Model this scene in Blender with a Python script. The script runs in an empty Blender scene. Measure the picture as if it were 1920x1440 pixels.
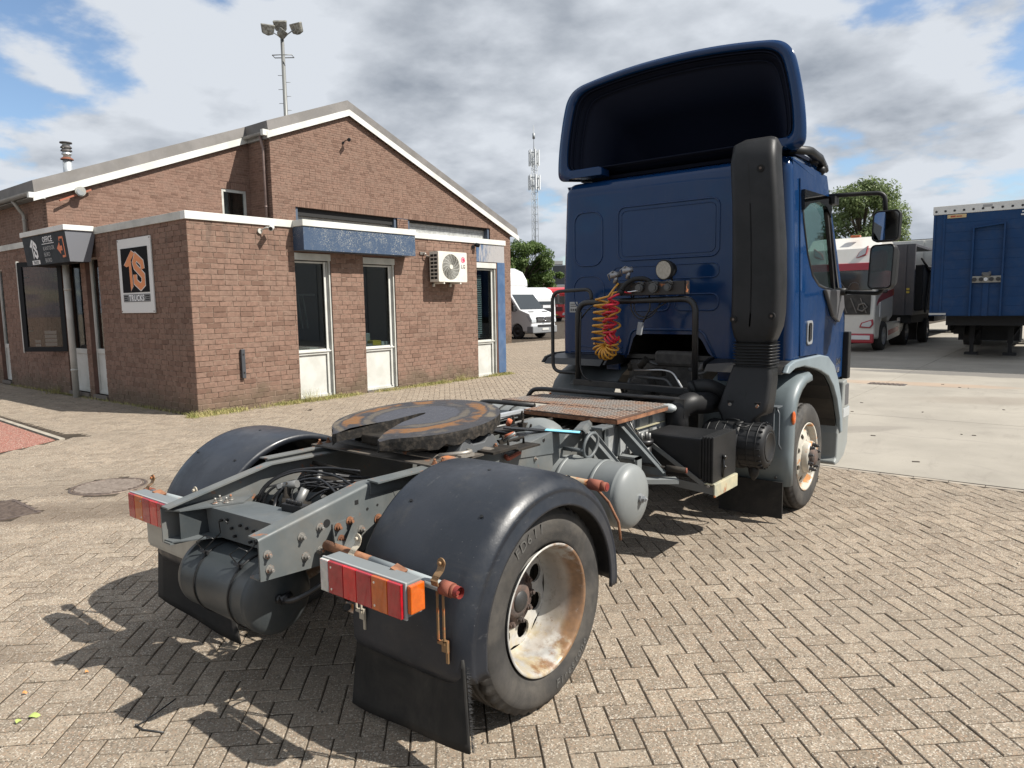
import bpy, bmesh, math, random
import numpy as np
from mathutils import Vector, Matrix
from mathutils.geometry import tessellate_polygon
random.seed(7); rng = np.random.default_rng(7)
PI = math.pi
S = bpy.context.scene
COL = S.collection

# ------------------------------------------------------------------ camera
F_PX, YAW, PITCH, ROLL = 1332.9, -0.6736, 0.1116, -0.01621
CAM = np.array([2.9047, -2.4127, 1.7766])
def cam_axes():
    cy, sy, cp, sp = math.cos(YAW), math.sin(YAW), math.cos(PITCH), math.sin(PITCH)
    f = np.array([sy*cp, cy*cp, -sp]); r = np.array([cy, -sy, 0.]); u = np.cross(r, f)
    c, s = math.cos(ROLL), math.sin(ROLL)
    return c*r+s*u, -s*r+c*u, f
CR, CU, CF = cam_axes()
cd = bpy.data.cameras.new('camera'); cam = bpy.data.objects.new('camera', cd); COL.objects.link(cam)
cd.sensor_width = 36; cd.lens = 36*F_PX/1920; cd.clip_start = .05; cd.clip_end = 1200
M = Matrix.Identity(4)
for i in range(3): M[i][0], M[i][1], M[i][2], M[i][3] = CR[i], CU[i], -CF[i], CAM[i]
cam.matrix_world = M; S.camera = cam

def in_view(x, y, z=0, m=160):
    q = np.array([x, y, z])-CAM; d = q@CF
    if d < .3: return False
    px = 960+F_PX*(q@CR)/d; py = 720-F_PX*(q@CU)/d
    return -m < px < 1920+m and -m < py < 1440+m

# ------------------------------------------------------------------ render settings
S.view_settings.view_transform = 'Standard'; S.view_settings.look = 'None'
S.view_settings.exposure = .80
S.view_settings.gamma = 1; S.view_settings.use_curve_mapping = False
SUN_DIR = Vector((.82, .33, 1.0)).normalized()
SUN_EL = math.asin(SUN_DIR.z); SUN_ROT = math.atan2(SUN_DIR.x, SUN_DIR.y)
sl = bpy.data.lights.new('sun', 'SUN'); sl.energy = 4.65; sl.angle = math.radians(.53); sl.color = (1, .95, .87)
so = bpy.data.objects.new('sun', sl); COL.objects.link(so)
so.rotation_euler = (-SUN_DIR).to_track_quat('-Z', 'Y').to_euler(); so.location = (8, 4, 12)

# ------------------------------------------------------------------ node helpers
class G:
    """terse node graph builder"""
    def __init__(s, nt): s.t = nt; s.n = nt.nodes; s.l = nt.links
    def node(s, typ, **kw):
        n = s.n.new(typ)
        for k, v in kw.items(): setattr(n, k, v)
        return n
    def put(s, sock, v):
        if isinstance(v, bpy.types.NodeSocket): s.l.new(v, sock)
        elif v is not None: sock.default_value = v if not (isinstance(v, tuple) and len(v) == 3 and len(getattr(sock, 'default_value', (0,0,0))) == 4) else v+(1,)
    def math(s, op, a, b=None, c=None, clamp=False):
        n = s.node('ShaderNodeMath', operation=op, use_clamp=clamp)
        for i, v in enumerate((a, b, c)):
            if v is not None: s.put(n.inputs[i], v)
        return n.outputs[0]
    def vmath(s, op, a, b=None, out=0):
        n = s.node('ShaderNodeVectorMath', operation=op); s.put(n.inputs[0], a)
        if b is not None:
            s.put(n.inputs[3 if op == 'SCALE' else 1], b)
        return n.outputs[out]
    def noise(s, vec, scale, detail=3, rough=.5, dist=0, out=0):
        n = s.node('ShaderNodeTexNoise'); s.put(n.inputs['Vector'], vec)
        n.inputs['Scale'].default_value = scale; n.inputs['Detail'].default_value = detail
        n.inputs['Roughness'].default_value = rough; n.inputs['Distortion'].default_value = dist
        return n.outputs[out]
    def voronoi(s, vec, scale, out='Distance', feature='F1', rnd=1):
        n = s.node('ShaderNodeTexVoronoi', feature=feature); s.put(n.inputs['Vector'], vec); n.inputs['Scale'].default_value = scale
        n.inputs['Randomness'].default_value = rnd
        return n.outputs[out]
    def ramp(s, v, a, b, lo=0., hi=1., smooth=True):
        n = s.node('ShaderNodeMapRange', interpolation_type='SMOOTHSTEP' if smooth else 'LINEAR'); n.clamp = True if hasattr(n, 'clamp') else None
        s.put(n.inputs[0], v)
        for i, x in zip((1, 2, 3, 4), (a, b, lo, hi)): s.put(n.inputs[i], x)
        return n.outputs[0]
    def mix(s, f, a, b, mode='MIX'):
        n = s.node('ShaderNodeMix', data_type='RGBA', blend_type=mode); s.put(n.inputs[0], f)
        s.put(n.inputs[6], a if not isinstance(a, tuple) else (a+(1,))[:4]); s.put(n.inputs[7], b if not isinstance(b, tuple) else (b+(1,))[:4])
        return n.outputs[2]
    def sep(s, v): return s.node_out3(v)
    def node_out3(s, v):
        n = s.node('ShaderNodeSeparateXYZ'); s.put(n.inputs[0], v); return n.outputs
    def comb(s, x, y, z):
        n = s.node('ShaderNodeCombineXYZ'); s.put(n.inputs[0], x); s.put(n.inputs[1], y); s.put(n.inputs[2], z); return n.outputs[0]
    def scalev(s, v, xyz):
        return s.vmath('MULTIPLY', v, xyz)

# ------------------------------------------------------------------ world: Nishita sky under broken cloud
W = bpy.data.worlds.new('World'); S.world = W; W.use_nodes = True
g = G(W.node_tree); g.n.clear()
out = g.node('ShaderNodeOutputWorld'); bg = g.node('ShaderNodeBackground'); g.l.new(bg.outputs[0], out.inputs[0])
sky = g.node('ShaderNodeTexSky', sky_type='NISHITA', sun_disc=False, sun_elevation=SUN_EL, sun_rotation=SUN_ROT, air_density=1.0, dust_density=.6, ozone_density=1.6)
tc = g.node('ShaderNodeTexCoord'); d = tc.outputs['Generated']
dx, dy, dz = g.node_out3(d)
zz = g.math('MAXIMUM', dz, 0.0)
den = g.math('ADD', zz, .26)
p = g.comb(g.math('DIVIDE', dx, den), g.math('DIVIDE', dy, den), g.math('MULTIPLY', zz, 1.2))
def blob(v, amp, k):
    dt = g.vmath('DOT_PRODUCT', d, Vector(v).normalized()[:], out=1)
    return g.math('MULTIPLY', g.math('EXPONENT', g.math('MULTIPLY', g.math('SUBTRACT', dt, 1.0), k)), amp)
def total(xs):
    r = xs[0]
    for x in xs[1:]: r = g.math('ADD', r, x)
    return r
SC, RO = 2.15, .53
n1 = g.noise(p, SC, 11, RO); n2 = g.noise(g.vmath('ADD', p, (.070, .028, .09)), SC, 11, RO)
n3 = g.noise(g.vmath('ADD', p, (3.3, 8.1, 0.)), .9, 3, .5)
blue = total([blob((-.93, .22, .37), -.22, 80), blob((-.88, .376, .285), -.20, 500), blob((-.795, .479, .40), -.24, 260), blob((-.573, .806, .145), -.22, 1100),
              blob((-.171, .939, .34), -.16, 300), blob((-.02, .951, .30), -.15, 200), blob((-.03, .988, .13), -.12, 300), blob((-.99, .1, .16), -.10, 90)])
cover = total([blob((-.66, .67, .30), .12, 30), blob((-.25, .94, .20), .10, 60)])
dark = total([blob((-.50, .80, .33), .36, 34), blob((-.736, .64, .225), .22, 150), blob((-.227, .953, .175), .20, 200), blob((-.90, .42, .17), .10, 150)])
n1b = g.math('ADD', g.math('ADD', g.math('ADD', n1, blue), cover), .055)
mask = g.ramp(n1b, .425, .515)
lit = g.math('MULTIPLY', g.math('SUBTRACT', n1, n2), 4.0)
thick = g.ramp(n1b, .50, .78)
shade = g.math('SUBTRACT', g.math('SUBTRACT', g.math('ADD', lit, 1.07), g.math('MULTIPLY', thick, .38)), dark)
shade = g.math('SUBTRACT', shade, g.math('MULTIPLY', g.math('SUBTRACT', n3, .45), .55))
ccol = g.mix(g.ramp(shade, .0, 1.0, smooth=False), (3.6, 4.05, 4.75), (8.2, 8.7, 9.4))
skyc = g.mix(1.0, sky.outputs[0], (1.65, 1.7, 1.75), 'MULTIPLY')
hz = g.ramp(dz, 0.0, .12)
cl = g.mix(hz, (5.0, 5.7, 6.6), ccol)
colr = g.mix(mask, skyc, cl)
# below the horizon: dull ground
colr = g.mix(g.ramp(dz, -.02, 0.0), (1.1, 1.05, .95), colr)
g.l.new(colr, bg.inputs[0]); bg.inputs[1].default_value = .05

# ------------------------------------------------------------------ materials
MATS = {}
def new_mat(name):
    m = bpy.data.materials.new(name); m.use_nodes = True; gg = G(m.node_tree)
    b = m.node_tree.nodes['Principled BSDF']; return m, gg, b
def mat(name, col, rough=.5, metal=0., col2=None, nscale=6., nmix=(.35, .65), bump=0., bscale=60., rust=0., rustcol=(.17, .06, .02), rscale=7., spec=.5, coat=0., dirt=0., emis=None, rvar=.0, alpha=None, detail=6):
    """general painted / metal / plastic surface with tone variation, rust or dirt patches and fine relief"""
    if name in MATS: return MATS[name]
    m, q, b = new_mat(name)
    geo = q.node('ShaderNodeNewGeometry'); P = geo.outputs['Position']
    c = None
    if col2 is not None:
        f = q.ramp(q.noise(P, nscale, detail, .6), nmix[0], nmix[1]); c = q.mix(f, col, col2)
    if dirt:
        f = q.math('MULTIPLY', q.ramp(q.noise(P, 3.1, 8, .7, .5), .42, .75), dirt)
        c = q.mix(f, c if c is not None else col, (.13, .115, .095))
    rf = None
    if rust:
        rf = q.ramp(q.noise(P, rscale, 9, .68, .3), .66-rust*.3, .74-rust*.3)
        rc = q.mix(q.noise(P, rscale*6, 5, .6), rustcol, tuple(x*2.4 for x in rustcol))
        c = q.mix(rf, c if c is not None else col, rc)
    if c is not None: q.put(b.inputs['Base Color'], c)
    else: b.inputs['Base Color'].default_value = col+(1,)
    if rvar or rf is not None:
        r = q.ramp(q.noise(P, 9, 5, .6), .3, .7, max(0, rough-rvar), min(1, rough+rvar))
        if rf is not None: r = q.math('MAXIMUM', r, q.math('MULTIPLY', rf, .9))
        q.put(b.inputs['Roughness'], r)
    else: b.inputs['Roughness'].default_value = rough
    if rf is not None and metal: q.put(b.inputs['Metallic'], q.math('MULTIPLY', q.math('SUBTRACT', 1.0, rf), metal))
    else: b.inputs['Metallic'].default_value = metal
    b.inputs['Specular IOR Level'].default_value = spec
    if coat: b.inputs['Coat Weight'].default_value = coat; b.inputs['Coat Roughness'].default_value = .06
    if bump:
        bn = q.node('ShaderNodeBump'); bn.inputs['Strength'].default_value = min(1, bump); bn.inputs['Distance'].default_value = .004
        q.put(bn.inputs['Height'], q.noise(P, bscale, 4, .6)); q.l.new(bn.outputs[0], b.inputs['Normal'])
    if emis: b.inputs['Emission Color'].default_value = emis[0]+(1,); b.inputs['Emission Strength'].default_value = emis[1]
    MATS[name] = m; return m

def glass_mat(name, tint=(.8, .9, .88), rough=.0, trans=.85, ior=1.5, extra=0.):
    if name in MATS: return MATS[name]
    m = bpy.data.materials.new(name); m.use_nodes = True; q = G(m.node_tree); q.n.clear()
    o = q.node('ShaderNodeOutputMaterial'); mx = q.node('ShaderNodeMixShader'); t = q.node('ShaderNodeBsdfTransparent'); gl = q.node('ShaderNodeBsdfGlossy')
    t.inputs[0].default_value = tuple(x*trans for x in tint)+(1,); gl.inputs[1].default_value = rough
    ge = q.node('ShaderNodeNewGeometry'); dt = q.math('ABSOLUTE', q.vmath('DOT_PRODUCT', ge.outputs['Normal'], ge.outputs['Incoming'], out=1))
    f = q.math('ADD', q.math('MULTIPLY', q.math('POWER', q.math('SUBTRACT', 1.0, dt, clamp=True), 5.0), .9), .05+extra, clamp=True)
    q.l.new(f, mx.inputs[0]); q.l.new(t.outputs[0], mx.inputs[1]); q.l.new(gl.outputs[0], mx.inputs[2]); q.l.new(mx.outputs[0], o.inputs[0])
    MATS[name] = m; return m

# ------------------------------------------------------------------ mesh builder
class MB:
    def __init__(s): s.v = []; s.f = []; s.m = []; s.sm = []
    def add(s, vs, fs, mi=0, smooth=False):
        o = len(s.v); s.v.extend([tuple(map(float, v)) for v in vs]); s.f.extend([tuple(i+o for i in f) for f in fs])
        s.m.extend([mi]*len(fs)); s.sm.extend([smooth]*len(fs)); return s
    def box(s, x0, x1, y0, y1, z0, z1, mi=0):
        vs = [(x0,y0,z0),(x1,y0,z0),(x1,y1,z0),(x0,y1,z0),(x0,y0,z1),(x1,y0,z1),(x1,y1,z1),(x0,y1,z1)]
        return s.add(vs, [(0,3,2,1),(4,5,6,7),(0,1,5,4),(1,2,6,5),(2,3,7,6),(3,0,4,7)], mi)
    def obox(s, c, sx, sy, sz, rot=(0,0,0), mi=0):
        from mathutils import Euler
        R = Euler(rot).to_matrix(); vs = []
        for z in (-1, 1):
            for x, y in ((-1,-1),(1,-1),(1,1),(-1,1)): vs.append(Vector(c)+R@Vector((x*sx/2, y*sy/2, z*sz/2)))
        return s.add(vs, [(0,3,2,1),(4,5,6,7),(0,1,5,4),(1,2,6,5),(2,3,7,6),(3,0,4,7)], mi)
    def bar(s, a, b, w, h, up=(0,0,1), mi=0):
        a, b = Vector(a), Vector(b); d = (b-a).normalized(); u = Vector(up); r = d.cross(u)
        if r.length < 1e-4: r = d.cross(Vector((1,0,0)))
        r.normalize(); u = r.cross(d); vs = []
        for p in (a, b):
            for i, j in ((-1,-1),(1,-1),(1,1),(-1,1)): vs.append(p+r*i*w/2+u*j*h/2)
        return s.add(vs, [(0,1,2,3),(4,7,6,5),(0,4,5,1),(1,5,6,2),(2,6,7,3),(3,7,4,0)], mi)
    def cyl(s, a, b, r0, r1=None, n=16, mi=0, caps=True, smooth=True):
        r1 = r0 if r1 is None else r1; a, b = Vector(a), Vector(b); d = (b-a).normalized()
        x = d.orthogonal().normalized(); y = d.cross(x); vs = []
        for p, r in ((a, r0), (b, r1)):
            for i in range(n):
                t = 2*PI*i/n; vs.append(p+(x*math.cos(t)+y*math.sin(t))*r)
        s.add(vs, [(i, (i+1)%n, n+(i+1)%n, n+i) for i in range(n)], mi, smooth)
        if caps: s.add(vs, [tuple(range(n-1,-1,-1)), tuple(range(n, 2*n))], mi)
        return s
    def tube(s, pts, r, n=8, mi=0, closed=False, caps=True):
        pts = [Vector(p) for p in pts]; N = len(pts); vs = []; prev = None
        for i, p in enumerate(pts):
            a = pts[i-1] if (i > 0 or closed) else p; b = pts[(i+1)%N] if (i < N-1 or closed) else p
            t = (b-a).normalized()
            if prev is None: x = t.orthogonal().normalized()
            else:
                x = prev-t*prev.dot(t); x = x.normalized() if x.length > 1e-6 else t.orthogonal().normalized()
            prev = x; y = t.cross(x); rr = r[i] if isinstance(r, (list, tuple)) else r
            for k in range(n): vs.append(p+(x*math.cos(2*PI*k/n)+y*math.sin(2*PI*k/n))*rr)
        fs = []
        for i in range(N if closed else N-1):
            j = (i+1)%N
            for k in range(n): fs.append((i*n+k, i*n+(k+1)%n, j*n+(k+1)%n, j*n+k))
        s.add(vs, fs, mi, True)
        if caps and not closed: s.add(vs, [tuple(range(n-1,-1,-1)), tuple((N-1)*n+k for k in range(n))], mi)
        return s
    def lathe(s, prof, c=(0,0,0), axis='X', n=48, mi=0, a0=0, a1=2*PI, smooth=True, rad=None):
        """prof: (along axis, radius)"""
        full = abs(a1-a0-2*PI) < 1e-6; m = n if full else n+1; vs = []
        for j, (h, r) in enumerate(prof):
            for i in range(m):
                t = a0+(a1-a0)*i/n; rr = r if rad is None else rad(j, i, r)
                u, v = rr*math.cos(t), rr*math.sin(t)
                vs.append({'X': (c[0]+h, c[1]+u, c[2]+v), 'Y': (c[0]+u, c[1]+h, c[2]+v), 'Z': (c[0]+u, c[1]+v, c[2]+h)}[axis])
        fs = []
        for j in range(len(prof)-1):
            for i in range(n):
                k = (i+1)%m if full else i+1; fs.append((j*m+i, j*m+k, (j+1)*m+k, (j+1)*m+i))
        return s.add(vs, fs, mi, smooth)
    def poly(s, loops, axis, d0, d1=None, mi=0, side=True):
        """planar polygon (first loop) with holes, in the plane across axis, extruded d0..d1"""
        def p3(p, d): return {'X': (d, p[0], p[1]), 'Y': (p[0], d, p[1]), 'Z': (p[0], p[1], d)}[axis]
        tl = tessellate_polygon([[Vector((p[0], p[1], 0)) for p in L] for L in loops])
        flat = [p for L in loops for p in L]; n = len(flat)
        if d1 is None: return s.add([p3(p, d0) for p in flat], [tuple(t) for t in tl], mi)
        vs = [p3(p, d0) for p in flat]+[p3(p, d1) for p in flat]
        fs = [tuple(t) for t in tl]+[tuple(i+n for i in reversed(t)) for t in tl]; o = 0
        for L in loops:
            k = len(L)
            if side: fs += [(o+i, o+(i+1)%k, n+o+(i+1)%k, n+o+i) for i in range(k)]
            o += k
        return s.add(vs, fs, mi)
    def sweep(s, path, prof, mi=0, smooth=True, closed_prof=False, caps=False):
        """path: list of frames (origin, xdir, ydir); prof: list of (x,y)"""
        m = len(prof); vs = []
        for o, x, y in path:
            o, x, y = Vector(o), Vector(x), Vector(y)
            for a, b in prof: vs.append(o+x*a+y*b)
        fs = []; k = m if closed_prof else m-1
        for i in range(len(path)-1):
            for j in range(k): fs.append((i*m+j, i*m+(j+1)%m, (i+1)*m+(j+1)%m, (i+1)*m+j))
        s.add(vs, fs, mi, smooth)
        if caps: s.add(vs, [tuple(range(m)), tuple((len(path)-1)*m+j for j in range(m-1,-1,-1))], mi)
        return s
    def ball(s, c, r, n=12, mi=0, sc=(1,1,1)):
        k = n//2; vs = []; fs = []
        for j in range(k+1):
            ph = PI*j/k
            for i in range(n):
                t = 2*PI*i/n; vs.append((c[0]+r*sc[0]*math.sin(ph)*math.cos(t), c[1]+r*sc[1]*math.sin(ph)*math.sin(t), c[2]+r*sc[2]*math.cos(ph)))
        for j in range(k):
            for i in range(n): fs.append((j*n+i, j*n+(i+1)%n, (j+1)*n+(i+1)%n, (j+1)*n+i))
        return s.add(vs, fs, mi, True)
    def xform(s, Mx, start=0):
        for i in range(start, len(s.v)): s.v[i] = tuple(Mx@Vector(s.v[i]))
        return s
    def mesh(s, name, mats, off=(0,0,0), fixn=True):
        me = bpy.data.meshes.new(name); v = np.array(s.v, dtype=float).reshape(-1, 3)-np.array(off)
        me.from_pydata(v.tolist(), [], s.f)
        for m in mats: me.materials.append(m)
        if len(mats) > 1: me.polygons.foreach_set('material_index', s.m)
        me.polygons.foreach_set('use_smooth', s.sm)
        me.update()
        if fixn:
            bm = bmesh.new(); bm.from_mesh(me); bmesh.ops.remove_doubles(bm, verts=bm.verts, dist=1e-5)
            bmesh.ops.recalc_face_normals(bm, faces=bm.faces); bm.to_mesh(me); bm.free()
        return me

SPLIT = {'sticker_print', 'white_mark', 'lamp_bracket', 'orange_fitting', 'brake_fitting', 'roof_lamp_socket', 'sidewall_lettering', 'parapet_trim', 'mounting_tab', 'box_carrier', 'door_jamb', 'line_clips', 'crossmember', 'canopy_trim', 'gutter', 'gutter_end_box', 'windscreen_notice', 'fog_lamp_panel', 'bonnet_vent', 'speed_stripe', 'post', 'label_print'}
def islands(mb):
    par = list(range(len(mb.v))); key = {}
    def find(a):
        while par[a] != a: par[a] = par[par[a]]; a = par[a]
        return a
    for i, v in enumerate(mb.v):
        k = (round(v[0], 5), round(v[1], 5), round(v[2], 5))
        if k in key: par[find(i)] = find(key[k])
        else: key[k] = i
    for f in mb.f:
        for i in f[1:]: par[find(i)] = find(f[0])
    out_ = {}
    for n, f in enumerate(mb.f): out_.setdefault(find(f[0]), []).append(n)
    res = []
    for fs in out_.values():
        m = MB(); ids = sorted({i for n in fs for i in mb.f[n]}); mp = {a: b for b, a in enumerate(ids)}; m.v = [mb.v[i] for i in ids]
        m.f = [tuple(mp[i] for i in mb.f[n]) for n in fs]; m.m = [mb.m[n] for n in fs]; m.sm = [mb.sm[n] for n in fs]; res.append(m)
    return res
def worldloc(o):
    return np.array(o.get('_loc', (0., 0., 0.))) if o else np.zeros(3)
OFFS = {}
def obj(name, mb, mats, parent=None, bevel=0, seg=2, angle=35, local=False, fixn=True):
    """one mesh object; coordinates are absolute unless local, and are made relative to the parent thing's base"""
    if not isinstance(mats, (list, tuple)): mats = [mats]
    if name in SPLIT:
        ps = islands(mb)
        if len(ps) > 1:
            for m_ in ps[1:]: obj(name, m_, mats, parent, bevel, seg, angle, local, fixn)
            mb = ps[0]
    off = (0,0,0) if local or parent is None else OFFS.get(parent.name, (0,0,0))
    o = bpy.data.objects.new(name, mb.mesh(name, mats, off, fixn)); COL.objects.link(o)
    if parent: o.parent = parent
    OFFS[o.name] = off
    if bevel:
        b = o.modifiers.new('bevel', 'BEVEL'); b.width = bevel; b.segments = seg; b.limit_method = 'ANGLE'; b.angle_limit = math.radians(angle)
        b.harden_normals = False
    return o
def tag(o, label=None, cat=None, group=None, kind=None):
    if label: o['label'] = label
    if cat: o['category'] = cat
    if group: o['group'] = group
    if kind: o['kind'] = kind
    return o
def thing(name, label, cat, loc=(0,0,0), rz=0, group=None):
    o = bpy.data.objects.new(name, None); COL.objects.link(o); o.location = loc; o.rotation_euler = (0,0,rz); o.empty_display_size = .2
    OFFS[o.name] = tuple(loc) if rz == 0 else (0,0,0)
    return tag(o, label, cat, group)
def holder(name, parent, loc=(0,0,0), rot=(0,0,0)):
    o = bpy.data.objects.new(name, None); COL.objects.link(o); o.parent = parent; o.location = loc; o.rotation_euler = rot; o.empty_display_size = .1
    OFFS[o.name] = (0,0,0); return o
def single(name, mb, mats, label, cat, group=None, **kw):
    """a top-level thing that is one mesh, origin at its base centre"""
    v = np.array(mb.v); c = (float(v[:,0].mean()), float(v[:,1].mean()), float(v[:,2].min()))
    mb.v = [tuple(x) for x in (v-np.array(c))]
    o = obj(name, mb, mats, local=True, **kw); o.location = c; OFFS[o.name] = c
    return tag(o, label, cat, group)

def text_geo(s, size=1., align='CENTER', bold=0., space=1., depth=0., shear=0.):
    cu = bpy.data.curves.new('txt', 'FONT'); cu.body = s; cu.size = size; cu.align_x = align; cu.offset = bold; cu.space_character = space
    cu.extrude = depth; cu.resolution_u = 2; cu.shear = shear
    o = bpy.data.objects.new('txt', cu); COL.objects.link(o); dg = bpy.context.evaluated_depsgraph_get()
    me = bpy.data.meshes.new_from_object(o.evaluated_get(dg)); vs = [tuple(v.co) for v in me.vertices]; fs = [tuple(p.vertices) for p in me.polygons]
    bpy.data.objects.remove(o); bpy.data.curves.remove(cu); bpy.data.meshes.remove(me); return vs, fs
def add_text(mb, s, size, origin, xd, yd, mi=0, **kw):
    vs, fs = text_geo(s, size, **kw); o, x, y = Vector(origin), Vector(xd).normalized(), Vector(yd).normalized(); z = x.cross(y)
    mb.add([o+x*v[0]+y*v[1]+z*v[2] for v in vs], fs, mi); return mb
def stroke2(pts, w):
    """mitred thick polyline as quads in 2d"""
    P = [Vector(p) for p in pts]; L = []; R = []
    for i, p in enumerate(P):
        a = (P[i]-P[i-1]).normalized() if i else None; b = (P[i+1]-P[i]).normalized() if i < len(P)-1 else None
        if a is None: n = Vector((-b.y, b.x)); k = 1
        elif b is None: n = Vector((-a.y, a.x)); k = 1
        else:
            n = (Vector((-a.y, a.x))+Vector((-b.y, b.x))).normalized(); k = 1/max(.35, n.dot(Vector((-a.y, a.x))))
        L.append(p+n*w/2*k); R.append(p-n*w/2*k)
    return L, R
def arc(c, r, a0, a1, n, plane='YZ', d=0):
    o = []
    for i in range(n+1):
        t = a0+(a1-a0)*i/n; u, v = c[0]+r*math.cos(t), c[1]+r*math.sin(t)
        o.append({'YZ': (d, u, v), 'XZ': (u, d, v), 'XY': (u, v, d)}[plane])
    return o
def rrect(x0, x1, y0, y1, r, n=4):
    o = []
    for cx, cy, a in ((x1-r, y0+r, -PI/2), (x1-r, y1-r, 0), (x0+r, y1-r, PI/2), (x0+r, y0+r, PI)):
        for i in range(n+1): t = a+PI/2*i/n; o.append((cx+r*math.cos(t), cy+r*math.sin(t)))
    return o
def round_path(pts, r, n=4):
    """round the corners of a 3d polyline"""
    P = [Vector(p) for p in pts]; o = [P[0]]
    for i in range(1, len(P)-1):
        a = (P[i-1]-P[i]); b = (P[i+1]-P[i]); k = min(r, a.length*.49, b.length*.49); A = P[i]+a.normalized()*k; B = P[i]+b.normalized()*k
        for j in range(n+1):
            t = j/n; o.append(A*(1-t)**2+P[i]*2*t*(1-t)+B*t*t)
    o.append(P[-1]); return o
# ------------------------------------------------------------------ ground materials
def brick_like(name, cols, speck=0, bump=.5, island=True, patch=None, rough=.85):
    m, q, b = new_mat(name)
    geo = q.node('ShaderNodeNewGeometry'); P = geo.outputs['Position']; oi = q.node('ShaderNodeObjectInfo')
    r = q.math('FRACT', q.math('ADD', geo.outputs['Random Per Island'], oi.outputs['Random']))
    cr = q.node('ShaderNodeValToRGB'); cr.color_ramp.interpolation = 'LINEAR'
    for i, c in enumerate(cols):
        e = cr.color_ramp.elements[i] if i < 2 else cr.color_ramp.elements.new(.5)
        e.position = i/(len(cols)-1)
    for i, e in enumerate(sorted(cr.color_ramp.elements, key=lambda e: e.position)): e.color = cols[i]+(1,)
    q.put(cr.inputs[0], r); c = cr.outputs[0]
    n = q.noise(P, 14, 6, .65); c = q.mix(q.ramp(n, .35, .7, 0, .45), c, tuple(x*.62 for x in cols[0]))
    h = q.noise(P, 90, 4, .7)
    if speck:
        v = q.voronoi(P, speck, 'Color'); vs = q.node_out3(v)
        c = q.mix(q.math('MULTIPLY', q.ramp(vs[0], .76, .84), .62), c, (.05, .042, .035))
        c = q.mix(q.math('MULTIPLY', q.ramp(vs[1], .84, .92), .55), c, (.60, .55, .47))
        c = q.mix(q.math('MULTIPLY', q.ramp(vs[2], .84, .9), .5), c, (.30, .19, .12))
        h = q.math('ADD', h, q.math('MULTIPLY', vs[0], .5))
    if patch: c = patch(q, P, c)
    q.put(b.inputs['Base Color'], c); b.inputs['Roughness'].default_value = rough; b.inputs['Specular IOR Level'].default_value = .3
    bn = q.node('ShaderNodeBump'); bn.inputs['Strength'].default_value = bump; bn.inputs['Distance'].default_value = .004
    q.put(bn.inputs['Height'], h); q.l.new(bn.outputs[0], b.inputs['Normal']); MATS[name] = m; return m
def spot(q, P, cx, cy, rx, ry, rot=0, edge=.45):
    """soft round mask with a ragged rim on the ground"""
    w = q.vmath('ADD', P, q.vmath('SCALE', q.vmath('SUBTRACT', q.noise(P, 1.6, 5, .6, out=1), (.5, .5, .5)), .9*min(rx, ry)))
    o = q.vmath('SUBTRACT', w, (cx, cy, 0)); x, y, z = q.node_out3(o); c, s = math.cos(rot), math.sin(rot)
    u = q.math('DIVIDE', q.math('ADD', q.math('MULTIPLY', x, c), q.math('MULTIPLY', y, s)), rx)
    v = q.math('DIVIDE', q.math('SUBTRACT', q.math('MULTIPLY', y, c), q.math('MULTIPLY', x, s)), ry)
    d2 = q.math('ADD', q.math('MULTIPLY', u, u), q.math('MULTIPLY', v, v)); return q.ramp(d2, 1.0, 1-edge)
def pave_patch(q, P, c):
    # oil and silt round the gully and the manhole, faint large-scale soiling
    for a in ((-4.1, -.1, 1.5, .42, .75, .9, .55), (-4.7, .55, 1.0, .55, .5, .8, .30), (-3.2, .75, 1.3, .4, .3, .8, .3), (1.9, -.3, .5, .25, .3, .8, .2), (-1.6, -1.6, .7, .25, .9, .8, .35), (-6.5, -1.0, 2.2, .6, .6, .9, .3)):
        c = q.mix(q.math('MULTIPLY', spot(q, P, *a[:5], edge=a[5]), a[6]), c, (.085, .062, .045))
    c = q.mix(q.ramp(q.noise(P, .45, 5, .6), .42, .66, 0, .32), c, (.17, .145, .115))
    c = q.mix(q.ramp(q.noise(P, 2.6, 8, .75, .6), .60, .76, 0, .35), c, (.13, .115, .095))
    c = q.mix(q.ramp(q.noise(P, .9, 4, .6), .55, .75, 0, .25), c, (.33, .28, .215))
    return c
M_PAVER = brick_like('concrete_paver', [(.192, .156, .116), (.300, .248, .188), (.250, .203, .153), (.205, .168, .128)], speck=175, bump=.55, patch=pave_patch)
M_JOINT = mat('joint_sand', (.030, .023, .017), .95, col2=(.065, .052, .038), nscale=5, bump=.6, bscale=200, spec=.2)
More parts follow.
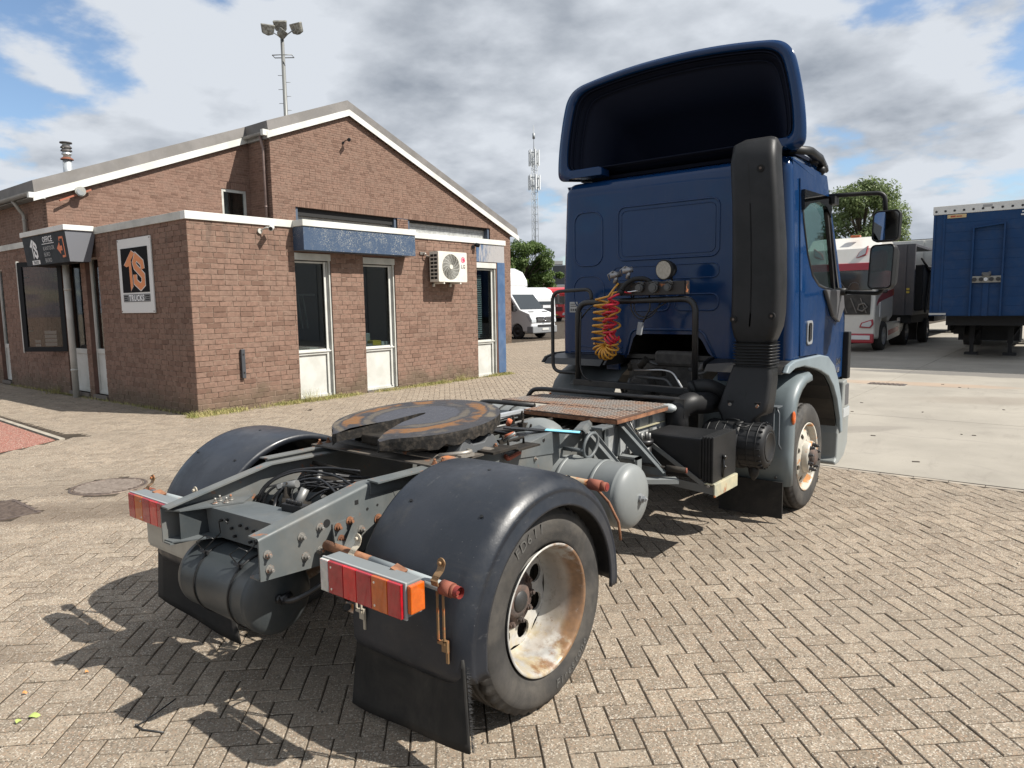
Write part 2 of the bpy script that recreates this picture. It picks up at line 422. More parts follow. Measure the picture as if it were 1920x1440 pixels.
def slab_mat():
    m, q, b = new_mat('concrete_slab'); P = q.node('ShaderNodeNewGeometry').outputs['Position']
    st = q.vmath('MULTIPLY', P, (1., .35, 1.))
    c = q.mix(q.ramp(q.noise(P, .6, 8, .62), .3, .7), (.300, .276, .235), (.235, .216, .184))
    c = q.mix(q.ramp(q.noise(st, 3.2, 9, .72, .5), .52, .75, 0, .55), c, (.18, .162, .138))
    c = q.mix(q.ramp(q.noise(P, 40, 4, .7), .5, .75, 0, .3), c, (.20, .18, .155))
    c = q.mix(q.math('MULTIPLY', spot(q, P, .2, 14.2, 2.4, .5, .1, .9), .45), c, (.34, .22, .14))
    c = q.mix(q.math('MULTIPLY', spot(q, P, 1.2, 16.9, 3.2, .55, .0, .5), .75), c, (.105, .10, .095))
    c = q.mix(q.math('MULTIPLY', spot(q, P, 1.9, 12.2, 1.6, .7, .4, .9), .35), c, (.16, .13, .10)); c = q.mix(q.math('MULTIPLY', spot(q, P, .6, 8.0, .9, .25, .8, .6), .35), c, (.13, .115, .10))
    v = q.voronoi(P, 7, 'Distance'); c = q.mix(q.math('MULTIPLY', q.ramp(v, .055, .03), .6), c, (.12, .1, .08))
    # wandering tyre marks
    x, y, z = q.node_out3(P); ln = q.math('ABSOLUTE', q.math('SINE', q.math('ADD', q.math('MULTIPLY', y, 2.1), q.math('MULTIPLY', q.noise(st, .7, 3), 5))))
    c = q.mix(q.math('MULTIPLY', q.math('MULTIPLY', q.ramp(ln, .14, .0), q.ramp(q.noise(P, 1.1, 5), .42, .62)), .45), c, (.2, .18, .16))
    q.put(b.inputs['Base Color'], c); b.inputs['Roughness'].default_value = .8; b.inputs['Specular IOR Level'].default_value = .3
    bn = q.node('ShaderNodeBump'); bn.inputs['Strength'].default_value = .3; bn.inputs['Distance'].default_value = .003
    q.put(bn.inputs['Height'], q.noise(P, 60, 6, .7)); q.l.new(bn.outputs[0], b.inputs['Normal']); return m
M_SLAB = slab_mat()
M_RED = brick_like('red_asphalt', [(.22, .080, .058), (.30, .125, .095)], speck=110, bump=.8)
M_YARD = brick_like('far_paving', [(.21, .178, .14), (.26, .22, .17)], speck=40, bump=.2, patch=pave_patch)

# ------------------------------------------------------------------ ground
mb = MB(); mb.poly([[(-700, -250), (700, -250), (700, 900), (-700, 900)]], 'Z', -.0048)
ground = tag(obj('ground', mb, M_JOINT, fixn=False), kind='structure')
mb = MB(); mb.poly([[(-500, 34), (-5, 34), (-5, 400), (-500, 400)]], 'Z', -.006)
mb.poly([[(-90, -6), (-24, -6), (-24, 34), (-90, 34)]], 'Z', -.006)
far = tag(obj('yard_far', mb, M_YARD, fixn=False), kind='structure'); far.name = 'far_yard'
mb = MB(); mb.poly([[(-500, -250), (500, -250), (500, -4.05), (-500, -4.05)]], 'Z', -.003); mb.poly([[(9.05, -4.04), (500, -4.04), (500, 5.4), (9.05, 5.4)]], 'Z', -.003); mb.poly([[(-500, -4.04), (-90.1, -4.04), (-90.1, 33.9), (-500, 33.9)]], 'Z', -.003); tag(obj('side_yard', mb, M_YARD, fixn=False), kind='structure')

# herringbone concrete blocks 21 x 10.5 cm, laid at 45 degrees to the building
Wp, Lp, GAP = .105, .210, .0065
ANG = math.radians(-46.3); ca, sa = math.cos(ANG), math.sin(ANG)
def in_red(x, y): return x < -7.4 and -.3 < y < 1.6 and y < 1.60-.04*(x+8.1) and (x < -8.12 or y < 1.3-(x+8.1)*2.2+.05)
def pave_ok(x, y):
    if y > 5.43 and x > -5: return False
    if y > 34.5 or x < -25 or x > 9 or y < -4: return False
    if x < -8.62 and y > 3.5 and y < 11.8 : return False
    if x < -17.6 and y > 3.5: return False
    if in_red(x, y) or in_red(x+.06, y) and in_red(x-.02, y): return False
    if (x+4.74)**2+(y-.555)**2 < .36**2: return False
    if abs(x+4.62) < .36 and abs(y+.42) < .22: return False
    return in_view(x, y, 0, 420)
cells = []
R = int(30/Wp)
cx0, cy0 = -4., 10.
for ix in range(-420, 420):
    for iy in range(-420, 420):
        mm = (ix-iy) % 4
        if mm == 0: u, v, h = ix+1, iy+.5, 0
        elif mm == 3: u, v, h = ix+.5, iy+1, 1
        else: continue
        x, y = cx0+(u*ca-v*sa)*Wp, cy0+(u*sa+v*ca)*Wp
        if x < -25.2 or x > 9 or y < -4 or y > 34.6: continue
        if pave_ok(x, y):
            cells.append((x, y, h, (x-CAM[0])**2+(y-CAM[1])**2))
cells.sort(key=lambda c: c[3])
def block(L, Wd, ch=.0035, drop=.0035):
    a, b = L/2-GAP/2, Wd/2-GAP/2; vs = []
    for k, z in ((0, -.012), (0, -drop), (ch, 0.)):
        vs += [(-a+k, -b+k, z), (a-k, -b+k, z), (a-k, b-k, z), (-a+k, b-k, z)]
    fs = [(8, 9, 10, 11)]
    for r in (0, 4): fs += [(r+i, r+(i+1) % 4, r+4+(i+1) % 4, r+4+i) for i in range(4)]
    return vs, fs
bv, bf = block(Lp, Wp); me = bpy.data.meshes.new('paver'); me.from_pydata(bv, [], bf); me.materials.append(M_PAVER); me.update()
for i, (x, y, h, _) in enumerate(cells[:300]):
    o = bpy.data.objects.new('paver', me); COL.objects.link(o); o.parent = ground
    o.location = (x, y, random.gauss(0, .0011)); o.rotation_euler = (random.gauss(0, .006), random.gauss(0, .006), ANG+h*PI/2+random.gauss(0, .007))
rest = cells[300:]; nb = len(bv); V = np.zeros((len(rest), nb, 3)); bva = np.array(bv)
for i, (x, y, h, _) in enumerate(rest):
    a = ANG+h*PI/2+random.gauss(0, .007); c, s = math.cos(a), math.sin(a)
    z = bva[:, 2]+np.where(bva[:, 2] > -.01, bva[:, 0]*random.gauss(0, .006)+bva[:, 1]*random.gauss(0, .008)+random.gauss(0, .0012), 0)
    V[i, :, 0] = x+bva[:, 0]*c-bva[:, 1]*s; V[i, :, 1] = y+bva[:, 0]*s+bva[:, 1]*c; V[i, :, 2] = z
fs = [tuple(k+i*nb for k in f) for i in range(len(rest)) for f in bf]
me = bpy.data.meshes.new('paver_field'); me.from_pydata(V.reshape(-1, 3).tolist(), [], fs); me.materials.append(M_PAVER); me.update()
o = bpy.data.objects.new('paver_field', me); COL.objects.link(o); o.parent = ground; o['kind'] = 'stuff'
print('pavers', len(cells))

# concrete yard slabs with real joints
mb = MB(); mb.box(-5, 40, 5.52, 400, -.02, -.0040); slab = tag(obj('concrete_yard', mb, M_JOINT), kind='structure'); xs = [-5, -.22, 4.4, 9, 16, 40]; ys = [5.52, 9.42, 13.9, 18.0, 22.3, 27, 32, 38, 45, 60, 90, 400]
for i in range(len(xs)-1):
    for j in range(len(ys)-1): mb = MB(); mb.box(xs[i]+.005, xs[i+1]-.005, ys[j]+.006, ys[j+1]-.006, -.0035, .0045); obj('slab', mb, M_SLAB, slab)
mb = MB(); mb.box(-1.2, 11, 5.440, 5.516, -.02, -.006); ed_ = tag(obj('edging_strip', mb, M_JOINT), kind='structure'); M_EDG = mat('edging', (.30, .26, .21), .85, col2=(.22, .19, .155), bump=.3)
for i in range(40): mb = MB(); mb.box(-1+i*.30, -1+i*.30+.292, 5.445, 5.512, -.0055, .002+random.gauss(0, .001)); obj('edging_block', mb, M_EDG, ed_)

# red asphalt path with pale kerb strip
mb = MB(); mb.poly([[(-8.16, 1.24), (-7.93, .87), (-7.80, .47), (-7.6, -.25), (-24, -.25), (-24, 1.9)]], 'Z', -.012, .002)
red = tag(obj('red_path', mb, M_RED), kind='structure')
mb = MB()
a = Vector((-8.10, 1.31)); b = Vector((-24, 1.97)); n = 17
for i in range(n):
    p, q_ = a.lerp(b, (i+.01)/n), a.lerp(b, (i+.99)/n); mb = MB(); mb.bar((p.x, p.y, .0), (q_.x, q_.y, .0), .07, .03); obj('kerb_stone', mb, mat('kerb_stone', (.33, .30, .245), .85, col2=(.25, .22, .18), bump=.3), red)

# manhole cover
t = thing('manhole_cover', 'round ribbed cast iron manhole cover set in the herringbone paving behind the left mudguard', 'manhole cover', (-4.74, .555, 0))
M_IRON = mat('cast_iron', (.10, .075, .062), .6, metal=.5, col2=(.17, .13, .105), nscale=20, bump=.4)
mb = MB(); mb.lathe([(-.012, .355), (.004, .355), (.004, .325), (-.004, .325)], (-4.74, .555, 0), 'Z', 48); obj('frame_ring', mb, M_IRON, t)
mb = MB(); mb.lathe([(-.004, .318), (.001, .314), (.001, .001)], (-4.74, .555, 0), 'Z', 48, smooth=False)
obj('cover_plate', mb, M_IRON, t)
for k in range(11):
    y = -.26+k*.052; hx = math.sqrt(.30**2-y*y); c, s = math.cos(.75), math.sin(.75); mb = MB()
    mb.bar((-4.74+(-hx)*c-y*s, .555+(-hx)*s+y*c, .003), (-4.74+hx*c-y*s, .555+hx*s+y*c, .003), .024, .008); obj('rib', mb, mat('worn_iron', (.34, .285, .24), .6, metal=.2, col2=(.22, .18, .15), nscale=30), t)
# square gully at the left edge
t = thing('gully_grate', 'rectangular slotted drain grate in the paving beyond the left tail lamp', 'drain grate', (-4.62, -.42, 0))
mb = MB()
for x0, x1, y0, y1 in ((-.36, .36, -.22, -.19), (-.36, .36, .19, .22), (-.36, -.33, -.19, .19), (.33, .36, -.19, .19)): mb.box(-4.62+x0, -4.62+x1, -.42+y0, -.42+y1, -.05, .003)
obj('frame', mb, M_IRON, t)
for k in range(14):
    mb = MB(); x = -4.62-.31+k*.047; mb.box(x-.012, x+.012, -.61, -.23, -.03, .001); obj('grate_bar', mb, M_IRON, t)
# yard drain in the slab
t = thing('yard_drain', 'small square slotted drain in the pale concrete slab beyond the cab', 'drain grate', (-.15, 13.9, 0))
mb = MB(); mb.box(-.5, .2, 13.72, 14.08, .0045, .008); obj('surround', mb, mat('drain_surround', (.07, .06, .055), .8), t)
for k in range(7): mb = MB(); mb.box(-.46+k*.09, -.41+k*.09, 13.75, 14.05, .0085, .016); obj('grate_bar', mb, M_IRON, t)
# litter: cable tie, leaves, crumbs
mb = MB(); mb.tube([(-.195, -1.0, .03), (-.18, -1.10, .012), (-.16, -1.19, .006)], .0035, 6); mb.tube([(-.16, -1.19, .008), (-.11, -1.185, .006), (-.02, -1.14, .006)], .004, 6)
mb.ball((-.16, -1.19, .010), .008, 8)
single('cable_tie', mb, mat('black_nylon', (.02, .02, .02), .4), 'thin black bent cable tie lying on the paving behind the rear air tank', 'cable tie')
def leaf(x, y, s, rz, col, label):
    mb = MB(); n = 7; pts = []
    for i in range(n+1): t = i/n; pts.append((t*s, math.sin(t*PI)*s*.28*(1+.3*math.sin(7*t)), .004+.01*math.sin(t*PI)))
    for i in range(n, -1, -1): t = i/n; pts.append((t*s, -math.sin(t*PI)*s*.28*(1+.3*math.sin(9*t)), .004+.004*math.sin(t*6)))
    c, q_ = math.cos(rz), math.sin(rz); vs = [(x+p[0]*c-p[1]*q_, y+p[0]*q_+p[1]*c, p[2]+.003) for p in pts]
    fs = [(i, i+1, 2*n-i, 2*n+1-i) for i in range(n)]; mb.add(vs, fs); single('leaf', mb, mat(col[0], col[1], .7), label, 'leaf', fixn=False)
leaf(-.62, -1.45, .05, .9, ('leaf_green', (.30, .36, .10)), 'pale green torn leaf on the paving in front of the truck shadow')
leaf(-.60, -1.50, .035, 2.4, ('leaf_green', (.30, .36, .10)), 'smaller green leaf scrap lying right beside the torn green leaf')
leaf(-3.9, -.75, .10, .3, ('leaf_yellow', (.55, .48, .16)), 'yellow leaf on the paving below the rectangular drain grate')
leaf(-.86, -1.40, .022, 1.4, ('leaf_orange', (.50, .22, .07)), 'tiny orange leaf on the paving nearest the two green leaf scraps')
leaf(-.83, -1.14, .02, 2., ('leaf_orange', (.50, .22, .07)), 'tiny orange leaf in the light just outside the truck shadow')
mb = MB()
for k in range(26):
    x, y = rng.uniform(-.1, 4.5), rng.uniform(6.2, 15); s = rng.uniform(.01, .035); mb.obox((x, y, .008), s*2.2, s, .01, (0, 0, rng.uniform(0, 3)))
for k in range(60):
    x, y = rng.uniform(-5, 3.4), rng.uniform(-1.8, 4.5); s = rng.uniform(.003, .008); mb.obox((x, y, .004), s*1.6, s, .005, (0, 0, rng.uniform(0, 3)))
tag(obj('grit', mb, mat('grit', (.09, .075, .06), .9)), kind='stuff')

# weeds along the foot of the wall
M_WEED = mat('weed', (.20, .21, .055), .8, col2=(.42, .36, .16), nscale=9)
vs, fs = [], []
def blade(x, y, h, lean, w=.004):
    a = rng.uniform(0, 2*PI); b = rng.uniform(0, 2*PI); o = len(vs); dx_, dy_ = math.cos(a)*w, math.sin(a)*w; lx, ly = math.cos(b)*lean, math.sin(b)*lean
    vs.extend([(x-dx_, y-dy_, 0), (x+dx_, y+dy_, 0), (x+dx_*.7+lx*.4, y+dy_*.7+ly*.4, h*.6), (x-dx_*.7+lx*.4, y-dy_*.7+ly*.4, h*.6), (x+lx, y+ly, h)])
    fs.extend([(o, o+1, o+2, o+3), (o+3, o+2, o+4)])
for k in range(15000):
    y = rng.uniform(3.3, 11.9); dens = .55+.45*math.sin(y*2.3)+.3*math.sin(y*5.1)
    if rng.uniform(0, 1) > dens: continue
    x = -8.58+abs(rng.normal(0, .11)); h = abs(rng.normal(.035, .02))*(1.5 if y < 6.5 else 1)*max(.3, 1-(x+8.58)*2.2)
    blade(x, y, h+.008, h*.8)
for k in range(1200):
    x = rng.uniform(-17.5, -8.6); blade(x, 3.52-abs(rng.normal(0, .05)), abs(rng.normal(.03, .025)), .02)
for cx, cy, n, hh in ((-8.5, 9.9, 160, .20), (-8.52, 3.5, 130, .13), (-8.5, 5.7, 120, .30), (-8.5, 9.3, 90, .14), (-14.6, 3.45, 160, .2), (-10.2, 3.45, 60, .12), (-8.5, 4.7, 90, .13), (-8.5, 7.4, 90, .12)):
    for k in range(n): blade(cx+abs(rng.normal(0, .05)), cy+rng.normal(0, .12), rng.uniform(.3, 1)*hh, rng.uniform(.1, .7)*hh, .0022)
me = bpy.data.meshes.new('wall_weeds'); me.from_pydata(vs, [], fs); me.materials.append(M_WEED); me.update()
o = bpy.data.objects.new('wall_weeds', me); COL.objects.link(o); tag(o, 'dry grass and weeds growing along the foot of the brick office wall', 'weeds', kind='stuff')
# ------------------------------------------------------------------ brick office building
def wall_stain(q, P, c):
    x, y, z = q.node_out3(P); st = q.vmath('MULTIPLY', P, (1, 1, .12))
    run = q.math('MULTIPLY', q.ramp(q.noise(st, 5.5, 6, .7), .50, .68), q.math('ADD', q.math('MULTIPLY', q.ramp(z, 2.3, 3.2), q.ramp(z, 3.4, 3.25)), .15))
    c = q.mix(q.math('MULTIPLY', run, .55), c, (.085, .065, .052))
    foot = q.math('MULTIPLY', q.ramp(q.math('ADD', z, q.math('MULTIPLY', q.noise(P, 2.2, 5, .6), -.9)), .05, -.35), .55); c = q.mix(foot, c, (.085, .075, .048))
    return q.mix(q.ramp(q.noise(P, 38, 4, .8), .70, .74, 0, .7), c, (.42, .36, .30))
M_BRICK = brick_like('brick', [(.150, .090, .066), (.225, .139, .104), (.190, .115, .084), (.210, .137, .104)], bump=.7, rough=.9,
    patch=lambda q, P, c: wall_stain(q, P, q.mix(q.ramp(q.noise(P, 1.1, 6, .65), .48, .72, 0, .30), c, (.125, .085, .066))))
M_MORTAR_D = mat('mortar_dark', (.095, .062, .048), .95, col2=(.27, .20, .155), nscale=9, bump=.5, bscale=150, spec=.2)
M_MORTAR_L = mat('mortar_light', (.34, .215, .17), .95, col2=(.22, .14, .11), nscale=5, bump=.4, bscale=150, spec=.2)
M_WHITE = mat('white_paint', (.53, .53, .50), .5, spec=.3, col2=(.45, .45, .415), nscale=2.5, bump=.05)
M_TRIM = mat('white_trim', (.62, .62, .60), .5, spec=.3, col2=(.52, .52, .48), nscale=1.6)
M_GREYTRIM = mat('grey_trim', (.50, .50, .46), .6, col2=(.38, .38, .35), nscale=2.5)
M_DKGLASS = glass_mat('window_glass', (.66, .72, .72), trans=.9, extra=.07)
M_DARK = mat('dark_room', (.085, .080, .072), .9)  # dark colour stands in for the unlit rooms behind the panes
M_FRAME_BLK = mat('black_frame', (.010, .011, .013), .5, spec=.2)
M_SILL = mat('concrete_sill', (.13, .11, .095), .9, bump=.3)
office = thing('brick_office_building', 'reddish brown brick workshop with a low flat-roofed office in front and white trim', 'building', (-8.59, 3.54, 0))

def brick_wall(part, org, u, nrm, rng_u, z0, z1, holes=(), soldiers=(), mortar=M_MORTAR_D, single_n=0, key=None, H=.0665, J=.0115, BL=.215):
    """courses of bricks proud of their mortar bed, laid from org along u, facing nrm; rng_u(z) -> (u0, u1)"""
    org, u, nrm = np.array(org, float), np.array(u, float), np.array(nrm, float); up = np.array((0, 0, 1.))
    bricks = []; mv, mf = [], []
    z = z0; k = 0
    while z < z1-.01:
        h = min(H, z1-z); zm = z+h/2; a, b = rng_u(zm)
        segs = [(a, b)] if b > a+.02 else []
        for (h0, h1, hz0, hz1) in list(holes)+list(soldiers):
            if hz0-.02 < zm < hz1+.0:
                ns = []
                for s0, s1 in segs:
                    if h1 <= s0 or h0 >= s1: ns.append((s0, s1))
                    else:
                        if h0 > s0+.01: ns.append((s0, h0))
                        if h1 < s1-.01: ns.append((h1, s1))
                segs = ns
        zt = min(z+H+J, z1)
        for s0, s1 in segs:
            o = len(mv); A = [org+u*s+up*t for s, t in ((s0, z), (s1, z), (s1, zt), (s0, zt))]; mv += [tuple(p) for p in A]; mf.append((o, o+1, o+2, o+3))
            rs = random.Random(int(k*977+s0*131)); x = s0-(0 if k % 2 == 0 else rs.choice((BL*.26, BL*.52)))
            while x < s1-.02:
                L = BL if rs.random() < .86 else BL*.48
                e = x+L; c0, c1 = max(x, s0), min(e, s1)
                if c1-c0 > .025: bricks.append((c0, c1, z, z+h))
                x = e+J
        z += H+J; k += 1
    for (s0, s1, hz0, hz1) in soldiers:
        o = len(mv); A = [org+u*s+up*t for s, t in ((s0, hz0), (s1, hz0), (s1, hz1), (s0, hz1))]; mv += [tuple(p) for p in A]; mf.append((o, o+1, o+2, o+3))
        x = s0
        while x < s1-.03: bricks.append((x, min(x+H, s1), hz0+.004, hz1-.006)); x += H+J
    off = np.array(OFFS[part.name])
    me = bpy.data.meshes.new('mortar_bed'); me.from_pydata([tuple(np.array(v)-off) for v in mv], [], mf); me.materials.append(mortar); me.update()
    o = bpy.data.objects.new('mortar_bed', me); COL.objects.link(o); o.parent = part
    def geo(b, pr, base):
        c0, c1, a0, a1 = b; w = .002
        P = []
        for d, ins in ((0, 0), (pr-.0015, 0), (pr, w)):
            for s, t in ((c0+ins, a0+ins), (c1-ins, a0+ins), (c1-ins, a1-ins), (c0+ins, a1-ins)): P.append(tuple(base+u*s+up*t+nrm*d))
        F = [(8, 9, 10, 11)]
        for r in (0, 4): F += [(r+i, r+(i+1) % 4, r+4+(i+1) % 4, r+4+i) for i in range(4)]
        return P, F
    if single_n:
        bricks.sort(key=key)
        cache = {}
        for b in bricks[:single_n]:
            kk = (round(b[1]-b[0], 3), round(b[3]-b[2], 3), round(random.uniform(.004, .008), 3))
            if kk not in cache:
                P, F = geo((0, kk[0], 0, kk[1]), kk[2], np.zeros(3)); m_ = bpy.data.meshes.new('brick'); m_.from_pydata(P, [], F); m_.materials.append(M_BRICK); m_.update(); cache[kk] = m_
            o = bpy.data.objects.new('brick', cache[kk]); COL.objects.link(o); o.parent = part
            o.location = tuple(org+u*b[0]+up*b[2]-off)
        bricks = bricks[single_n:]
    V, Fc = [], []
    for b in bricks:
        P, F = geo(b, random.uniform(.0035, .0085), org-off); n = len(V); V += P; Fc += [tuple(i+n for i in f) for f in F]
    if V:
        me = bpy.data.meshes.new('brickwork'); me.from_pydata(V, [], Fc); me.materials.append(M_BRICK); me.update()
        o = bpy.data.objects.new('brickwork', me); COL.objects.link(o); o.parent = part; o['kind'] = 'stuff'
    return part

# ---- low office: front wall (faces the truck) --------------------------------------------------
XF, YL = -8.59, 3.54; H1 = 3.25
wins = [(5.56, 6.38, .03, 2.80), (7.18, 8.04, .03, 2.78), (10.68, 11.42, .0, 2.80)]
wall = holder('front_wall', office); OFFS[wall.name] = OFFS[office.name]
brick_wall(wall, (XF, 0, 0), (0, 1, 0), (1, 0, 0), lambda z: (YL, 11.42 if z < 2.8 else 10.68), 0, H1, holes=wins, single_n=300, key=lambda b: (b[0]-YL), H=.0785, J=.0125, BL=.235)
wall = holder('side_wall', office); OFFS[wall.name] = OFFS[office.name]
holesL = [(8.59-18.6+.0, 8.59-17.95, .1, 2.83)]
# along -X from the corner: u measured as distance from the corner
lw = [(3.50, 4.12, .1, 2.86), (4.35, 5.36, .1, 2.90), (9.0, 9.6, .1, 2.85)]
brick_wall(wall, (XF, YL, 0), (-1, 0, 0), (0, -1, 0), lambda z: (0, 14), 0, H1, holes=lw, H=.0785, J=.0125, BL=.235)
# solid core behind the brick skin, roof and reveals
mb = MB(); T = .10
def core_cols(mb, fixed, cuts, lo, hi, axis):
    """wall slab pieces around openings: cuts (a0,a1,z0,z1)"""
    x = lo
    for a0, a1, z0, z1 in sorted(cuts):
        segs = [(x, a0, 0, H1), (a0, a1, z1, H1)]
        if z0 > .02: segs.append((a0, a1, 0, z0))
        for s0, s1, t0, t1 in segs:
            if axis == 'Y': mb.box(fixed-.24, fixed-.0015, s0, s1, t0, t1)
            else: mb.box(XF-s1, XF-s0-(.002 if s0 == 0 else 0), fixed+.0015, fixed+.24, t0, t1)
        x = a1
    if axis == 'Y': mb.box(fixed-.24, fixed-.0015, x, hi, 0, H1)
    else: mb.box(XF-hi, XF-x, fixed+.0015, fixed+.24, 0, H1)
core_cols(mb, XF, wins, YL+.24, 11.74, 'Y'); core_cols(mb, YL, lw, 0, 14, 'X')
mb.box(-17.6, XF-.25, 11.50, 11.72, 0, H1)
obj('wall_core', mb, mat('core_brick', (.14, .075, .058), .9, col2=(.10, .06, .045), bump=.4), office)
mb = MB(); mb.box(-22.6, XF-.02, YL+.02, 11.72, H1-.06, H1+.02); obj('flat_roof', mb, mat('roof_felt', (.10, .10, .10), .9), office)
# dark interior
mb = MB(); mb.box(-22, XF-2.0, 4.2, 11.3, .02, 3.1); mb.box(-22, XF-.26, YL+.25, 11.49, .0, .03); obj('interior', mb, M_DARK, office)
# parapet trim, mitred round the canopy boxes
mb = MB()
mb.box(XF-.12, XF+.035, YL-.035, 5.55, H1, 3.38); mb.box(XF-.12, XF+.035, 8.33, 11.78, H1, 3.37)
obj('parapet_trim', mb, M_TRIM, office, bevel=.004)
mb = MB(); mb.box(-12.10, XF-.121, YL-.035, YL+.12, H1, 3.38); mb.box(-22.6, -14.36, YL-.035, YL+.12, H1-.02, 3.36); obj('parapet_trim', mb, M_GREYTRIM, office, bevel=.004)
mb = MB(); mb.box(XF-.02, XF+.33+.02, 5.53, 8.37, 3.262, 3.375); obj('canopy_trim', mb, M_TRIM, office, bevel=.004)
M_BLUEPEEL, q, b = new_mat('peeling_blue_paint'); P = q.node('ShaderNodeNewGeometry').outputs['Position']
st = q.vmath('MULTIPLY', P, (1, 1, .35)); fl = q.ramp(q.noise(P, 60, 5, .8), .55, .61); px_, py_, pz_ = q.node_out3(P)
area = q.ramp(q.math('ADD', q.noise(st, 4.5, 5, .65), q.math('MULTIPLY', q.math('SUBTRACT', pz_, 3.0), .18)), .40, .58)
c = q.mix(q.noise(P, 3, 5), (.026, .050, .095), (.040, .070, .125)); c = q.mix(q.math('MULTIPLY', fl, q.math('ADD', q.math('MULTIPLY', area, .85), .10)), c, (.50, .48, .40)); c = q.mix(q.ramp(q.noise(st, 9, 7, .7), .6, .8, 0, .4), c, (.16, .18, .17))
q.put(b.inputs['Base Color'], c); b.inputs['Roughness'].default_value = .55
M_BLUEWASH, q, b = new_mat('weathered_blue_panel'); P = q.node('ShaderNodeNewGeometry').outputs['Position']; st = q.vmath('MULTIPLY', P, (1, 1, .25)); px_, py_, pz_ = q.node_out3(P)
k = q.ramp(q.math('ADD', q.noise(st, 9, 8, .75), q.math('MULTIPLY', q.math('SUBTRACT', py_, 10.9), .35)), .40, .62)
c = q.mix(k, (.05, .10, .19), (.30, .29, .29)); c = q.mix(q.ramp(q.noise(st, 30, 4, .8), .58, .64, 0, .6), c, (.12, .11, .11)); q.put(b.inputs['Base Color'], c); b.inputs['Roughness'].default_value = .7
mb = MB(); mb.poly([[(XF, 2.83), (XF+.33, 2.83), (XF+.33, 3.262), (XF, 3.262)]], 'Y', 5.55, 8.35)
obj('canopy', mb, M_BLUEPEEL, office, bevel=.003)
mb = MB(); mb.box(XF-.05, XF+.012, 10.68, 11.74, 2.82, H1); obj('weathered_panel', mb, M_BLUEWASH, office)
mb = MB(); mb.box(XF-.20, XF+.015, 11.46, 11.75, .05, 2.82); obj('blue_post', mb, mat('blue_post_paint', (.045, .09, .18), .5, col2=(.075, .125, .22), nscale=4, dirt=.2), office, bevel=.003)
# windows of the front wall
def tall_window(y0, y1, z0, z1, sill, shutter=True, blind=False, right_in=.0):
    xin = XF-.075; w = office
    mb = MB(); t = .055
    for a0, a1, b0, b1 in ((y0, y0+t, z0, z1), (y1-t-right_in, y1-right_in, z0, z1), (y0+t, y1-t-right_in, z1-.05-(.13 if shutter else 0), z1-(.13 if shutter else 0)), (y0+t, y1-t-right_in, sill-.04, sill+.05), (y0+t, y1-t-right_in, z0, z0+.06)):
        mb.box(xin-.05, xin, a0, a1, b0, b1)
    win = obj('window', mb, M_WHITE, w, bevel=.004)
    mb = MB(); mb.box(xin+.0, xin+.018, y1-.13-right_in, y1-.085-right_in, z0+.05, z1-.14); mb.box(xin, xin+.012, y0+.045, y1-.09, sill-.05, sill-.005); mb.box(xin, xin+.035, y0+.01, y1-.02, sill-.005, sill+.02)
    obj('sash_moulding', mb, M_WHITE, win, bevel=.002)
    mb = MB(); mb.box(xin-.035, xin-.028, y0+t, y1-t, sill+.05, z1-.1); obj('pane', mb, M_DKGLASS, win)
    mb = MB(); mb.box(xin-.04, xin-.02, y0+t, y1-t, z0+.06, sill-.04); obj('lower_panel', mb, M_WHITE, win)
    mb = MB(); mb.box(XF-.16, XF+.04, y0-.02, y1, z0-.06, z0); obj('threshold', mb, M_SILL, win)
    if shutter:
        mb = MB(); mb.box(XF-.13, XF+.01, y0+.002, y1-.002, z1-.13, z1-.002); obj('shutter_box', mb, M_GREYTRIM if shutter == 'g' else M_WHITE, win, bevel=.004)
        mb = MB(); mb.box(XF-.10, XF-.02, y1-.035, y1-.002, z0+.02, z1-.13); obj('shutter_rail', mb, M_GREYTRIM, win)
        mb = MB(); mb.box(XF-.115, XF-.055, y0+.01, y1-.01, z1-.15, z1-.13); obj('shutter_bar', mb, mat('shutter_black', (.03, .03, .03), .5), win)
    if blind:
        for k in range(34):
            mb = MB(); mb.obox((XF-.19, y0+.06+.16, sill+.12+k*.046), .035, .32, .002, (0, .9, 0)); obj('blind_slat', mb, mat('blind', (.42, .46, .46), .6), win)
    return win
tall_window(*wins[0], .92, 'g'); tall_window(*wins[1], .90, 'g'); tall_window(*wins[2], .86, True, True)
# what shows inside the windows
single('paper_stack', MB().box(XF-.42, XF-.2, 7.78, 7.98, .93, 1.03), mat('paper', (.75, .75, .72), .8), 'white stack of papers inside the second window behind the sill', 'papers')
single('yellow_box', MB().box(XF-.36, XF-.18, 7.52, 7.74, .96, 1.06), mat('yellow_plastic', (.75, .55, .03), .5), 'small yellow box on the sill inside the second window', 'box')
mb = MB(); mb.box(XF-.55, XF-.16, 7.26, 7.98, .90, .935); mb.box(XF-.33, XF-.17, 7.27, 7.50, .935, 1.0); single('window_shelf', mb, mat('shelf_grey', (.30, .30, .29), .7), 'grey shelf with a pale tray inside the second window', 'shelf')
mb = MB(); mb.box(XF-.60, XF-.35, 7.28, 7.60, 1.0, 1.22); single('printer', mb, mat('printer_grey', (.36, .38, .38), .5), 'grey office printer seen through the second window', 'printer', bevel=.02)
mb = MB()
for k in range(6): mb.bar((XF-1.0, 5.85+k*.13, 1.35), (XF-1.0, 5.80+k*.12, 2.05), .03, .03)
mb.box(XF-1.02, XF-.98, 5.6, 6.7, 2.02, 2.06); single('rack', mb, mat('rack_grey', (.50, .50, .50), .6), 'pale upright rack inside the first window from the corner', 'rack')
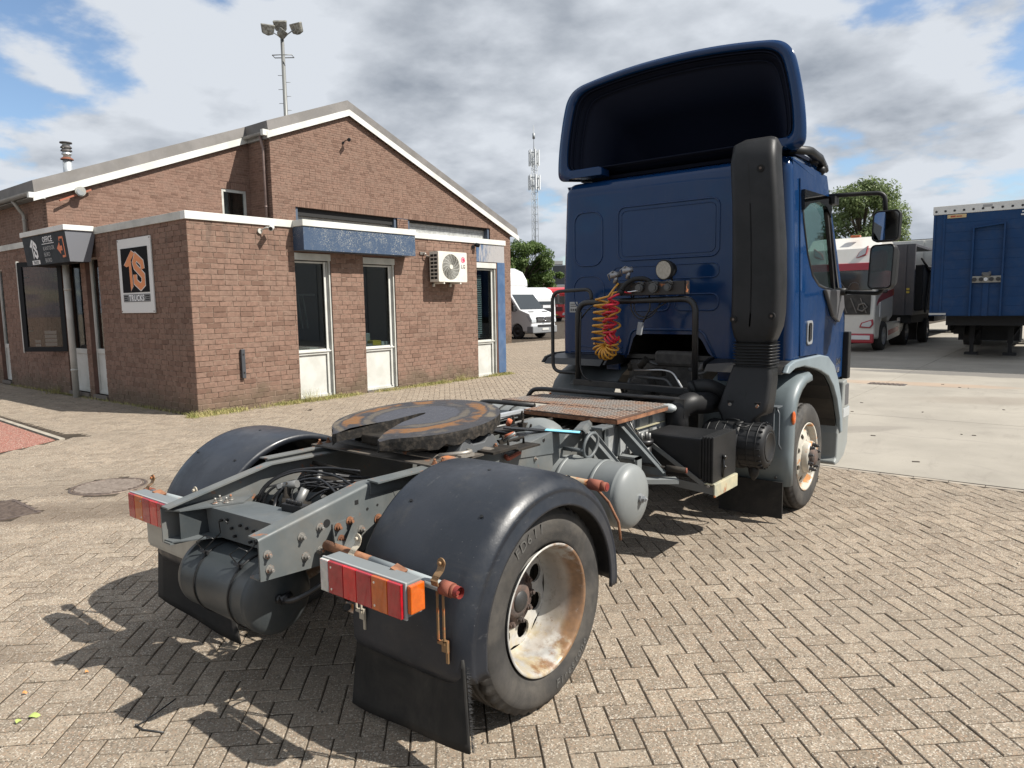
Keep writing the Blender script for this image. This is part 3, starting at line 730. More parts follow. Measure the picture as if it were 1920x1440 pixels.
mb = MB(); mb.box(XF-.7, XF-.65, 5.66, 5.98, 1.15, 1.55); mb.box(XF-.72, XF-.62, 5.78, 5.86, .98, 1.15); single('monitor', mb, mat('monitor_black', (.02, .02, .02), .2), 'dark computer monitor inside the first window from the corner', 'monitor')
mb = MB(); mb.box(XF-.62, XF-.16, 5.62, 6.3, .93, .965); mb.box(XF-.5, XF-.2, 5.95, 6.15, .965, 1.0); single('desk', mb, mat('desk_grey', (.45, .43, .40), .6), 'grey desk top behind the sill of the first window from the corner', 'desk')
mb = MB(); mb.box(XF-.24, XF-.18, 10.98, 11.2, .94, 1.05); single('desk_organiser', mb, M_FRAME_BLK, 'black organiser on the sill inside the window beside the blue post', 'organiser')

# ---- side wall: windows, open sash, downpipe, canopy sign ---------------------------------------
def side_window(u0, u1, z0, z1, sill, mat_f=M_WHITE):
    yin = YL+.08; x1, x0 = XF-u0, XF-u1; t = .06; mb = MB()
    for a0, a1, b0, b1 in ((x0, x0+t, z0, z1), (x1-t, x1, z0, z1), (x0+t, x1-t, z1-.06, z1), (x0+t, x1-t, sill-.05, sill+.05), (x0+t, x1-t, z0, z0+.07)): mb.box(a0, a1, yin, yin+.06, b0, b1)
    win = obj('window', mb, mat_f, office, bevel=.004)
    mb = MB(); mb.box(x0+t, x1-t, yin+.03, yin+.037, sill+.05, z1-.06); obj('pane', mb, M_DKGLASS, win)
    mb = MB(); mb.box(x0+t, x1-t, yin+.02, yin+.04, z0+.07, sill-.05); obj('lower_panel', mb, mat_f, win)
    mb = MB(); mb.box(x0, x1, YL-.04, YL+.12, z0-.08, z0); obj('threshold', mb, M_SILL, win)
    return win
side_window(*lw[0][:2], .1, 2.86, .97); side_window(*lw[1][:2], .1, 2.90, .95); side_window(*lw[2][:2], .1, 2.85, .95)
# open black sash hinged beside the downpipe
hx, hy = -13.94, YL-.01; ex, ey = -14.86, 3.02; dirv = Vector((ex-hx, ey-hy, 0)); Lw = dirv.length; dirv.normalize(); nn = Vector((dirv.y, -dirv.x, 0))
sash = holder('open_window_sash', office); OFFS[sash.name] = OFFS[office.name]
def on_sash(a0, a1, z0, z1, d0, d1, mb=None):
    mb = mb or MB(); A = Vector((hx, hy, 0)); vs = []
    for z in (z0, z1):
        for a, d_ in ((a0, d0), (a1, d0), (a1, d1), (a0, d1)): vs.append(A+dirv*a+nn*d_+Vector((0, 0, z)))
    return mb.add(vs, [(0,3,2,1),(4,5,6,7),(0,1,5,4),(1,2,6,5),(2,3,7,6),(3,0,4,7)])
zb, zt_, fw = .93, 2.83, .10
mb = MB(); on_sash(0, Lw, zb, zb+fw, 0, .05, mb); on_sash(0, Lw, zt_-fw, zt_, 0, .05, mb); on_sash(0, fw, zb+fw, zt_-fw, 0, .05, mb); on_sash(Lw-fw, Lw, zb+fw, zt_-fw, 0, .05, mb)
obj('sash_frame', mb, M_FRAME_BLK, sash)
mb = MB(); on_sash(Lw, Lw+.02, zb-.02, zt_+.02, -.005, .055, mb); obj('sash_edge', mb, M_WHITE, sash)
obj('sash_pane', on_sash(fw, Lw-fw, zb+fw, zt_-fw, .02, .026), glass_mat('sash_glass', (.80, .78, .76), trans=.85), sash)
zz_ = zb+fw
for k in range(4): obj('sticker', on_sash(.26, .55, zz_+.02+k*.085, zz_+.09+k*.085, .054 if 0 else .030, .033), mat('sticker_white', (.7, .7, .7), .6), sash); obj('sticker_band', on_sash(.42, .545, zz_+.025+k*.085, zz_+.085+k*.085, .034, .036), mat('sticker_red', (.55, .02, .03), .6), sash)
for k in range(2): obj('sticker', on_sash(.66, .79, zz_+.01+k*.08, zz_+.07+k*.08, .030, .033), mat('sticker_white', (.7, .7, .7), .6), sash)
for z in (1.36, 2.5): obj('stay', on_sash(Lw-.2, Lw-.04, z, z+.025, .05, .07), M_WHITE, sash)
# downpipe
mb = MB(); mb.cyl((-13.30, YL-.14, 0), (-13.30, YL-.14, 2.86), .062, n=20)
for z in (.55, 2.2): mb.cyl((-13.30, YL-.14, z), (-13.30, YL-.14, z+.05), .068, n=20)
obj('downpipe', mb, mat('pvc_pale', (.50, .49, .45), .5, col2=(.42, .41, .37), nscale=3), office)
# dark canopy box over the entrance, front leaning inward
xa, xb, yf = -14.35, -12.10, 3.0
mb = MB(); M_ANTH = mat('anthracite', (.016, .020, .025), .6, spec=.15, col2=(.030, .035, .04)); M_ANTH2 = mat('grey_cheek', (.13, .135, .15), .45)
vs = [(xa, yf, 3.30), (xb, yf, 3.30), (xb, YL, 3.30), (xa, YL, 3.30), (xa, yf+.06, 2.72), (xb-.02, yf+.06, 2.72), (xb-.02, YL-.12, 2.72), (xa, YL-.12, 2.72)]
mb.add(vs, [(0,1,2,3), (4,7,6,5), (0,4,5,1), (3,7,4,0), (2,3,7,6)]); obj('entrance_canopy', mb, M_ANTH, office)
mb = MB(); mb.add([(xb+.003, yf, 3.30), (xb+.003, YL, 3.30), (xb-.017, YL-.12, 2.72), (xb-.017, yf+.06, 2.72)], [(0, 1, 2, 3)]); obj('canopy_cheek', mb, M_ANTH2, office)
mb = MB(); mb.box(xa-.02, xb+.03, yf-.03, YL-.036, 3.303, 3.40); obj('canopy_trim', mb, M_TRIM, office, bevel=.004)
LET = MB(); n_f = Vector((0, -.58, -.06)).normalized()
def cpt(u, v):  # point on the leaning canopy front, u from left, v up
    t = v/.58; return Vector((xa+u, yf+.06*(1-t)-.004, 2.72+v))
yd = (cpt(0, .58)-cpt(0, 0)).normalized()
M_LETW = mat('lettering_white', (.72, .74, .74), .5); M_LETO = mat('lettering_orange', (.62, .16, .05), .5)
add_text(LET, 'OFFICE', .155, cpt(1.33, .42), (1, 0, 0), yd, bold=.002); LET2 = MB()
add_text(LET2, 'KANTOOR', .115, cpt(1.33, .265), (1, 0, 0), yd); add_text(LET2, 'BÜRO', .115, cpt(1.20, .150), (1, 0, 0), yd); add_text(LET2, 'BIURO', .115, cpt(1.22, .035), (1, 0, 0), yd)
LET.v += []; a, b_ = cpt(1.02, .385), cpt(1.64, .385); LET.add([a, b_, b_+yd*.012, a+yd*.012], [(0, 1, 2, 3)])
obj('office_lettering', LET, M_LETW, office); obj('translation_lettering', LET2, mat('lettering_dim', (.40, .41, .41), .5), office)
def logo(mb, o, xd, yd_, sx, sy, grow=0.):
    """angular monogram of a T and an S in a 0..1 box"""
    o, xd, yd_ = Vector(o), Vector(xd), Vector(yd_)
    Tp = [(0, .65), (.40, 1.0), (.57, .93), (.36, .76), (.40, .12), (.27, 0), (.25, .62), (.12, .60)]
    L, R_ = stroke2([(.93, .52), (.90, .68), (.62, .84), (.52, .70), (.56, .60), (.93, .36), (.93, .17), (.77, .09), (.53, .22), (.53, .40)], .165+grow)
    def P(p): return o+xd*(p[0]*sx)+yd_*(p[1]*sy)
    if grow:
        cx_, cy_ = .28, .5; Tp = [(cx_+(x-cx_)*(1+grow*1.5), cy_+(y-cy_)*(1+grow*.5)) for x, y in Tp]
    tl = tessellate_polygon([[Vector((x, y, 0)) for x, y in Tp]]); mb.add([P(p) for p in Tp], [tuple(t) for t in tl])
    n = len(L); mb.add([P(p) for p in L]+[P(p) for p in R_], [(i, i+1, n+i+1, n+i) for i in range(n-1)])
mb = MB(); logo(mb, cpt(.36, .12), (1, 0, 0), yd, .36, .40); mb.add([cpt(.34, .02), cpt(.76, .02), cpt(.76, .10), cpt(.34, .10)], [(0, 1, 2, 3)])
obj('logo_lettering', mb, M_LETW, office); mb = MB(); add_text(mb, 'TRUCKS', .075, cpt(.55, .033)+Vector((0, -.002, 0)), (1, 0, 0), yd, bold=.002); obj('caption_lettering', mb, M_ANTH, office)
mb = MB()
for u0, v0, u1, v1 in ((1.92, .48, 2.10, .44), (2.07, .10, 2.11, .48), (1.95, .09, 2.10, .13), (1.90, .40, 1.93, .48)): A_, B_ = cpt(u0, v0), cpt(u1, v1); mb.add([cpt(u0, v0), cpt(u1, v0), cpt(u1, v1), cpt(u0, v1)], [(0, 1, 2, 3)])
mb.add([cpt(1.74, .27), cpt(1.90, .38), cpt(1.90, .31), cpt(2.0, .31), cpt(2.0, .22), cpt(1.90, .22), cpt(1.90, .15)], [(0, 1, 6), (2, 3, 4, 5)])
obj('arrow_pictogram', mb, M_LETO, office)
# trucks sign on the side wall
sg = thing('trucks_sign', 'white board with a black panel, orange angular monogram on the brick side wall', 'sign', (-10.46, YL-.03, 1.72))
x0, x1 = -11.12, -9.81
mb = MB(); mb.box(x0, x1, YL-.035, YL-.012, 1.73, 3.07); obj('board', mb, mat('sign_white', (.60, .60, .58), .4), sg, bevel=.003)
mb = MB(); mb.box(x0+.13, x1-.13, YL-.040, YL-.036, 2.10, 2.90); obj('black_panel', mb, mat('sign_black', (.006, .006, .007), .7, spec=.1), sg)
mb = MB(); mb.box(x0+.13, x1-.13, YL-.040, YL-.036, 1.93, 2.07); obj('grey_band', mb, mat('sign_grey', (.10, .10, .10), .4), sg)
mb = MB(); logo(mb, (x0+.25, YL-.0415, 2.13), (1, 0, 0), (0, 0, 1), .78, .72, .035); obj('monogram_outline', mb, mat('mono_pale', (.65, .62, .58), .5), sg)
mb = MB(); logo(mb, (x0+.25, YL-.043, 2.13), (1, 0, 0), (0, 0, 1), .78, .72, -.01); obj('monogram', mb, mat('mono_orange', (.62, .20, .045), .45), sg)
mb = MB(); add_text(mb, 'TRUCKS', .15, ((x0+x1)/2, YL-.0415, 1.95), (1, 0, 0), (0, 0, 1), bold=.004, space=1.1); obj('lettering', mb, M_LETW, sg)
mb = MB()
for k in range(3):
    mb.box(x0+.16, x0+.31-.03*(k % 2), YL-.042, YL-.0405, 1.957+k*.035, 1.972+k*.035); mb.box(x1-.31+.03*(k % 2), x1-.16, YL-.042, YL-.0405, 1.957+k*.035, 1.972+k*.035)
obj('speed_stripe', mb, mat('sign_black', (0, 0, 0), .4), sg)
mb = MB()
for x, z in ((x0+.03, 1.76), (x1-.03, 1.76), (x0+.03, 3.04), (x1-.03, 3.04)): mb.cyl((x, YL-.04, z), (x, YL-.034, z), .012, n=8)
obj('screw', mb, M_IRON, sg)
# wall bumper bar
t = thing('wall_buffer', 'narrow dark grey vertical steel buffer bolted to the front brick wall', 'wall buffer', (XF+.03, 4.38, .56))
mb = MB(); mb.box(XF+.012, XF+.065, 4.345, 4.415, .56, 1.07); obj('buffer_bar', mb, mat('buffer_grey', (.045, .048, .055), .5), t, bevel=.006)
for z in (.66, .98): mb = MB(); mb.cyl((XF+.066, 4.38, z), (XF+.072, 4.38, z), .014, n=10); obj('bolt', mb, mat('bolt_black', (.01, .01, .01), .5), t)
# cameras
def security_cam(label, loc, base, col, r=.045, L=.16, d=(.6, -.55, -.25)):
    t = thing('security_camera', label, 'camera', base); a = Vector(loc); dv = Vector(d).normalized()
    mb = MB(); mb.cyl(base, Vector(base)+Vector((.03, 0, 0)), .045, n=14); mb.tube([base, Vector(base).lerp(a, .6)+Vector((0, 0, .03)), a], .014, 8); obj('bracket', mb, col, t)
    mb = MB(); mb.cyl(a-dv*L*.5, a+dv*L*.5, r, n=16); obj('housing', mb, col, t, bevel=.006)
    mb = MB(); mb.cyl(a+dv*L*.5, a+dv*(L*.5+.004), r*.7, n=16); obj('lens', mb, mat('lens_black', (.01, .01, .012), .1), t)
security_cam('small white bullet camera under the white trim left of the blue canopy', (XF+.20, 4.98, 3.19), (XF+.01, 4.86, 3.14), M_WHITE)
security_cam('small black camera at the white trim above the window beside the blue post', (XF+.10, 10.62, 3.20), (XF+.01, 10.55, 3.16), M_FRAME_BLK, .05, .09, (.9, .1, -.2))
# air conditioner
ac = thing('air_conditioner', 'white wall mounted air conditioner outdoor unit with round fan grille', 'air conditioner', (XF+.2, 9.45, 2.28))
AX = XF+.37; y0, y1, z0, z1 = 9.0, 9.93, 2.30, 2.97
M_AC = mat('ac_white', (.62, .60, .54), .45, col2=(.56, .54, .48)); mb = MB()
fr = rrect(y0, y1, z0, z1, .03); circ = [(9.40+.285*math.cos(a), 2.635+.285*math.sin(a)) for a in np.linspace(0, 2*PI, 40, endpoint=False)]
mb.poly([fr, circ[::-1]], 'X', AX-.015, AX); mb.box(AX-.28, AX-.02, y0+.01, y1-.01, z0, z0+.012); mb.box(AX-.28, AX-.02, y0+.005, y1-.005, z1-.012, z1); mb.box(AX-.28, AX-.265, y0+.01, y1-.01, z0+.013, z1-.013); mb.box(AX-.28, AX-.02, y1-.02, y1-.005, z0+.013, z1-.013)
obj('casing', mb, M_AC, ac)
mb = MB(); mb.box(AX-.26, AX-.10, y0+.03, y1-.04, z0+.02, z1-.02); obj('coil_block', mb, mat('ac_inner', (.06, .06, .055), .8), ac)
mb = MB()
for r in np.linspace(.285, .06, 12): mb.lathe([(0, r), (.004, r-.003), (0, r-.006)], (AX+.002, 9.40, 2.635), 'X', 40)
obj('fan_guard', mb, mat('ac_guard', (.50, .49, .44), .5), ac)
mb = MB(); mb.cyl((AX, 9.40, 2.635), (AX+.012, 9.40, 2.635), .05, n=20); obj('fan_hub', mb, M_AC, ac)
for k in range(15):
    a = 2*PI*k/15; mb = MB(); pts = [(AX-.004, 9.40+r*math.cos(a+r*2.8), 2.635+r*math.sin(a+r*2.8)) for r in np.linspace(.05, .28, 6)]
    mb.tube(pts, .0065, 5); obj('fan_guard_vane', mb, mat('ac_vane', (.30, .30, .28), .5), ac)
for r in range(7):
    for c_ in range(2):
        mb = MB(); mb.box(AX-.25+c_*.11, AX-.16+c_*.11, y0+.001, y0+.006, z0+.06+r*.082, z0+.115+r*.082); obj('side_vent', mb, mat('vent_black', (.01, .01, .01), .8), ac)
mb = MB(); mb.box(AX-.28, AX-.02, y0+.006, y0+.012, z0+.012, z1-.012); obj('side_panel', mb, M_AC, ac)
mb = MB(); mb.cyl((AX, 9.80, 2.80), (AX+.002, 9.80, 2.80), .068, n=24); obj('round_emblem', mb, mat('emblem_red', (.55, .015, .08), .4), ac)
mb = MB(); add_text(mb, 'L', .07, (AX+.003, 9.795, 2.775), (0, 1, 0), (0, 0, 1)); mb.lathe([(0, .052), (0, .044)], (AX+.003, 9.80, 2.80), 'X', 24, a0=.0, a1=5.2); obj('emblem_mark', mb, M_LETW, ac)
mb = MB(); add_text(mb, 'LG', .12, (AX+.003, 9.80, 2.61), (0, 1, 0), (0, 0, 1), bold=.002); obj('lettering', mb, mat('letter_grey', (.08, .08, .08), .5), ac)
mb = MB()
for yy in (9.18, 9.72): mb.bar((XF+.01, yy, 2.275), (AX-.01, yy, 2.275), .04, .035); mb.bar((XF+.03, yy, 2.20), (XF+.03, yy, 2.29), .04, .04)
obj('bracket', mb, M_AC, ac)
mb = MB(); mb.tube(round_path([(XF+.02, 8.86, 2.93), (XF+.08, 8.90, 2.93), (XF+.08, 8.90, 2.88), (XF+.09, 9.0, 2.86)], .03), .014, 8); mb.box(XF+.005, XF+.035, 8.78, 8.94, 2.90, 2.96); obj('pipe_stub', mb, mat('dull_metal', (.35, .33, .3), .4, metal=.8), ac)

# ---- workshop hall behind -----------------------------------------------------------------------
XG, XS = -17.6, -18.85; YA, ZA, SL = 14.25, 8.45, .393       # gable plane, set back plane, apex and slope
def roofz(y): return ZA-SL*abs(y-YA)
doors = [(11.95, 16.45, 2.9, 5.10), (17.0, 21.9, 2.9, 5.10)]
wall = holder('gable_wall', office); OFFS[wall.name] = OFFS[office.name]
def gr(z):
    if z < roofz(11.1): return (11.1, 23.3 if z < roofz(23.3) else YA+(ZA-z)/SL)
    return (YA-(ZA-z)/SL, min(23.3, YA+(ZA-z)/SL))
brick_wall(wall, (XG, 0, 0), (0, 1, 0), (1, 0, 0), gr, 2.9, ZA-.05, holes=doors, soldiers=[(11.95, 21.9, 5.10, 5.31)])
brick_wall(wall, (XG, 0, 0), (0, 1, 0), (1, 0, 0), lambda z: (21.9, 23.3), 0, 2.9)
wall2 = holder('set_back_wall', office); OFFS[wall2.name] = OFFS[office.name]
brick_wall(wall2, (XS, 0, 0), (0, 1, 0), (1, 0, 0), lambda z: (max(5.05, YA-(ZA-z)/SL), 11.1), 2.9, roofz(11.1), holes=[(10.08, 10.95, 4.2, 5.62)], soldiers=[(10.05, 11.0, 5.62, 5.83)], mortar=M_MORTAR_L)
wall3 = holder('return_wall', office); OFFS[wall3.name] = OFFS[office.name]
brick_wall(wall3, (XG, 11.1, 0), (-1, 0, 0), (0, -1, 0), lambda z: (0, 1.25), 2.9, roofz(11.1)-.02, mortar=M_MORTAR_L)
brick_wall(wall3, (XS, 5.05, 0), (-1, 0, 0), (0, -1, 0), lambda z: (0, 7), 2.9, roofz(5.05)-.02, mortar=M_MORTAR_L)
mb = MB()
def gable_core(x1, x0, y0, y1, zl, cuts=()):
    outer = [(y0, zl), (y1, zl), (y1, roofz(y1))]
    if y0 < YA < y1: outer.append((YA, ZA))
    outer.append((y0, roofz(y0)))
    mb.poly([outer]+[[(a, c), (a, d_), (b, d_), (b, c)] for a, b, c, d_ in cuts], 'X', x0, x1)
gable_core(XG-.002, XG-.3, 11.1, 23.3, 0, [(a, b, 2.91, d_) for a, b, c, d_ in doors]); gable_core(XS-.002, XS-.3, 5.05, 11.1, 0, [(10.08, 10.95, 4.2, 5.62)])
mb.box(XS, XG-.3, 11.102, 11.35, 0, roofz(11.1)); mb.box(-30, XS-.3, 5.052, 5.3, 0, roofz(5.05)); mb.box(-60, XG-.3, 23.05, 23.298, 0, roofz(23.3))
obj('hall_core', mb, MATS['core_brick'], office)
# roof planes, barge boards, gutters
M_ROOFX = mat('roof_sheet', (.20, .19, .18), .55, col2=(.26, .25, .235), nscale=2, metal=.1); M_FLASH = mat('roof_flashing', (.115, .108, .102), .6, spec=.3, col2=(.155, .145, .138), nscale=1.5, dirt=.3)
mb = MB()
for s in (-1, 1):
    y1 = 4.75 if s < 0 else 23.75
    def sheet(x0, x1, ya, yb):
        mb.add([(x0, ya, roofz(ya)+.16), (x1, ya, roofz(ya)+.16), (x1, yb, roofz(yb)+.16), (x0, yb, roofz(yb)+.16), (x0, ya, roofz(ya)+.50), (x1-.06, ya, roofz(ya)+.50), (x1-.06, yb, roofz(yb)+.50), (x0, yb, roofz(yb)+.50)],
               [(0,3,2,1), (4,5,6,7), (0,1,5,4), (2,3,7,6), (3,0,4,7), (1,2,6,5)])
    if s > 0: sheet(-60, XG+.12, YA, y1)
    else: sheet(-60, XG+.12, YA, 11.0); sheet(-60, XS+.12, 11.0, y1)
obj('roof', mb, M_FLASH, office, fixn=True)
mb = MB()
def barge(x, ya, yb, h=.175):
    mb.add([(x, ya, roofz(ya)-.03), (x+.03, ya, roofz(ya)-.03), (x+.03, yb, roofz(yb)-.03), (x, yb, roofz(yb)-.03), (x, ya, roofz(ya)+h), (x+.03, ya, roofz(ya)+h), (x+.03, yb, roofz(yb)+h), (x, yb, roofz(yb)+h)],
           [(0,3,2,1), (4,5,6,7), (0,1,5,4), (1,2,6,5), (2,3,7,6), (3,0,4,7)])
barge(XG+.11, YA, 23.8); barge(XG+.11, YA-.001, 10.95); barge(XS+.11, 11.1, 4.72)
mb2 = MB(); mb2.add([(XG-.02, y, roofz(y)-.0) for y in (YA, 23.7, )]+[(XG+.11, y, roofz(y)-.02) for y in (23.7, YA)], [(0, 1, 2, 3)])
obj('barge_board', mb, M_TRIM, office)
mb = MB(); zc = roofz(4.85)+.10
mb.lathe([(-60, .09), (XS+.05, .09)], (0, 4.70, zc+.05), 'X', 10, a0=PI, a1=2*PI); mb.box(-60, XS+.06, 4.78, 5.06, zc-.06, zc-.03); mb.lathe([(XS+.0, .09), (XG+.05, .09)], (0, 10.92, roofz(11.0)+.14), 'X', 10, a0=PI, a1=2*PI); mb.box(XS+.16, XG+.06, 10.99, 11.1, roofz(11.1)-.08, roofz(11.1)+.1)
obj('gutter', mb, mat('gutter_zinc', (.27, .265, .25), .5, col2=(.2, .2, .19)), office)
mb = MB(); mb.box(XS-.0, XS+.13, 4.62, 5.0, roofz(4.8)+.02, roofz(4.8)+.16); mb.box(XG+.0, XG+.13, 10.80, 11.02, roofz(10.9)+.06, roofz(10.9)+.24); obj('gutter_end_box', mb, M_TRIM, office)
mb = MB(); M_PIPE = mat('pipe_brown', (.23, .165, .145), .5, col2=(.18, .13, .115))
mb.tube(round_path([(-17.84, 10.93, roofz(11.)+.06), (-17.84, 11.0, roofz(11.)-.25), (-17.84, 11.02, roofz(11.)-.3), (-17.84, 11.02, 3.2)], .08), .045, 10); mb.cyl((-17.84, 11.02, 5.0), (-17.84, 11.02, 5.06), .052, n=10); obj('rainwater_pipe', mb, M_PIPE, office)
mb = MB(); mb.tube(round_path([(-20.3, 4.72, zc), (-20.3, 4.9, zc-.3), (-20.3, 4.97, zc-.4), (-20.3, 4.97, 3.2)], .08), .05, 10); mb.cyl((-20.3, 4.97, 4.3), (-20.3, 4.97, 4.36), .058, n=10); obj('rainwater_pipe', mb, mat('pipe_grey', (.30, .28, .25), .5), office)
# set back window
mb = MB()
for a0, a1, b0, b1 in ((10.08, 10.16, 4.2, 5.62), (10.87, 10.95, 4.2, 5.62), (10.16, 10.87, 5.53, 5.62), (10.16, 10.87, 4.2, 4.3)): mb.box(XS-.10, XS-.02, a0, a1, b0, b1)
win = obj('window', mb, M_GREYTRIM, office, bevel=.005); mb = MB(); mb.box(XS-.07, XS-.06, 10.16, 10.87, 4.3, 5.53); obj('pane', mb, M_DKGLASS, win)
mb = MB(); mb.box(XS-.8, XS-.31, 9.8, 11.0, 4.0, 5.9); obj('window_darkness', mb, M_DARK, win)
# overhead doors: slatted roller curtains behind dark jambs
M_ROLL = mat('roller_grey', (.48, .49, .48), .5, col2=(.34, .35, .34), metal=.1)
for (a, b, c, d_) in doors:
    dr = holder('overhead_door', office); OFFS[dr.name] = OFFS[office.name]
    mb = MB(); mb.box(XG-.30, XG-.05, a, a+.12, 2.9, d_); mb.box(XG-.30, XG-.05, b-.12, b, 2.9, d_); obj('door_jamb', mb, mat('blue_grey_steel', (.07, .09, .125), .5), dr)
    mb = MB(); hd = .26 if a < 14 else .07; mb.box(XG-.33, XG-.12, a+.12, b-.12, d_-hd, d_); obj('door_top_shade', mb, mat('door_shade_black', (.012, .012, .012), .8), dr)  # black strip stands in for shade and gap above the roller curtain
    for k in range(15):
        mb = MB(); mb.box(XG-.28, XG-.26, a+.12, b-.12, 3.0+k*.135, 3.0+k*.135+.128); obj('roller_slat', mb, M_ROLL, dr, bevel=.004, seg=1)
mb = MB(); mb.box(XG-.29, XG+.0, 16.45, 17.0, 2.9, 5.10); obj('door_pillar', mb, MATS['blue_grey_steel'], office)
# flue, lamp, stay rod
fl = thing('roof_flue', 'galvanised chimney flue with stacked rain collars on the workshop roof', 'chimney', (-19.9, 6.05, 5.6))
fx, fy = -20.2, 6.15; mb = MB(); mb.cyl((fx, fy, 5.3), (fx, fy, 6.15), .125, .115, n=20); obj('flue_pipe', mb, mat('galvanised', (.50, .53, .55), .4, metal=.5, col2=(.38, .4, .42)), fl)
for z, r, m_ in ((6.12, .17, mat('rusty_collar', (.16, .055, .03), .8)), (6.27, .135, MATS['galvanised']), (6.36, .15, mat('collar_dark', (.06, .055, .055), .6)), (6.45, .15, MATS['collar_dark'])):
    mb = MB(); mb.lathe([(z-6.0, r), (z-6.0+.03, r-.01), (z-6+.07, .10)], (fx, fy, 6.0), 'Z', 24); obj('flue_collar', mb, m_, fl)
mb = MB(); mb.cyl((fx, fy, 6.15), (fx, fy, 6.58), .095, n=20); obj('flue_neck', mb, mat('flue_pale', (.48, .48, .45), .5), fl); mb = MB(); mb.cyl((fx, fy, 6.58), (fx, fy, 6.61), .16, n=24); obj('flue_cap', mb, MATS['collar_dark'], fl)
t = thing('wall_floodlight', 'round pale floodlight on the wall below the left end of the white barge board', 'lamp', (XS+.1, 5.85, 4.95)); mb = MB(); mb.cyl((XS+.02, 5.85, 5.08), (XS+.28, 5.82, 5.02), .10, .13, n=16); obj('lamp_housing', mb, M_GREYTRIM, t)
mb = MB(); mb.cyl((XS+.281, 5.82, 5.02), (XS+.285, 5.82, 5.02), .10, n=16); obj('lamp_glass', mb, mat('lamp_glass', (.25, .26, .26), .1), t)
mb = MB(); mb.bar((XS+.22, 5.30, 4.73), (XS+.10, 6.15, 5.12), .05, .04); single('stay_rod', mb, mat('rust_red', (.28, .09, .05), .7), 'rusty red rod propped under the left end of the white barge board', 'rod')
security_cam('small black camera high on the brick gable below the roof peak', (XG+.28, 14.07, 7.55), (XG+.01, 14.02, 7.48), M_FRAME_BLK, .06, .2)
# ------------------------------------------------------------------ tractor truck (truck axes = world axes, rear axle over the origin)
M_CH = mat('chassis_grey', (.078, .088, .092), .45, spec=.35, col2=(.115, .125, .128), nscale=3, dirt=.45, rvar=.1)
M_CHR = mat('chassis_grey_worn', (.085, .096, .098), .5, spec=.35, col2=(.125, .132, .13), nscale=4, dirt=.6, rust=.24, rvar=.1)
M_RAILF = mat('rail_pale', (.22, .235, .24), .5, col2=(.33, .34, .34), nscale=9, dirt=.8, rust=.15)
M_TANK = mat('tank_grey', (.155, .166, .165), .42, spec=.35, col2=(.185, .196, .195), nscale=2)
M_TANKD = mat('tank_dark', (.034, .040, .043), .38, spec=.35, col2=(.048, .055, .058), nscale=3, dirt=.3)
M_PLAS = mat('black_plastic', (.009, .0095, .010), .48, spec=.28, col2=(.015, .015, .016), nscale=5, bump=.15, bscale=300)
M_FEND, q, b = new_mat('fender_plastic'); P = q.node('ShaderNodeNewGeometry').outputs['Position']
c = q.mix(q.ramp(q.noise(P, 2.2, 6, .6), .35, .65), (.012, .015, .021), (.021, .024, .031)); c = q.mix(q.ramp(q.noise(P, 3.2, 9, .75, .6), .52, .74, 0, .5), c, (.060, .056, .050))
c = q.mix(q.ramp(q.noise(q.vmath('MULTIPLY', P, (1, .25, 1)), 26, 8, .8), .60, .68, 0, .35), c, (.11, .11, .11))
sc_ = q.math('MULTIPLY', q.ramp(q.vmath('DISTANCE', P, (1.20, -.385, .985), out=1), .085, .02), q.ramp(q.noise(P, 42, 6, .7), .47, .55)); c = q.mix(q.math('MULTIPLY', sc_, .9), c, (.22, .22, .22))
c = q.mix(q.ramp(q.voronoi(P, 24, 'Distance'), .045, .03, 0, .6), c, (.16, .16, .16)); q.put(b.inputs['Base Color'], c)
q.put(b.inputs['Roughness'], q.ramp(q.noise(P, 5, 7, .65), .3, .7, .28, .55)); b.inputs['Specular IOR Level'].default_value = .45; MATS['fender_plastic'] = M_FEND
bn = q.node('ShaderNodeBump'); bn.inputs['Strength'].default_value = .12; bn.inputs['Distance'].default_value = .003; q.put(bn.inputs['Height'], q.noise(P, 90, 4, .6)); q.l.new(bn.outputs[0], b.inputs['Normal'])
M_RUB = mat('tyre_rubber', (.030, .029, .028), .75, spec=.3, col2=(.052, .049, .046), nscale=6, bump=.2, bscale=220, dirt=.5)
M_FLAP = mat('rubber_flap', (.014, .014, .014), .7, spec=.25, col2=(.022, .021, .020), nscale=5, dirt=.2)
M_BLK = mat('black_paint', (.012, .012, .013), .4, dirt=.25)
M_GRIME = mat('grime_black', (.012, .0105, .009), .8, spec=.25, col2=(.030, .025, .02), nscale=12, bump=.5, bscale=60)
M_RIM, q, b = new_mat('rim_worn'); P = q.node('ShaderNodeNewGeometry').outputs['Position']; px_, py_, pz_ = q.node_out3(P); zc_ = q.math('SUBTRACT', pz_, .45)
rr_ = q.math('SQRT', q.math('ADD', q.math('MULTIPLY', py_, py_), q.math('MULTIPLY', zc_, zc_)))
c = q.mix(q.ramp(q.noise(P, 5, 6, .65), .35, .65), (.33, .325, .31), (.47, .455, .42)); c = q.mix(q.ramp(q.noise(P, 28, 6, .75), .50, .72, 0, .45), c, (.16, .14, .115))
low = q.math('MULTIPLY', q.ramp(zc_, -.08, -.2), q.ramp(q.noise(P, 9, 5, .6), .42, .62)); c = q.mix(q.math('MULTIPLY', low, .55), c, (.36, .27, .10))
side_ = q.math('MULTIPLY', q.ramp(rr_, .240, .262), q.ramp(q.math('ADD', q.noise(P, 11, 7, .7), q.math('MULTIPLY', q.math('ADD', py_, q.math('MULTIPLY', zc_, -.25)), .85)), .46, .66))
c = q.mix(q.math('MULTIPLY', side_, .9), c, q.mix(q.noise(P, 50, 5, .6), (.075, .035, .014), (.26, .125, .045)))
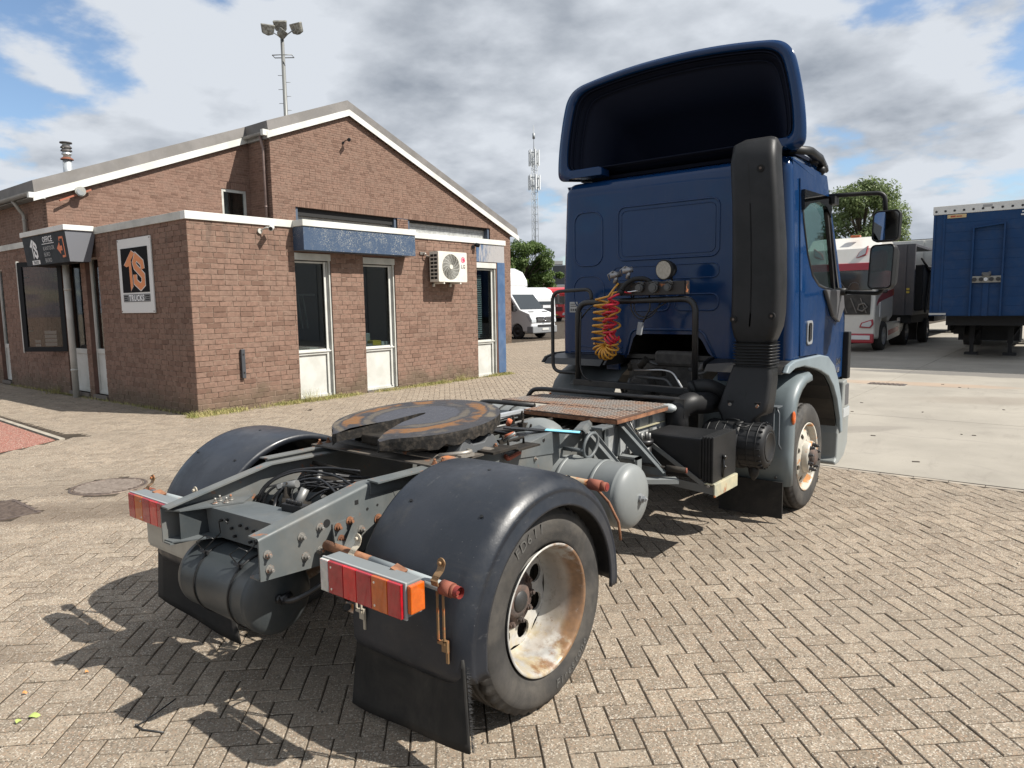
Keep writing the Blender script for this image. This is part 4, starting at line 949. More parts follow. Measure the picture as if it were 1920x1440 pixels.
c = q.mix(q.ramp(q.noise(P, 22, 8, .75), .63, .68, 0, .85), c, (.14, .065, .028)); q.put(b.inputs['Base Color'], c); q.put(b.inputs['Roughness'], q.ramp(q.noise(P, 20, 5), .3, .7, .35, .75)); b.inputs['Metallic'].default_value = .15; MATS['rim_worn'] = M_RIM
M_RIMF = mat('rim_cream', (.46, .43, .37), .42, col2=(.36, .34, .29), nscale=9, dirt=.4, rust=.42, rustcol=(.24, .11, .04), rscale=8)
M_RUST = mat('rusty_steel', (.13, .055, .028), .85, col2=(.26, .12, .06), nscale=14, bump=.5, bscale=120)
M_HUB = mat('hub_rust', (.11, .07, .055), .8, col2=(.055, .045, .04), nscale=20, bump=.6, bscale=90)
M_ZINC = mat('zinc_bolt', (.26, .25, .23), .45, metal=.5, rust=.38, rscale=40)
M_BRASS = mat('yellow_zinc', (.23, .14, .07), .5, metal=.4, rust=.45, rscale=20)
M_BLUE, q, b = new_mat('cab_blue'); P = q.node('ShaderNodeNewGeometry').outputs['Position']; px_, py_, pz_ = q.node_out3(P)
c = q.mix(q.noise(P, 2, 4), (.0028, .023, .080), (.0036, .029, .098)); film = q.math('ADD', q.ramp(pz_, 1.9, 1.2, 0, .10), .03)
c = q.mix(q.math('MULTIPLY', film, q.ramp(q.noise(q.vmath('MULTIPLY', P, (1, 1, .3)), 7, 8, .75), .35, .7)), c, (.12, .105, .085))
c = q.mix(q.ramp(q.noise(q.vmath('MULTIPLY', P, (1, 1, .1)), 20, 6, .8), .62, .72, 0, .07), c, (.2, .2, .2)); q.put(b.inputs['Base Color'], c)
q.put(b.inputs['Roughness'], q.ramp(q.noise(P, 3.5, 7, .65), .3, .7, .07, .24)); b.inputs['Specular IOR Level'].default_value = .38; MATS['cab_blue'] = M_BLUE
bn = q.node('ShaderNodeBump'); bn.inputs['Strength'].default_value = .25; bn.inputs['Distance'].default_value = .02; q.put(bn.inputs['Height'], q.noise(P, 2.6, 2, .5)); q.l.new(bn.outputs[0], b.inputs['Normal'])
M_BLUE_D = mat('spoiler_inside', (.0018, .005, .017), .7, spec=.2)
M_GRYP = mat('guard_grey', (.135, .165, .178), .45, col2=(.115, .14, .15), nscale=2.5, dirt=.2)
M_CHROME = mat('chrome', (.7, .7, .72), .12, metal=1.)
TR = thing('tractor_truck', 'dark blue two-axle tractor truck with fifth wheel, roof spoiler and grey chassis', 'truck', (0, 0, 0))

# ---- wheels -------------------------------------------------------------------------------------
RT = .45
def tyre_mb(width, rim_r, notch=3):
    mb = MB(); n = 132
    prof = [(-.030, rim_r-.006), (-.012, rim_r+.010), (-.010, rim_r+.022), (-.003, rim_r+.05), (0, rim_r+.085), (-.003, RT-.055), (-.008, RT-.034), (-.010, RT-.032), (-.022, RT-.012), (-.030, RT-.003)]
    tread = []; t0, t1 = -.030, -width+.030; k = 5
    for i in range(k):
        a, b = t0+(t1-t0)*i/k, t0+(t1-t0)*(i+1)/k; tread += [(a-.004, RT), (b+.004, RT)]
        if i < k-1: tread += [(b+.003, RT-.013), (b-.003, RT-.013)]
    back = [(-width-x, r) for x, r in reversed(prof)]
    allp = prof+tread+back; L = len(prof); T2 = L+len(tread)
    def rad(j, i, r):
        if (L-3 <= j < L+2 or T2-2 <= j < T2+3) and (i % notch == 0) and r > RT-.014: return r-.012
        return r
    return mb.lathe(allp, n=n, rad=rad, smooth=True)
def disc_holes(mb, x, r0, r1, nh, rc, hr, dome=0., thick=.012, k=14):
    """annular disc with real round hand holes"""
    for h in range(nh):
        a0, a1 = 2*PI*h/nh, 2*PI*(h+1)/nh; ac_ = (a0+a1)/2; inner, outer = [], []
        cx_, cy_ = rc*math.cos(ac_), rc*math.sin(ac_)
        for i in range(k):
            t = 2*PI*i/k; dx_, dy_ = math.cos(t), math.sin(t); inner.append((cx_+hr*(dx_*math.cos(ac_)-dy_*math.sin(ac_)), cy_+hr*(dx_*math.sin(ac_)+dy_*math.cos(ac_))))
            # matching point on the sector outline (in polar coordinates)
            m_ = max(abs(dx_), abs(dy_)); u, w = dx_/m_, dy_/m_
            rr = (r0+r1)/2+u*(r1-r0)/2; aa = ac_+w*(a1-a0)/2; outer.append((rr*math.cos(aa), rr*math.sin(aa)))
        def X(p): r = math.hypot(*p); t = (r-r0)/(r1-r0); return x-dome*t*t
        vs = [(X(p), p[0], p[1]) for p in inner]+[(X(p), p[0], p[1]) for p in outer]+[(X(p)-thick, p[0], p[1]) for p in inner]
        fs = [(i, (i+1) % k, k+(i+1) % k, k+i) for i in range(k)]+[(i, 2*k+i, 2*k+(i+1) % k, (i+1) % k) for i in range(k)]
        mb.add(vs, fs, 0, False)
    return mb
def nuts(mb, x, r, n, s=.014, h=.03, ph=0):
    for i in range(n):
        a = 2*PI*i/n+ph; y, z = r*math.cos(a), r*math.sin(a); mb.cyl((x-.02, y, z), (x, y, z), s*1.35, n=12); mb.cyl((x, y, z), (x+h*.6, y, z), s, n=6, smooth=False); mb.cyl((x+h*.6, y, z), (x+h, y, z), s*.55, n=8)
    return mb
def one_nut(x, r, n, s, h, ph, m_, par):
    for i in range(n):
        a = 2*PI*i/n+ph; mb = MB(); y, z = r*math.cos(a), r*math.sin(a); mb.cyl((x-.02, y, z), (x, y, z), s*1.35, n=12); mb.cyl((x, y, z), (x+h*.6, y, z), s, n=6, smooth=False); mb.cyl((x+h*.6, y, z), (x+h, y, z), s*.55, n=8); obj('wheel_nut', mb, m_, par, local=True)
def ring_text(mb, s, r, ang, size, x, step, flip=False, depth=.0015):
    for i, ch in enumerate(s):
        if ch == ' ': continue
        vs, fs = text_geo(ch, size, depth=depth, shear=.15); a = ang-(i-(len(s)-1)/2)*step*(1 if not flip else -1)
        # outward face looks to +X: right-hand axis is +Y
        rd = Vector((0, math.cos(a), math.sin(a))); tg = Vector((0, math.sin(a), -math.cos(a)))
        if flip: rd, tg = -rd, -tg
        # seen from +X with Z up, +Y points right
        o = Vector((x, math.cos(a)*r, math.sin(a)*r)); xd = -tg if False else tg
        mb.add([o+xd*v[0]+rd*(v[1]-size*.35)+Vector((v[2], 0, 0)) for v in vs], fs)
    return mb
ty = tyre_mb(.255, .288); M_LETT = mat('tyre_letter', (.085, .083, .078), .6)
def wheel(loc, rz, kind):
    w = holder('wheel', TR, loc, (0, 0, rz))
    if kind == 'front':
        obj('tyre', tyre_mb(.255, .288), M_RUB, w, local=True)
        mb = MB(); mb.lathe([(-.20, .288), (-.19, .262), (-.10, .250), (-.060, .262), (-.030, .274), (-.012, .278), (-.006, .290), (-.014, .291)], n=64)
        disc_holes(mb, -.020, .135, .232, 8, .190, .027, dome=.035); mb.lathe([(-.055, .232), (-.06, .255)], n=48); mb.lathe([(.028, .085), (.032, .128), (.020, .136), (-.020, .138)], n=48)
        obj('rim', mb, M_RIMF, w, local=True)
        mb = MB(); mb.lathe([(.005, .085), (.045, .072), (.062, .060), (.064, .001)], n=32); obj('hub', mb, M_HUB, w, local=True)
        one_nut(.034, .108, 10, .015, .036, .3, mat('nut_dark', (.055, .055, .06), .45, metal=.4), w)
    else:
        obj('tyre', tyre_mb(.255, .288), M_RUB, w, local=True)
        mb = MB(); mb.lathe([(-.004, .291), (-.0, .287), (-.008, .277), (-.020, .272), (-.045, .262), (-.085, .250), (-.125, .249), (-.170, .246), (-.190, .243), (-.205, .238)], n=72)
        disc_holes(mb, -.205, .112, .238, 8, .182, .044); obj('rim', mb, M_RIM, w, local=True)
        mb = MB(); mb.lathe([(-.204, .135), (-.197, .134), (-.194, .085), (-.172, .080), (-.166, .068), (-.163, .055), (-.162, .001)], n=32); obj('hub', mb, M_HUB, w, local=True)
        one_nut(-.194, .112, 10, .015, .026, 0, M_HUB, w)
        mb = MB(); mb.lathe([(-.160, .046), (-.156, .044), (-.154, .001)], n=24); obj('hub_cap', mb, mat('hub_cap_black', (.03, .03, .03), .5), w, local=True)
        if loc[0] > 0:
            mb = MB(); ring_text(mb, 'FD611', .385, math.radians(112), .062, .0005, .115); ring_text(mb, 'Firestone', .365, math.radians(-62), .055, .0005, .085, flip=True)
            obj('sidewall_lettering', mb, M_LETT, w, local=True)
        else: pass
    mb = MB(); mb.cyl((-.285, 0, 0), (-.265, 0, 0), .24, n=32); mb.lathe([(-.26, .262), (-.20, .252)], n=40); obj('brake_drum', mb, M_GRIME, w, local=True)
    return w
WB = 3.79
wheel((1.17, 0, RT), 0, 'rear'); wheel((-1.17, 0, RT), PI, 'rear'); wheel((1.165, WB, RT), 0, 'front'); wheel((-1.165, WB, RT), PI, 'front')
for s in (1, -1):
    w = holder('inner_wheel', TR, (s*.865, 0, RT), (0, 0, 0 if s > 0 else PI)); obj('tyre', tyre_mb(.255, .288, 4), M_RUB, w, local=True)
    mb = MB(); mb.lathe([(-.02, .288), (-.05, .26), (-.2, .25), (-.25, .288)], n=48); obj('rim', mb, M_RIM, w, local=True)

# ---- frame rails --------------------------------------------------------------------------------
def rail(s):
    ys = [-.912, -.62, -.36, .3, 1.1, 2.4, 3.6, 4.7]; zt = [.868, .925, .975, .965, .945, .935, .935, .93]; zb = [.692, .674, .672, .670, .670, .670, .670, .68]
    X1, X0, t, fl = .410, .402, .008, .075; mb = MB()
    path = []
    for i in range(len(ys)-1):
        y0, y1 = ys[i], ys[i+1]; a0, a1, b0, b1 = zt[i], zt[i+1], zb[i], zb[i+1]
        # web with holes only in the rear bays
        mb.add([(X1, y0, b0), (X1, y1, b1), (X1, y1, a1-.014), (X1, y0, a0-.014), (X0, y0, b0), (X0, y1, b1), (X0, y1, a1-.014), (X0, y0, a0-.014)], [(0, 1, 2, 3), (4, 7, 6, 5), (0, 4, 5, 1)])
        rnd = [(X1, -.014), (X1-.004, -.004), (X1-.014, 0.)]
        for k in range(2):
            (xa_, za), (xb_, zb_) = rnd[k], rnd[k+1]; mb.add([(xa_, y0, a0+za), (xa_, y1, a1+za), (xb_, y1, a1+zb_), (xb_, y0, a0+zb_)], [(0, 1, 2, 3)], 0, True)
        for (zz0, zz1, th) in ((a0, a1, -t), (b0, b1, t)):
            mb.add([(X1-.014, y0, zz0), (X1-.014, y1, zz1), (X1-fl, y1, zz1), (X1-fl, y0, zz0), (X1-.014, y0, zz0+th), (X1-.014, y1, zz1+th), (X1-fl, y1, zz1+th), (X1-fl, y0, zz0+th)],
                   [(0, 1, 2, 3), (4, 7, 6, 5), (3, 2, 6, 7), (0, 3, 7, 4)])
    mb.add([(X1, -.912, .692), (X1, -.912, .854), (X0, -.912, .854), (X0, -.912, .692)], [(0, 1, 2, 3)])
    if s < 0: mb.xform(Matrix.Scale(-1, 4, (1, 0, 0)))
    return obj('frame_rail', mb, M_CHR if 1 else M_CH, TR)
rail(1); rail(-1)
# pale front stretch of the right web, holes and bolts
def web_hole(y, z, r, sq=False):
    mb = MB()
    if sq: mb.box(.4095, .4115, y-r, y+r, z-r, z+r)
    else: mb.cyl((.4095, y, z), (.4115, y, z), r, n=16)
    return obj('web_hole', mb, mat('hole_black', (.006, .006, .006), .9), TR)
web_hole(-.585, .850, .018)
for y, z, r in ((-.42, .905, .010), (-.36, .86, .007), (-.30, .865, .006), (-.70, .74, .006), (1.5, .88, .009), (1.7, .75, .012), (2.0, .88, .008), (2.2, .75, .014)): web_hole(y, z, r, r < .011 and y < -.4)
def bolt(x, y, z, ax=(1, 0, 0), s=.013, m=None, L=.028):
    a = Vector((x, y, z)); d_ = Vector(ax); mb = MB(); mb.cyl(a, a+d_*.004, s*1.55, n=14); mb.cyl(a+d_*.004, a+d_*(.004+s), s, n=6, smooth=False); mb.cyl(a+d_*(.004+s), a+d_*L, s*.55, n=8)
    return obj('bolt', mb, m or M_ZINC, TR)
for y, z in ((-.877, .796), (-.870, .733), (-.715, .825), (-.700, .737), (-.622, .842), (-.625, .742), (-.40, .775)): bolt(.410, y, z, s=.0120, L=.030)
for y, z in ((-.535, .822), (-.47, .835), (-.52, .765)): bolt(.418, y, z, s=.012, m=M_RUST)
bolt(.411, -.30, .80, s=.015, m=M_RUST); bolt(.411, -.27, .80, s=.009)
for y in (.9, 1.3, 1.62, 1.78, 1.95, 2.15, 2.35):
    for z in (.86, .76): bolt(.411, y+.02*(z > .8), z, s=.009, L=.02)
# rear cross member (hat section) with gussets
mb = MB(); top = [(-.325, -.735), (.398, -.70), (.398, -.56), (.16, -.52), (-.20, -.55), (-.325, -.60)]
mb.poly([top], 'Z', .832, .838); mb.add([(-.325, -.735, .835), (.398, -.70, .835), (.398, -.69, .70), (-.325, -.725, .70)], [(0, 1, 2, 3)]); mb.add([(-.325, -.60, .835), (-.20, -.55, .835), (.16, -.52, .835), (.398, -.56, .835), (.398, -.56, .71), (.16, -.52, .71), (-.20, -.55, .71), (-.325, -.60, .71)], [(0, 1, 6, 7), (1, 2, 5, 6), (2, 3, 4, 5)])
obj('rear_crossmember', mb, M_CH, TR)
for s in (-1,):
    mb = MB(); mb.poly([[(-.405, -.90), (-.33, -.86), (-.22, -.60), (-.30, -.50), (-.405, -.46)]], 'Z', .839, .846); mb.poly([[(-.405, -.905), (-.335, -.90), (-.21, -.70), (-.21, -.60), (-.405, -.52)]], 'Z', .700, .706); obj('gusset_plate', mb, M_CH, TR)
    mb = MB(); mb.add([(-.335, -.86, .706), (-.335, -.62, .706), (-.335, -.62, .84), (-.335, -.86, .84)], [(0, 1, 2, 3)]); obj('gusset_web', mb, M_TANKD, TR)
for x, y in ((-.30, -.70), (-.27, -.66), (-.33, -.66), (-.30, -.62)): bolt(x, y, .847, (0, 0, 1), .010)
mb = MB()
for u, w in ((-.20, .79), (-.12, .765), (-.05, .79), (.00, .785), (.05, .78), (-.10, .73), (.02, .725), (.07, .73), (.22, .79), (.27, .785), (.23, .73), (.28, .73), (-.15, .80)): mb.cyl((u, -.728+.035*(u+.325)/.723*1., w), (u, -.742+.035*(u+.325)/.723, w), .007, n=8)
obj('plate_holes', mb, MATS['hole_black'], TR)
# further cross members, dark
mb = MB(); mb.box(-.40, .40, -.12, .0, .70, .86); mb.box(-.40, .40, .78, .86, .70, .90); mb.box(-.40, .40, 1.6, 1.68, .70, .90); mb.box(-.40, .40, 2.7, 2.8, .70, .90); obj('crossmember', mb, M_GRIME, TR)
# top angles that carry the plate
for s in (1, -1):
    mb = MB(); mb.add([(s*.400, -.345, .985), (s*.400, .62, .985), (s*.475, .62, .982), (s*.475, -.345, .982), (s*.400, -.345, .992), (s*.400, .62, .992), (s*.475, .62, .989), (s*.475, -.345, .989)], [(0,3,2,1), (4,5,6,7), (0,1,5,4), (1,2,6,5), (2,3,7,6), (3,0,4,7)])
    mb.poly([[(-.345, .925), (-.345, .981), (.62, .981), (.62, .90)]], 'X', s*.412, s*.420)
    mb.poly([[(-.345, .925), (-.20, .905), (-.12, .70), (.3, .70), (.62, .90)]], 'X', s*.4115, s*.4118)
    obj('top_angle', mb, M_CHR, TR)
# mounting plate and fifth wheel
mb = MB(); N = 44; vs = []; fs = []
for i in range(N+1):
    x = -.50+1.0*i/N; b = .018*max(0, math.cos((x-.0)*PI/.12))**.5 if abs(x) < .06 else 0
    for y in (.0, .56): vs.append((x, y, 1.000))
for i in range(N): fs.append((2*i, 2*i+2, 2*i+3, 2*i+1))
mb.add(vs, fs, 0, True); mb.box(-.50, .50, .0, .56, .992, .9985)
for yy in (.14, .42): mb.lathe([(-.5, .001), (-.5, .030), (.5, .030), (.5, .001)], (0, yy, .992), 'X', 16, a0=0, a1=PI)
M_PLATE = mat('mount_plate', (.065, .055, .045), .7, col2=(.11, .095, .078), nscale=6, rust=.33, rscale=5, bump=.4, bscale=60)
obj('mounting_plate', mb, M_PLATE, TR)
for x, y in ((.46, .03), (.46, .09), (.47, .28), (.46, .50), (-.46, .03), (-.46, .09), (-.46, .50)): bolt(x, y, 1.0, (0, 0, 1), .011, M_RUST)
fw = holder('fifth_wheel', TR)
def m_fifth():
    m, q, b = new_mat('fifth_wheel_grease'); geo_ = q.node('ShaderNodeNewGeometry'); P = geo_.outputs['Position']
    o = q.vmath('SUBTRACT', P, (.0, .36, 0)); x, y, z = q.node_out3(o); r = q.math('SQRT', q.math('ADD', q.math('MULTIPLY', x, x), q.math('MULTIPLY', y, y)))
    n = q.noise(P, 7, 6, .6, .4); rr = q.math('ADD', r, q.math('MULTIPLY', q.math('SUBTRACT', n, .5), .10))
    def band(a, b_, w=.010): return q.math('MULTIPLY', q.ramp(rr, a-w, a+w), q.ramp(rr, b_+w, b_-w))
    base = q.mix(q.noise(P, 25, 5, .6), (.020, .020, .024), (.055, .054, .058)); ora = q.mix(q.noise(P, 30, 5, .7), (.10, .062, .034), (.22, .095, .028)); tan = (.12, .10, .075)
    c = q.mix(band(-.1, .235), base, (.055, .057, .068)); k2 = q.ramp(q.noise(P, 4, 4), .36, .5)
    c = q.mix(q.math('MULTIPLY', q.math('MULTIPLY', band(.25, .295), k2), .6), c, tan); c = q.mix(q.math('MULTIPLY', band(.315, .40), q.ramp(q.noise(P, 6, 6), .42, .56)), c, ora); c = q.mix(q.math('MULTIPLY', band(.42, .455), q.ramp(q.noise(P, 3, 5), .45, .55)), c, tan)
    top = q.ramp(q.node_out3(geo_.outputs['Normal'])[2], .80, .93); c = q.mix(top, q.mix(q.ramp(q.noise(P, 35, 7, .7), .42, .75), (.014, .013, .012), (.07, .058, .046)), c)
    q.put(b.inputs['Base Color'], c); q.put(b.inputs['Roughness'], q.ramp(q.noise(P, 30, 5), .3, .7, .45, .85)); b.inputs['Specular IOR Level'].default_value = .28
    bn = q.node('ShaderNodeBump'); bn.inputs['Strength'].default_value = .5; bn.inputs['Distance'].default_value = .004; q.put(bn.inputs['Height'], q.noise(P, 45, 6, .7)); q.l.new(bn.outputs[0], b.inputs['Normal']); return m
M_FW = m_fifth()
# plate outline: round with a rear throat between two sloped horns
ot = []; cxp, cyp, Rr = 0., .36, .475
for i in range(61):
    a = math.radians(-62)+math.radians(304)*i/60; ot.append((cxp+Rr*math.cos(a), cyp+Rr*.98*math.sin(a)+.0))
# horns reach to the rear
ot = ot[:]; left = [(-.19, -.085)]; throat = [(-.165, -.075), (-.050, .20), (-.022, .40), (.0, .43), (.022, .40), (.050, .20), (.165, -.075)]; right = [(.19, -.085)]
ring = ot+left+throat+right
mb = MB(); tl = tessellate_polygon([[Vector((x, y, 0)) for x, y in ring]]); n = len(ring)
def zt_fw(x, y, k=0): return 1.160+(y-.33)*.085-(max(0, -.02-y)*.15)-.012*(math.hypot(x, y-.36)/.475)**8
# dense top: grid triangulation through bmesh subdivision
bm = bmesh.new(); bvs = [bm.verts.new((x, y, 1.15)) for x, y in ring]; 
for t in tl: 
    try: bm.faces.new([bvs[i] for i in t])
    except ValueError: pass
for _ in range(3):
    long_e = [e for e in bm.edges if e.calc_length() > .09]
    if long_e: bmesh.ops.subdivide_edges(bm, edges=long_e, cuts=1); bmesh.ops.triangulate(bm, faces=bm.faces)
bm.verts.index_update(); vs = [(v.co.x, v.co.y, zt_fw(v.co.x, v.co.y)) for v in bm.verts]; fs = [tuple(v.index for v in f.verts) for f in bm.faces]; bm.free(); mb.add(vs, fs, 0, False)
rv = random.Random(3)
low = []
for x, y in ring:
    k = 1.0; low.append((x*k, y if y > -.05 else y+.0, zt_fw(x, y)-(.062 if y > -.02 else .052)+rv.uniform(-.016, .012)))
mid = [(x*1.004, cyp+(y-cyp)*1.004, zt_fw(x, y)-.018) for x, y in ring]; topv = [(x, y, zt_fw(x, y)) for x, y in ring]
mb.add(topv+mid+low, [(i, (i+1) % n, n+(i+1) % n, n+i) for i in range(n)]+[(n+i, n+(i+1) % n, 2*n+(i+1) % n, 2*n+i) for i in range(n)])
mb.add(low, [tuple(t[::-1]) for t in tl])
obj('coupling_plate', mb, M_FW, fw)
mb = MB(); mb.box(-.20, .20, .15, .60, 1.03, 1.085); mb.box(-.12, .12, .05, .3, 1.04, 1.09); obj('jaw_housing', mb, M_GRIME, fw, bevel=.01)
for s in (1, -1):
    mb = MB(); pr = [(.20, 1.0), (.56, 1.0), (.53, 1.03), (.50, 1.075), (.46, 1.09), (.42, 1.05), (.33, 1.05), (.29, 1.09), (.25, 1.075)]
    mb.poly([pr], 'X', s*.36, s*.45); obj('pedestal', mb, mat('pedestal_grey', (.085, .09, .095), .5, dirt=.3), fw, bevel=.006)
mb = MB(); mb.tube(round_path([(.40, .12, 1.02), (.50, .20, 1.03), (.50, .26, 1.03), (.42, .30, 1.02)], .03), .012, 8); mb.obox((.47, .22, 1.015), .08, .10, .016); obj('release_handle', mb, mat('handle_steel', (.28, .26, .23), .5, metal=.5), fw)
mb = MB(); mb.box(.43, .54, .60, .80, .975, .985); mb.tube([(.45, .62, .985), (.45, .62, 1.02), (.45, .76, 1.02), (.45, .76, .985)], .008, 6); mb.box(.43, .56, .36, .56, 1.0, 1.012); obj('side_bracket', mb, M_GRIME, fw)

# ---- rear axle, springs, lines inside the frame --------------------------------------------------
mb = MB(); mb.cyl((-.85, 0, RT), (.85, 0, RT), .07, n=16); mb.ball((.05, .05, RT+.02), .20, 20); mb.cyl((.05, .1, RT+.03), (.05, .40, RT+.06), .09, .06, n=16); obj('rear_axle', mb, M_GRIME, TR)
mb = MB(); mb.cyl((.05, .4, .52), (.02, 2.6, .70), .045, n=14); obj('drive_shaft', mb, M_BLK, TR)
for s in (1, -1):
    mb = MB(); mb.tube([(s*.44, -.62, .60), (s*.44, -.3, .53), (s*.44, 0, .50), (s*.44, .4, .53), (s*.44, .72, .62)], .030, 6); mb.box(s*.40, s*.48, -.08, .08, .40, .56); obj('leaf_spring', mb, M_GRIME, TR)
    mb = MB(); mb.lathe([(0, .001), (0, .085), (.05, .095), (.10, .085), (.14, .095), (.19, .08), (.19, .001)], (s*.25, -.30, .58), 'Z', 24); obj('brake_chamber', mb, M_TANKD, TR)
mb = MB(); mb.tube([(.39, -.58, .70), (.2, -.3, .60), (-.1, -.1, .52)], .02, 8); mb.tube([(-.35, -.1, .93), (-.1, .0, .88), (.2, -.1, .85), (.38, -.05, .93)], .012, 6); obj('linkage', mb, M_GRIME, TR)
M_HOSE = mat('hose_black', (.010, .010, .011), .32); M_ALU = mat('alu_dull', (.20, .20, .195), .5, metal=.6, dirt=.5)
rv = random.Random(5)
for k, pts in enumerate([[(-.37, -.46, .72), (-.36, -.42, .86), (-.30, -.30, .93), (-.12, -.18, .95), (.10, -.14, .95)], [(-.34, -.47, .70), (-.33, -.42, .88), (-.24, -.28, .94), (-.02, -.20, .93), (.20, -.25, .90)],
                         [(-.31, -.48, .70), (-.30, -.42, .86), (-.20, -.33, .90), (-.16, -.42, .82), (-.14, -.48, .76)], [(-.28, -.48, .68), (-.27, -.40, .85), (-.10, -.26, .93), (.15, -.32, .88), (.28, -.40, .80)],
                         [(-.05, -.40, .80), (.02, -.32, .88), (.16, -.26, .91), (.30, -.18, .92)], [(.0, -.5, .76), (.08, -.40, .80), (.20, -.34, .85), (.36, -.20, .92)], [(-.12, -.44, .90), (-.16, -.46, .84), (-.13, -.50, .78), (-.08, -.50, .74)]]):
    mb = MB(); mb.tube(round_path(pts, .12, 5), .0065 if k != 6 else .010, 8); obj('air_line', mb, M_HOSE, TR)
M_HOSEG = mat('hose_grey_line', (.035, .035, .037), .4); rv = random.Random(11)
for k in range(9):
    x0_, y0_ = rv.uniform(-.36, -.1), rv.uniform(-.50, -.2); pts = [(x0_, y0_, .72), (x0_+rv.uniform(-.03, .06), y0_+rv.uniform(0, .1), rv.uniform(.80, .92)), (x0_+rv.uniform(.05, .25), y0_+rv.uniform(-.05, .25), rv.uniform(.84, .94)), (x0_+rv.uniform(.2, .5), y0_+rv.uniform(.1, .4), rv.uniform(.78, .92))]
    pts = [(min(.38, max(-.38, p_[0])), p_[1], p_[2]) for p_ in pts]; mb = MB(); mb.tube(round_path(pts, .09, 5), rv.choice((.004, .005, .006)), 7); obj('air_line', mb, M_HOSEG if k % 3 else M_HOSE, TR)
for k in range(7):
    mb = MB(); x_, y_, z_ = rv.uniform(-.3, .33), rv.uniform(-.42, -.12), rv.uniform(.74, .88); d_ = Vector((rv.uniform(-1, 1), rv.uniform(-1, 1), rv.uniform(-.4, .8))).normalized(); a_ = Vector((x_, y_, z_)); mb.cyl(a_, a_+d_*.05, .013, n=8); mb.cyl(a_+d_*.05, a_+d_*.065, .017, n=6, smooth=False); obj('line_coupling', mb, M_ALU if k % 2 else M_GRIME, TR)
mb = MB(); mb.box(-.395, .395, -.50, -.49, .60, .74); mb.add([(-.36, -.44, .70), (-.02, -.30, .70), (-.02, -.30, .86), (-.36, -.44, .82)], [(0, 1, 2, 3)]); obj('inner_shield', mb, M_CH, TR)
v = holder('relay_valve', TR)
mb = MB(); mb.cyl((-.10, -.47, .83), (-.02, -.36, .80), .026, n=12); mb.cyl((-.10, -.46, .80), (-.10, -.42, .92), .018, n=10); mb.cyl((-.06, -.42, .78), (.02, -.50, .84), .022, n=12); obj('valve_body', mb, M_GRIME, v)
mb = MB(); mb.cyl((-.13, -.43, .90), (-.05, -.41, .92), .02, n=8); mb.cyl((-.14, -.44, .89), (-.15, -.44, .91), .024, n=6, smooth=False); mb.cyl((-.02, -.45, .80), (.0, -.40, .90), .021, n=12); obj('valve_fitting', mb, M_ALU, v)
mb = MB(); mb.obox((.10, -.53, .855), .13, .05, .035, (0, 0, .15))
for k in range(4): mb.cyl((.055+k*.030, -.535, .87), (.055+k*.030, -.535, .89), .012, n=8); mb.cyl((.055+k*.030, -.51, .85), (.055+k*.030, -.48, .84), .008, n=6)
obj('junction_box', mb, M_PLAS, TR, bevel=.004)
mb = MB(); mb.cyl((.12, -.15, .84), (.22, -.05, .80), .03, n=12); mb.cyl((.20, -.30, .80), (.20, -.30, .90), .016, n=8); mb.cyl((.28, -.16, .84), (.34, -.16, .90), .024, n=10); mb.tube([(.13, -.30, .74), (.13, -.30, .86), (.17, -.27, .88)], .008, 6); obj('brake_fitting', mb, M_ALU, TR)

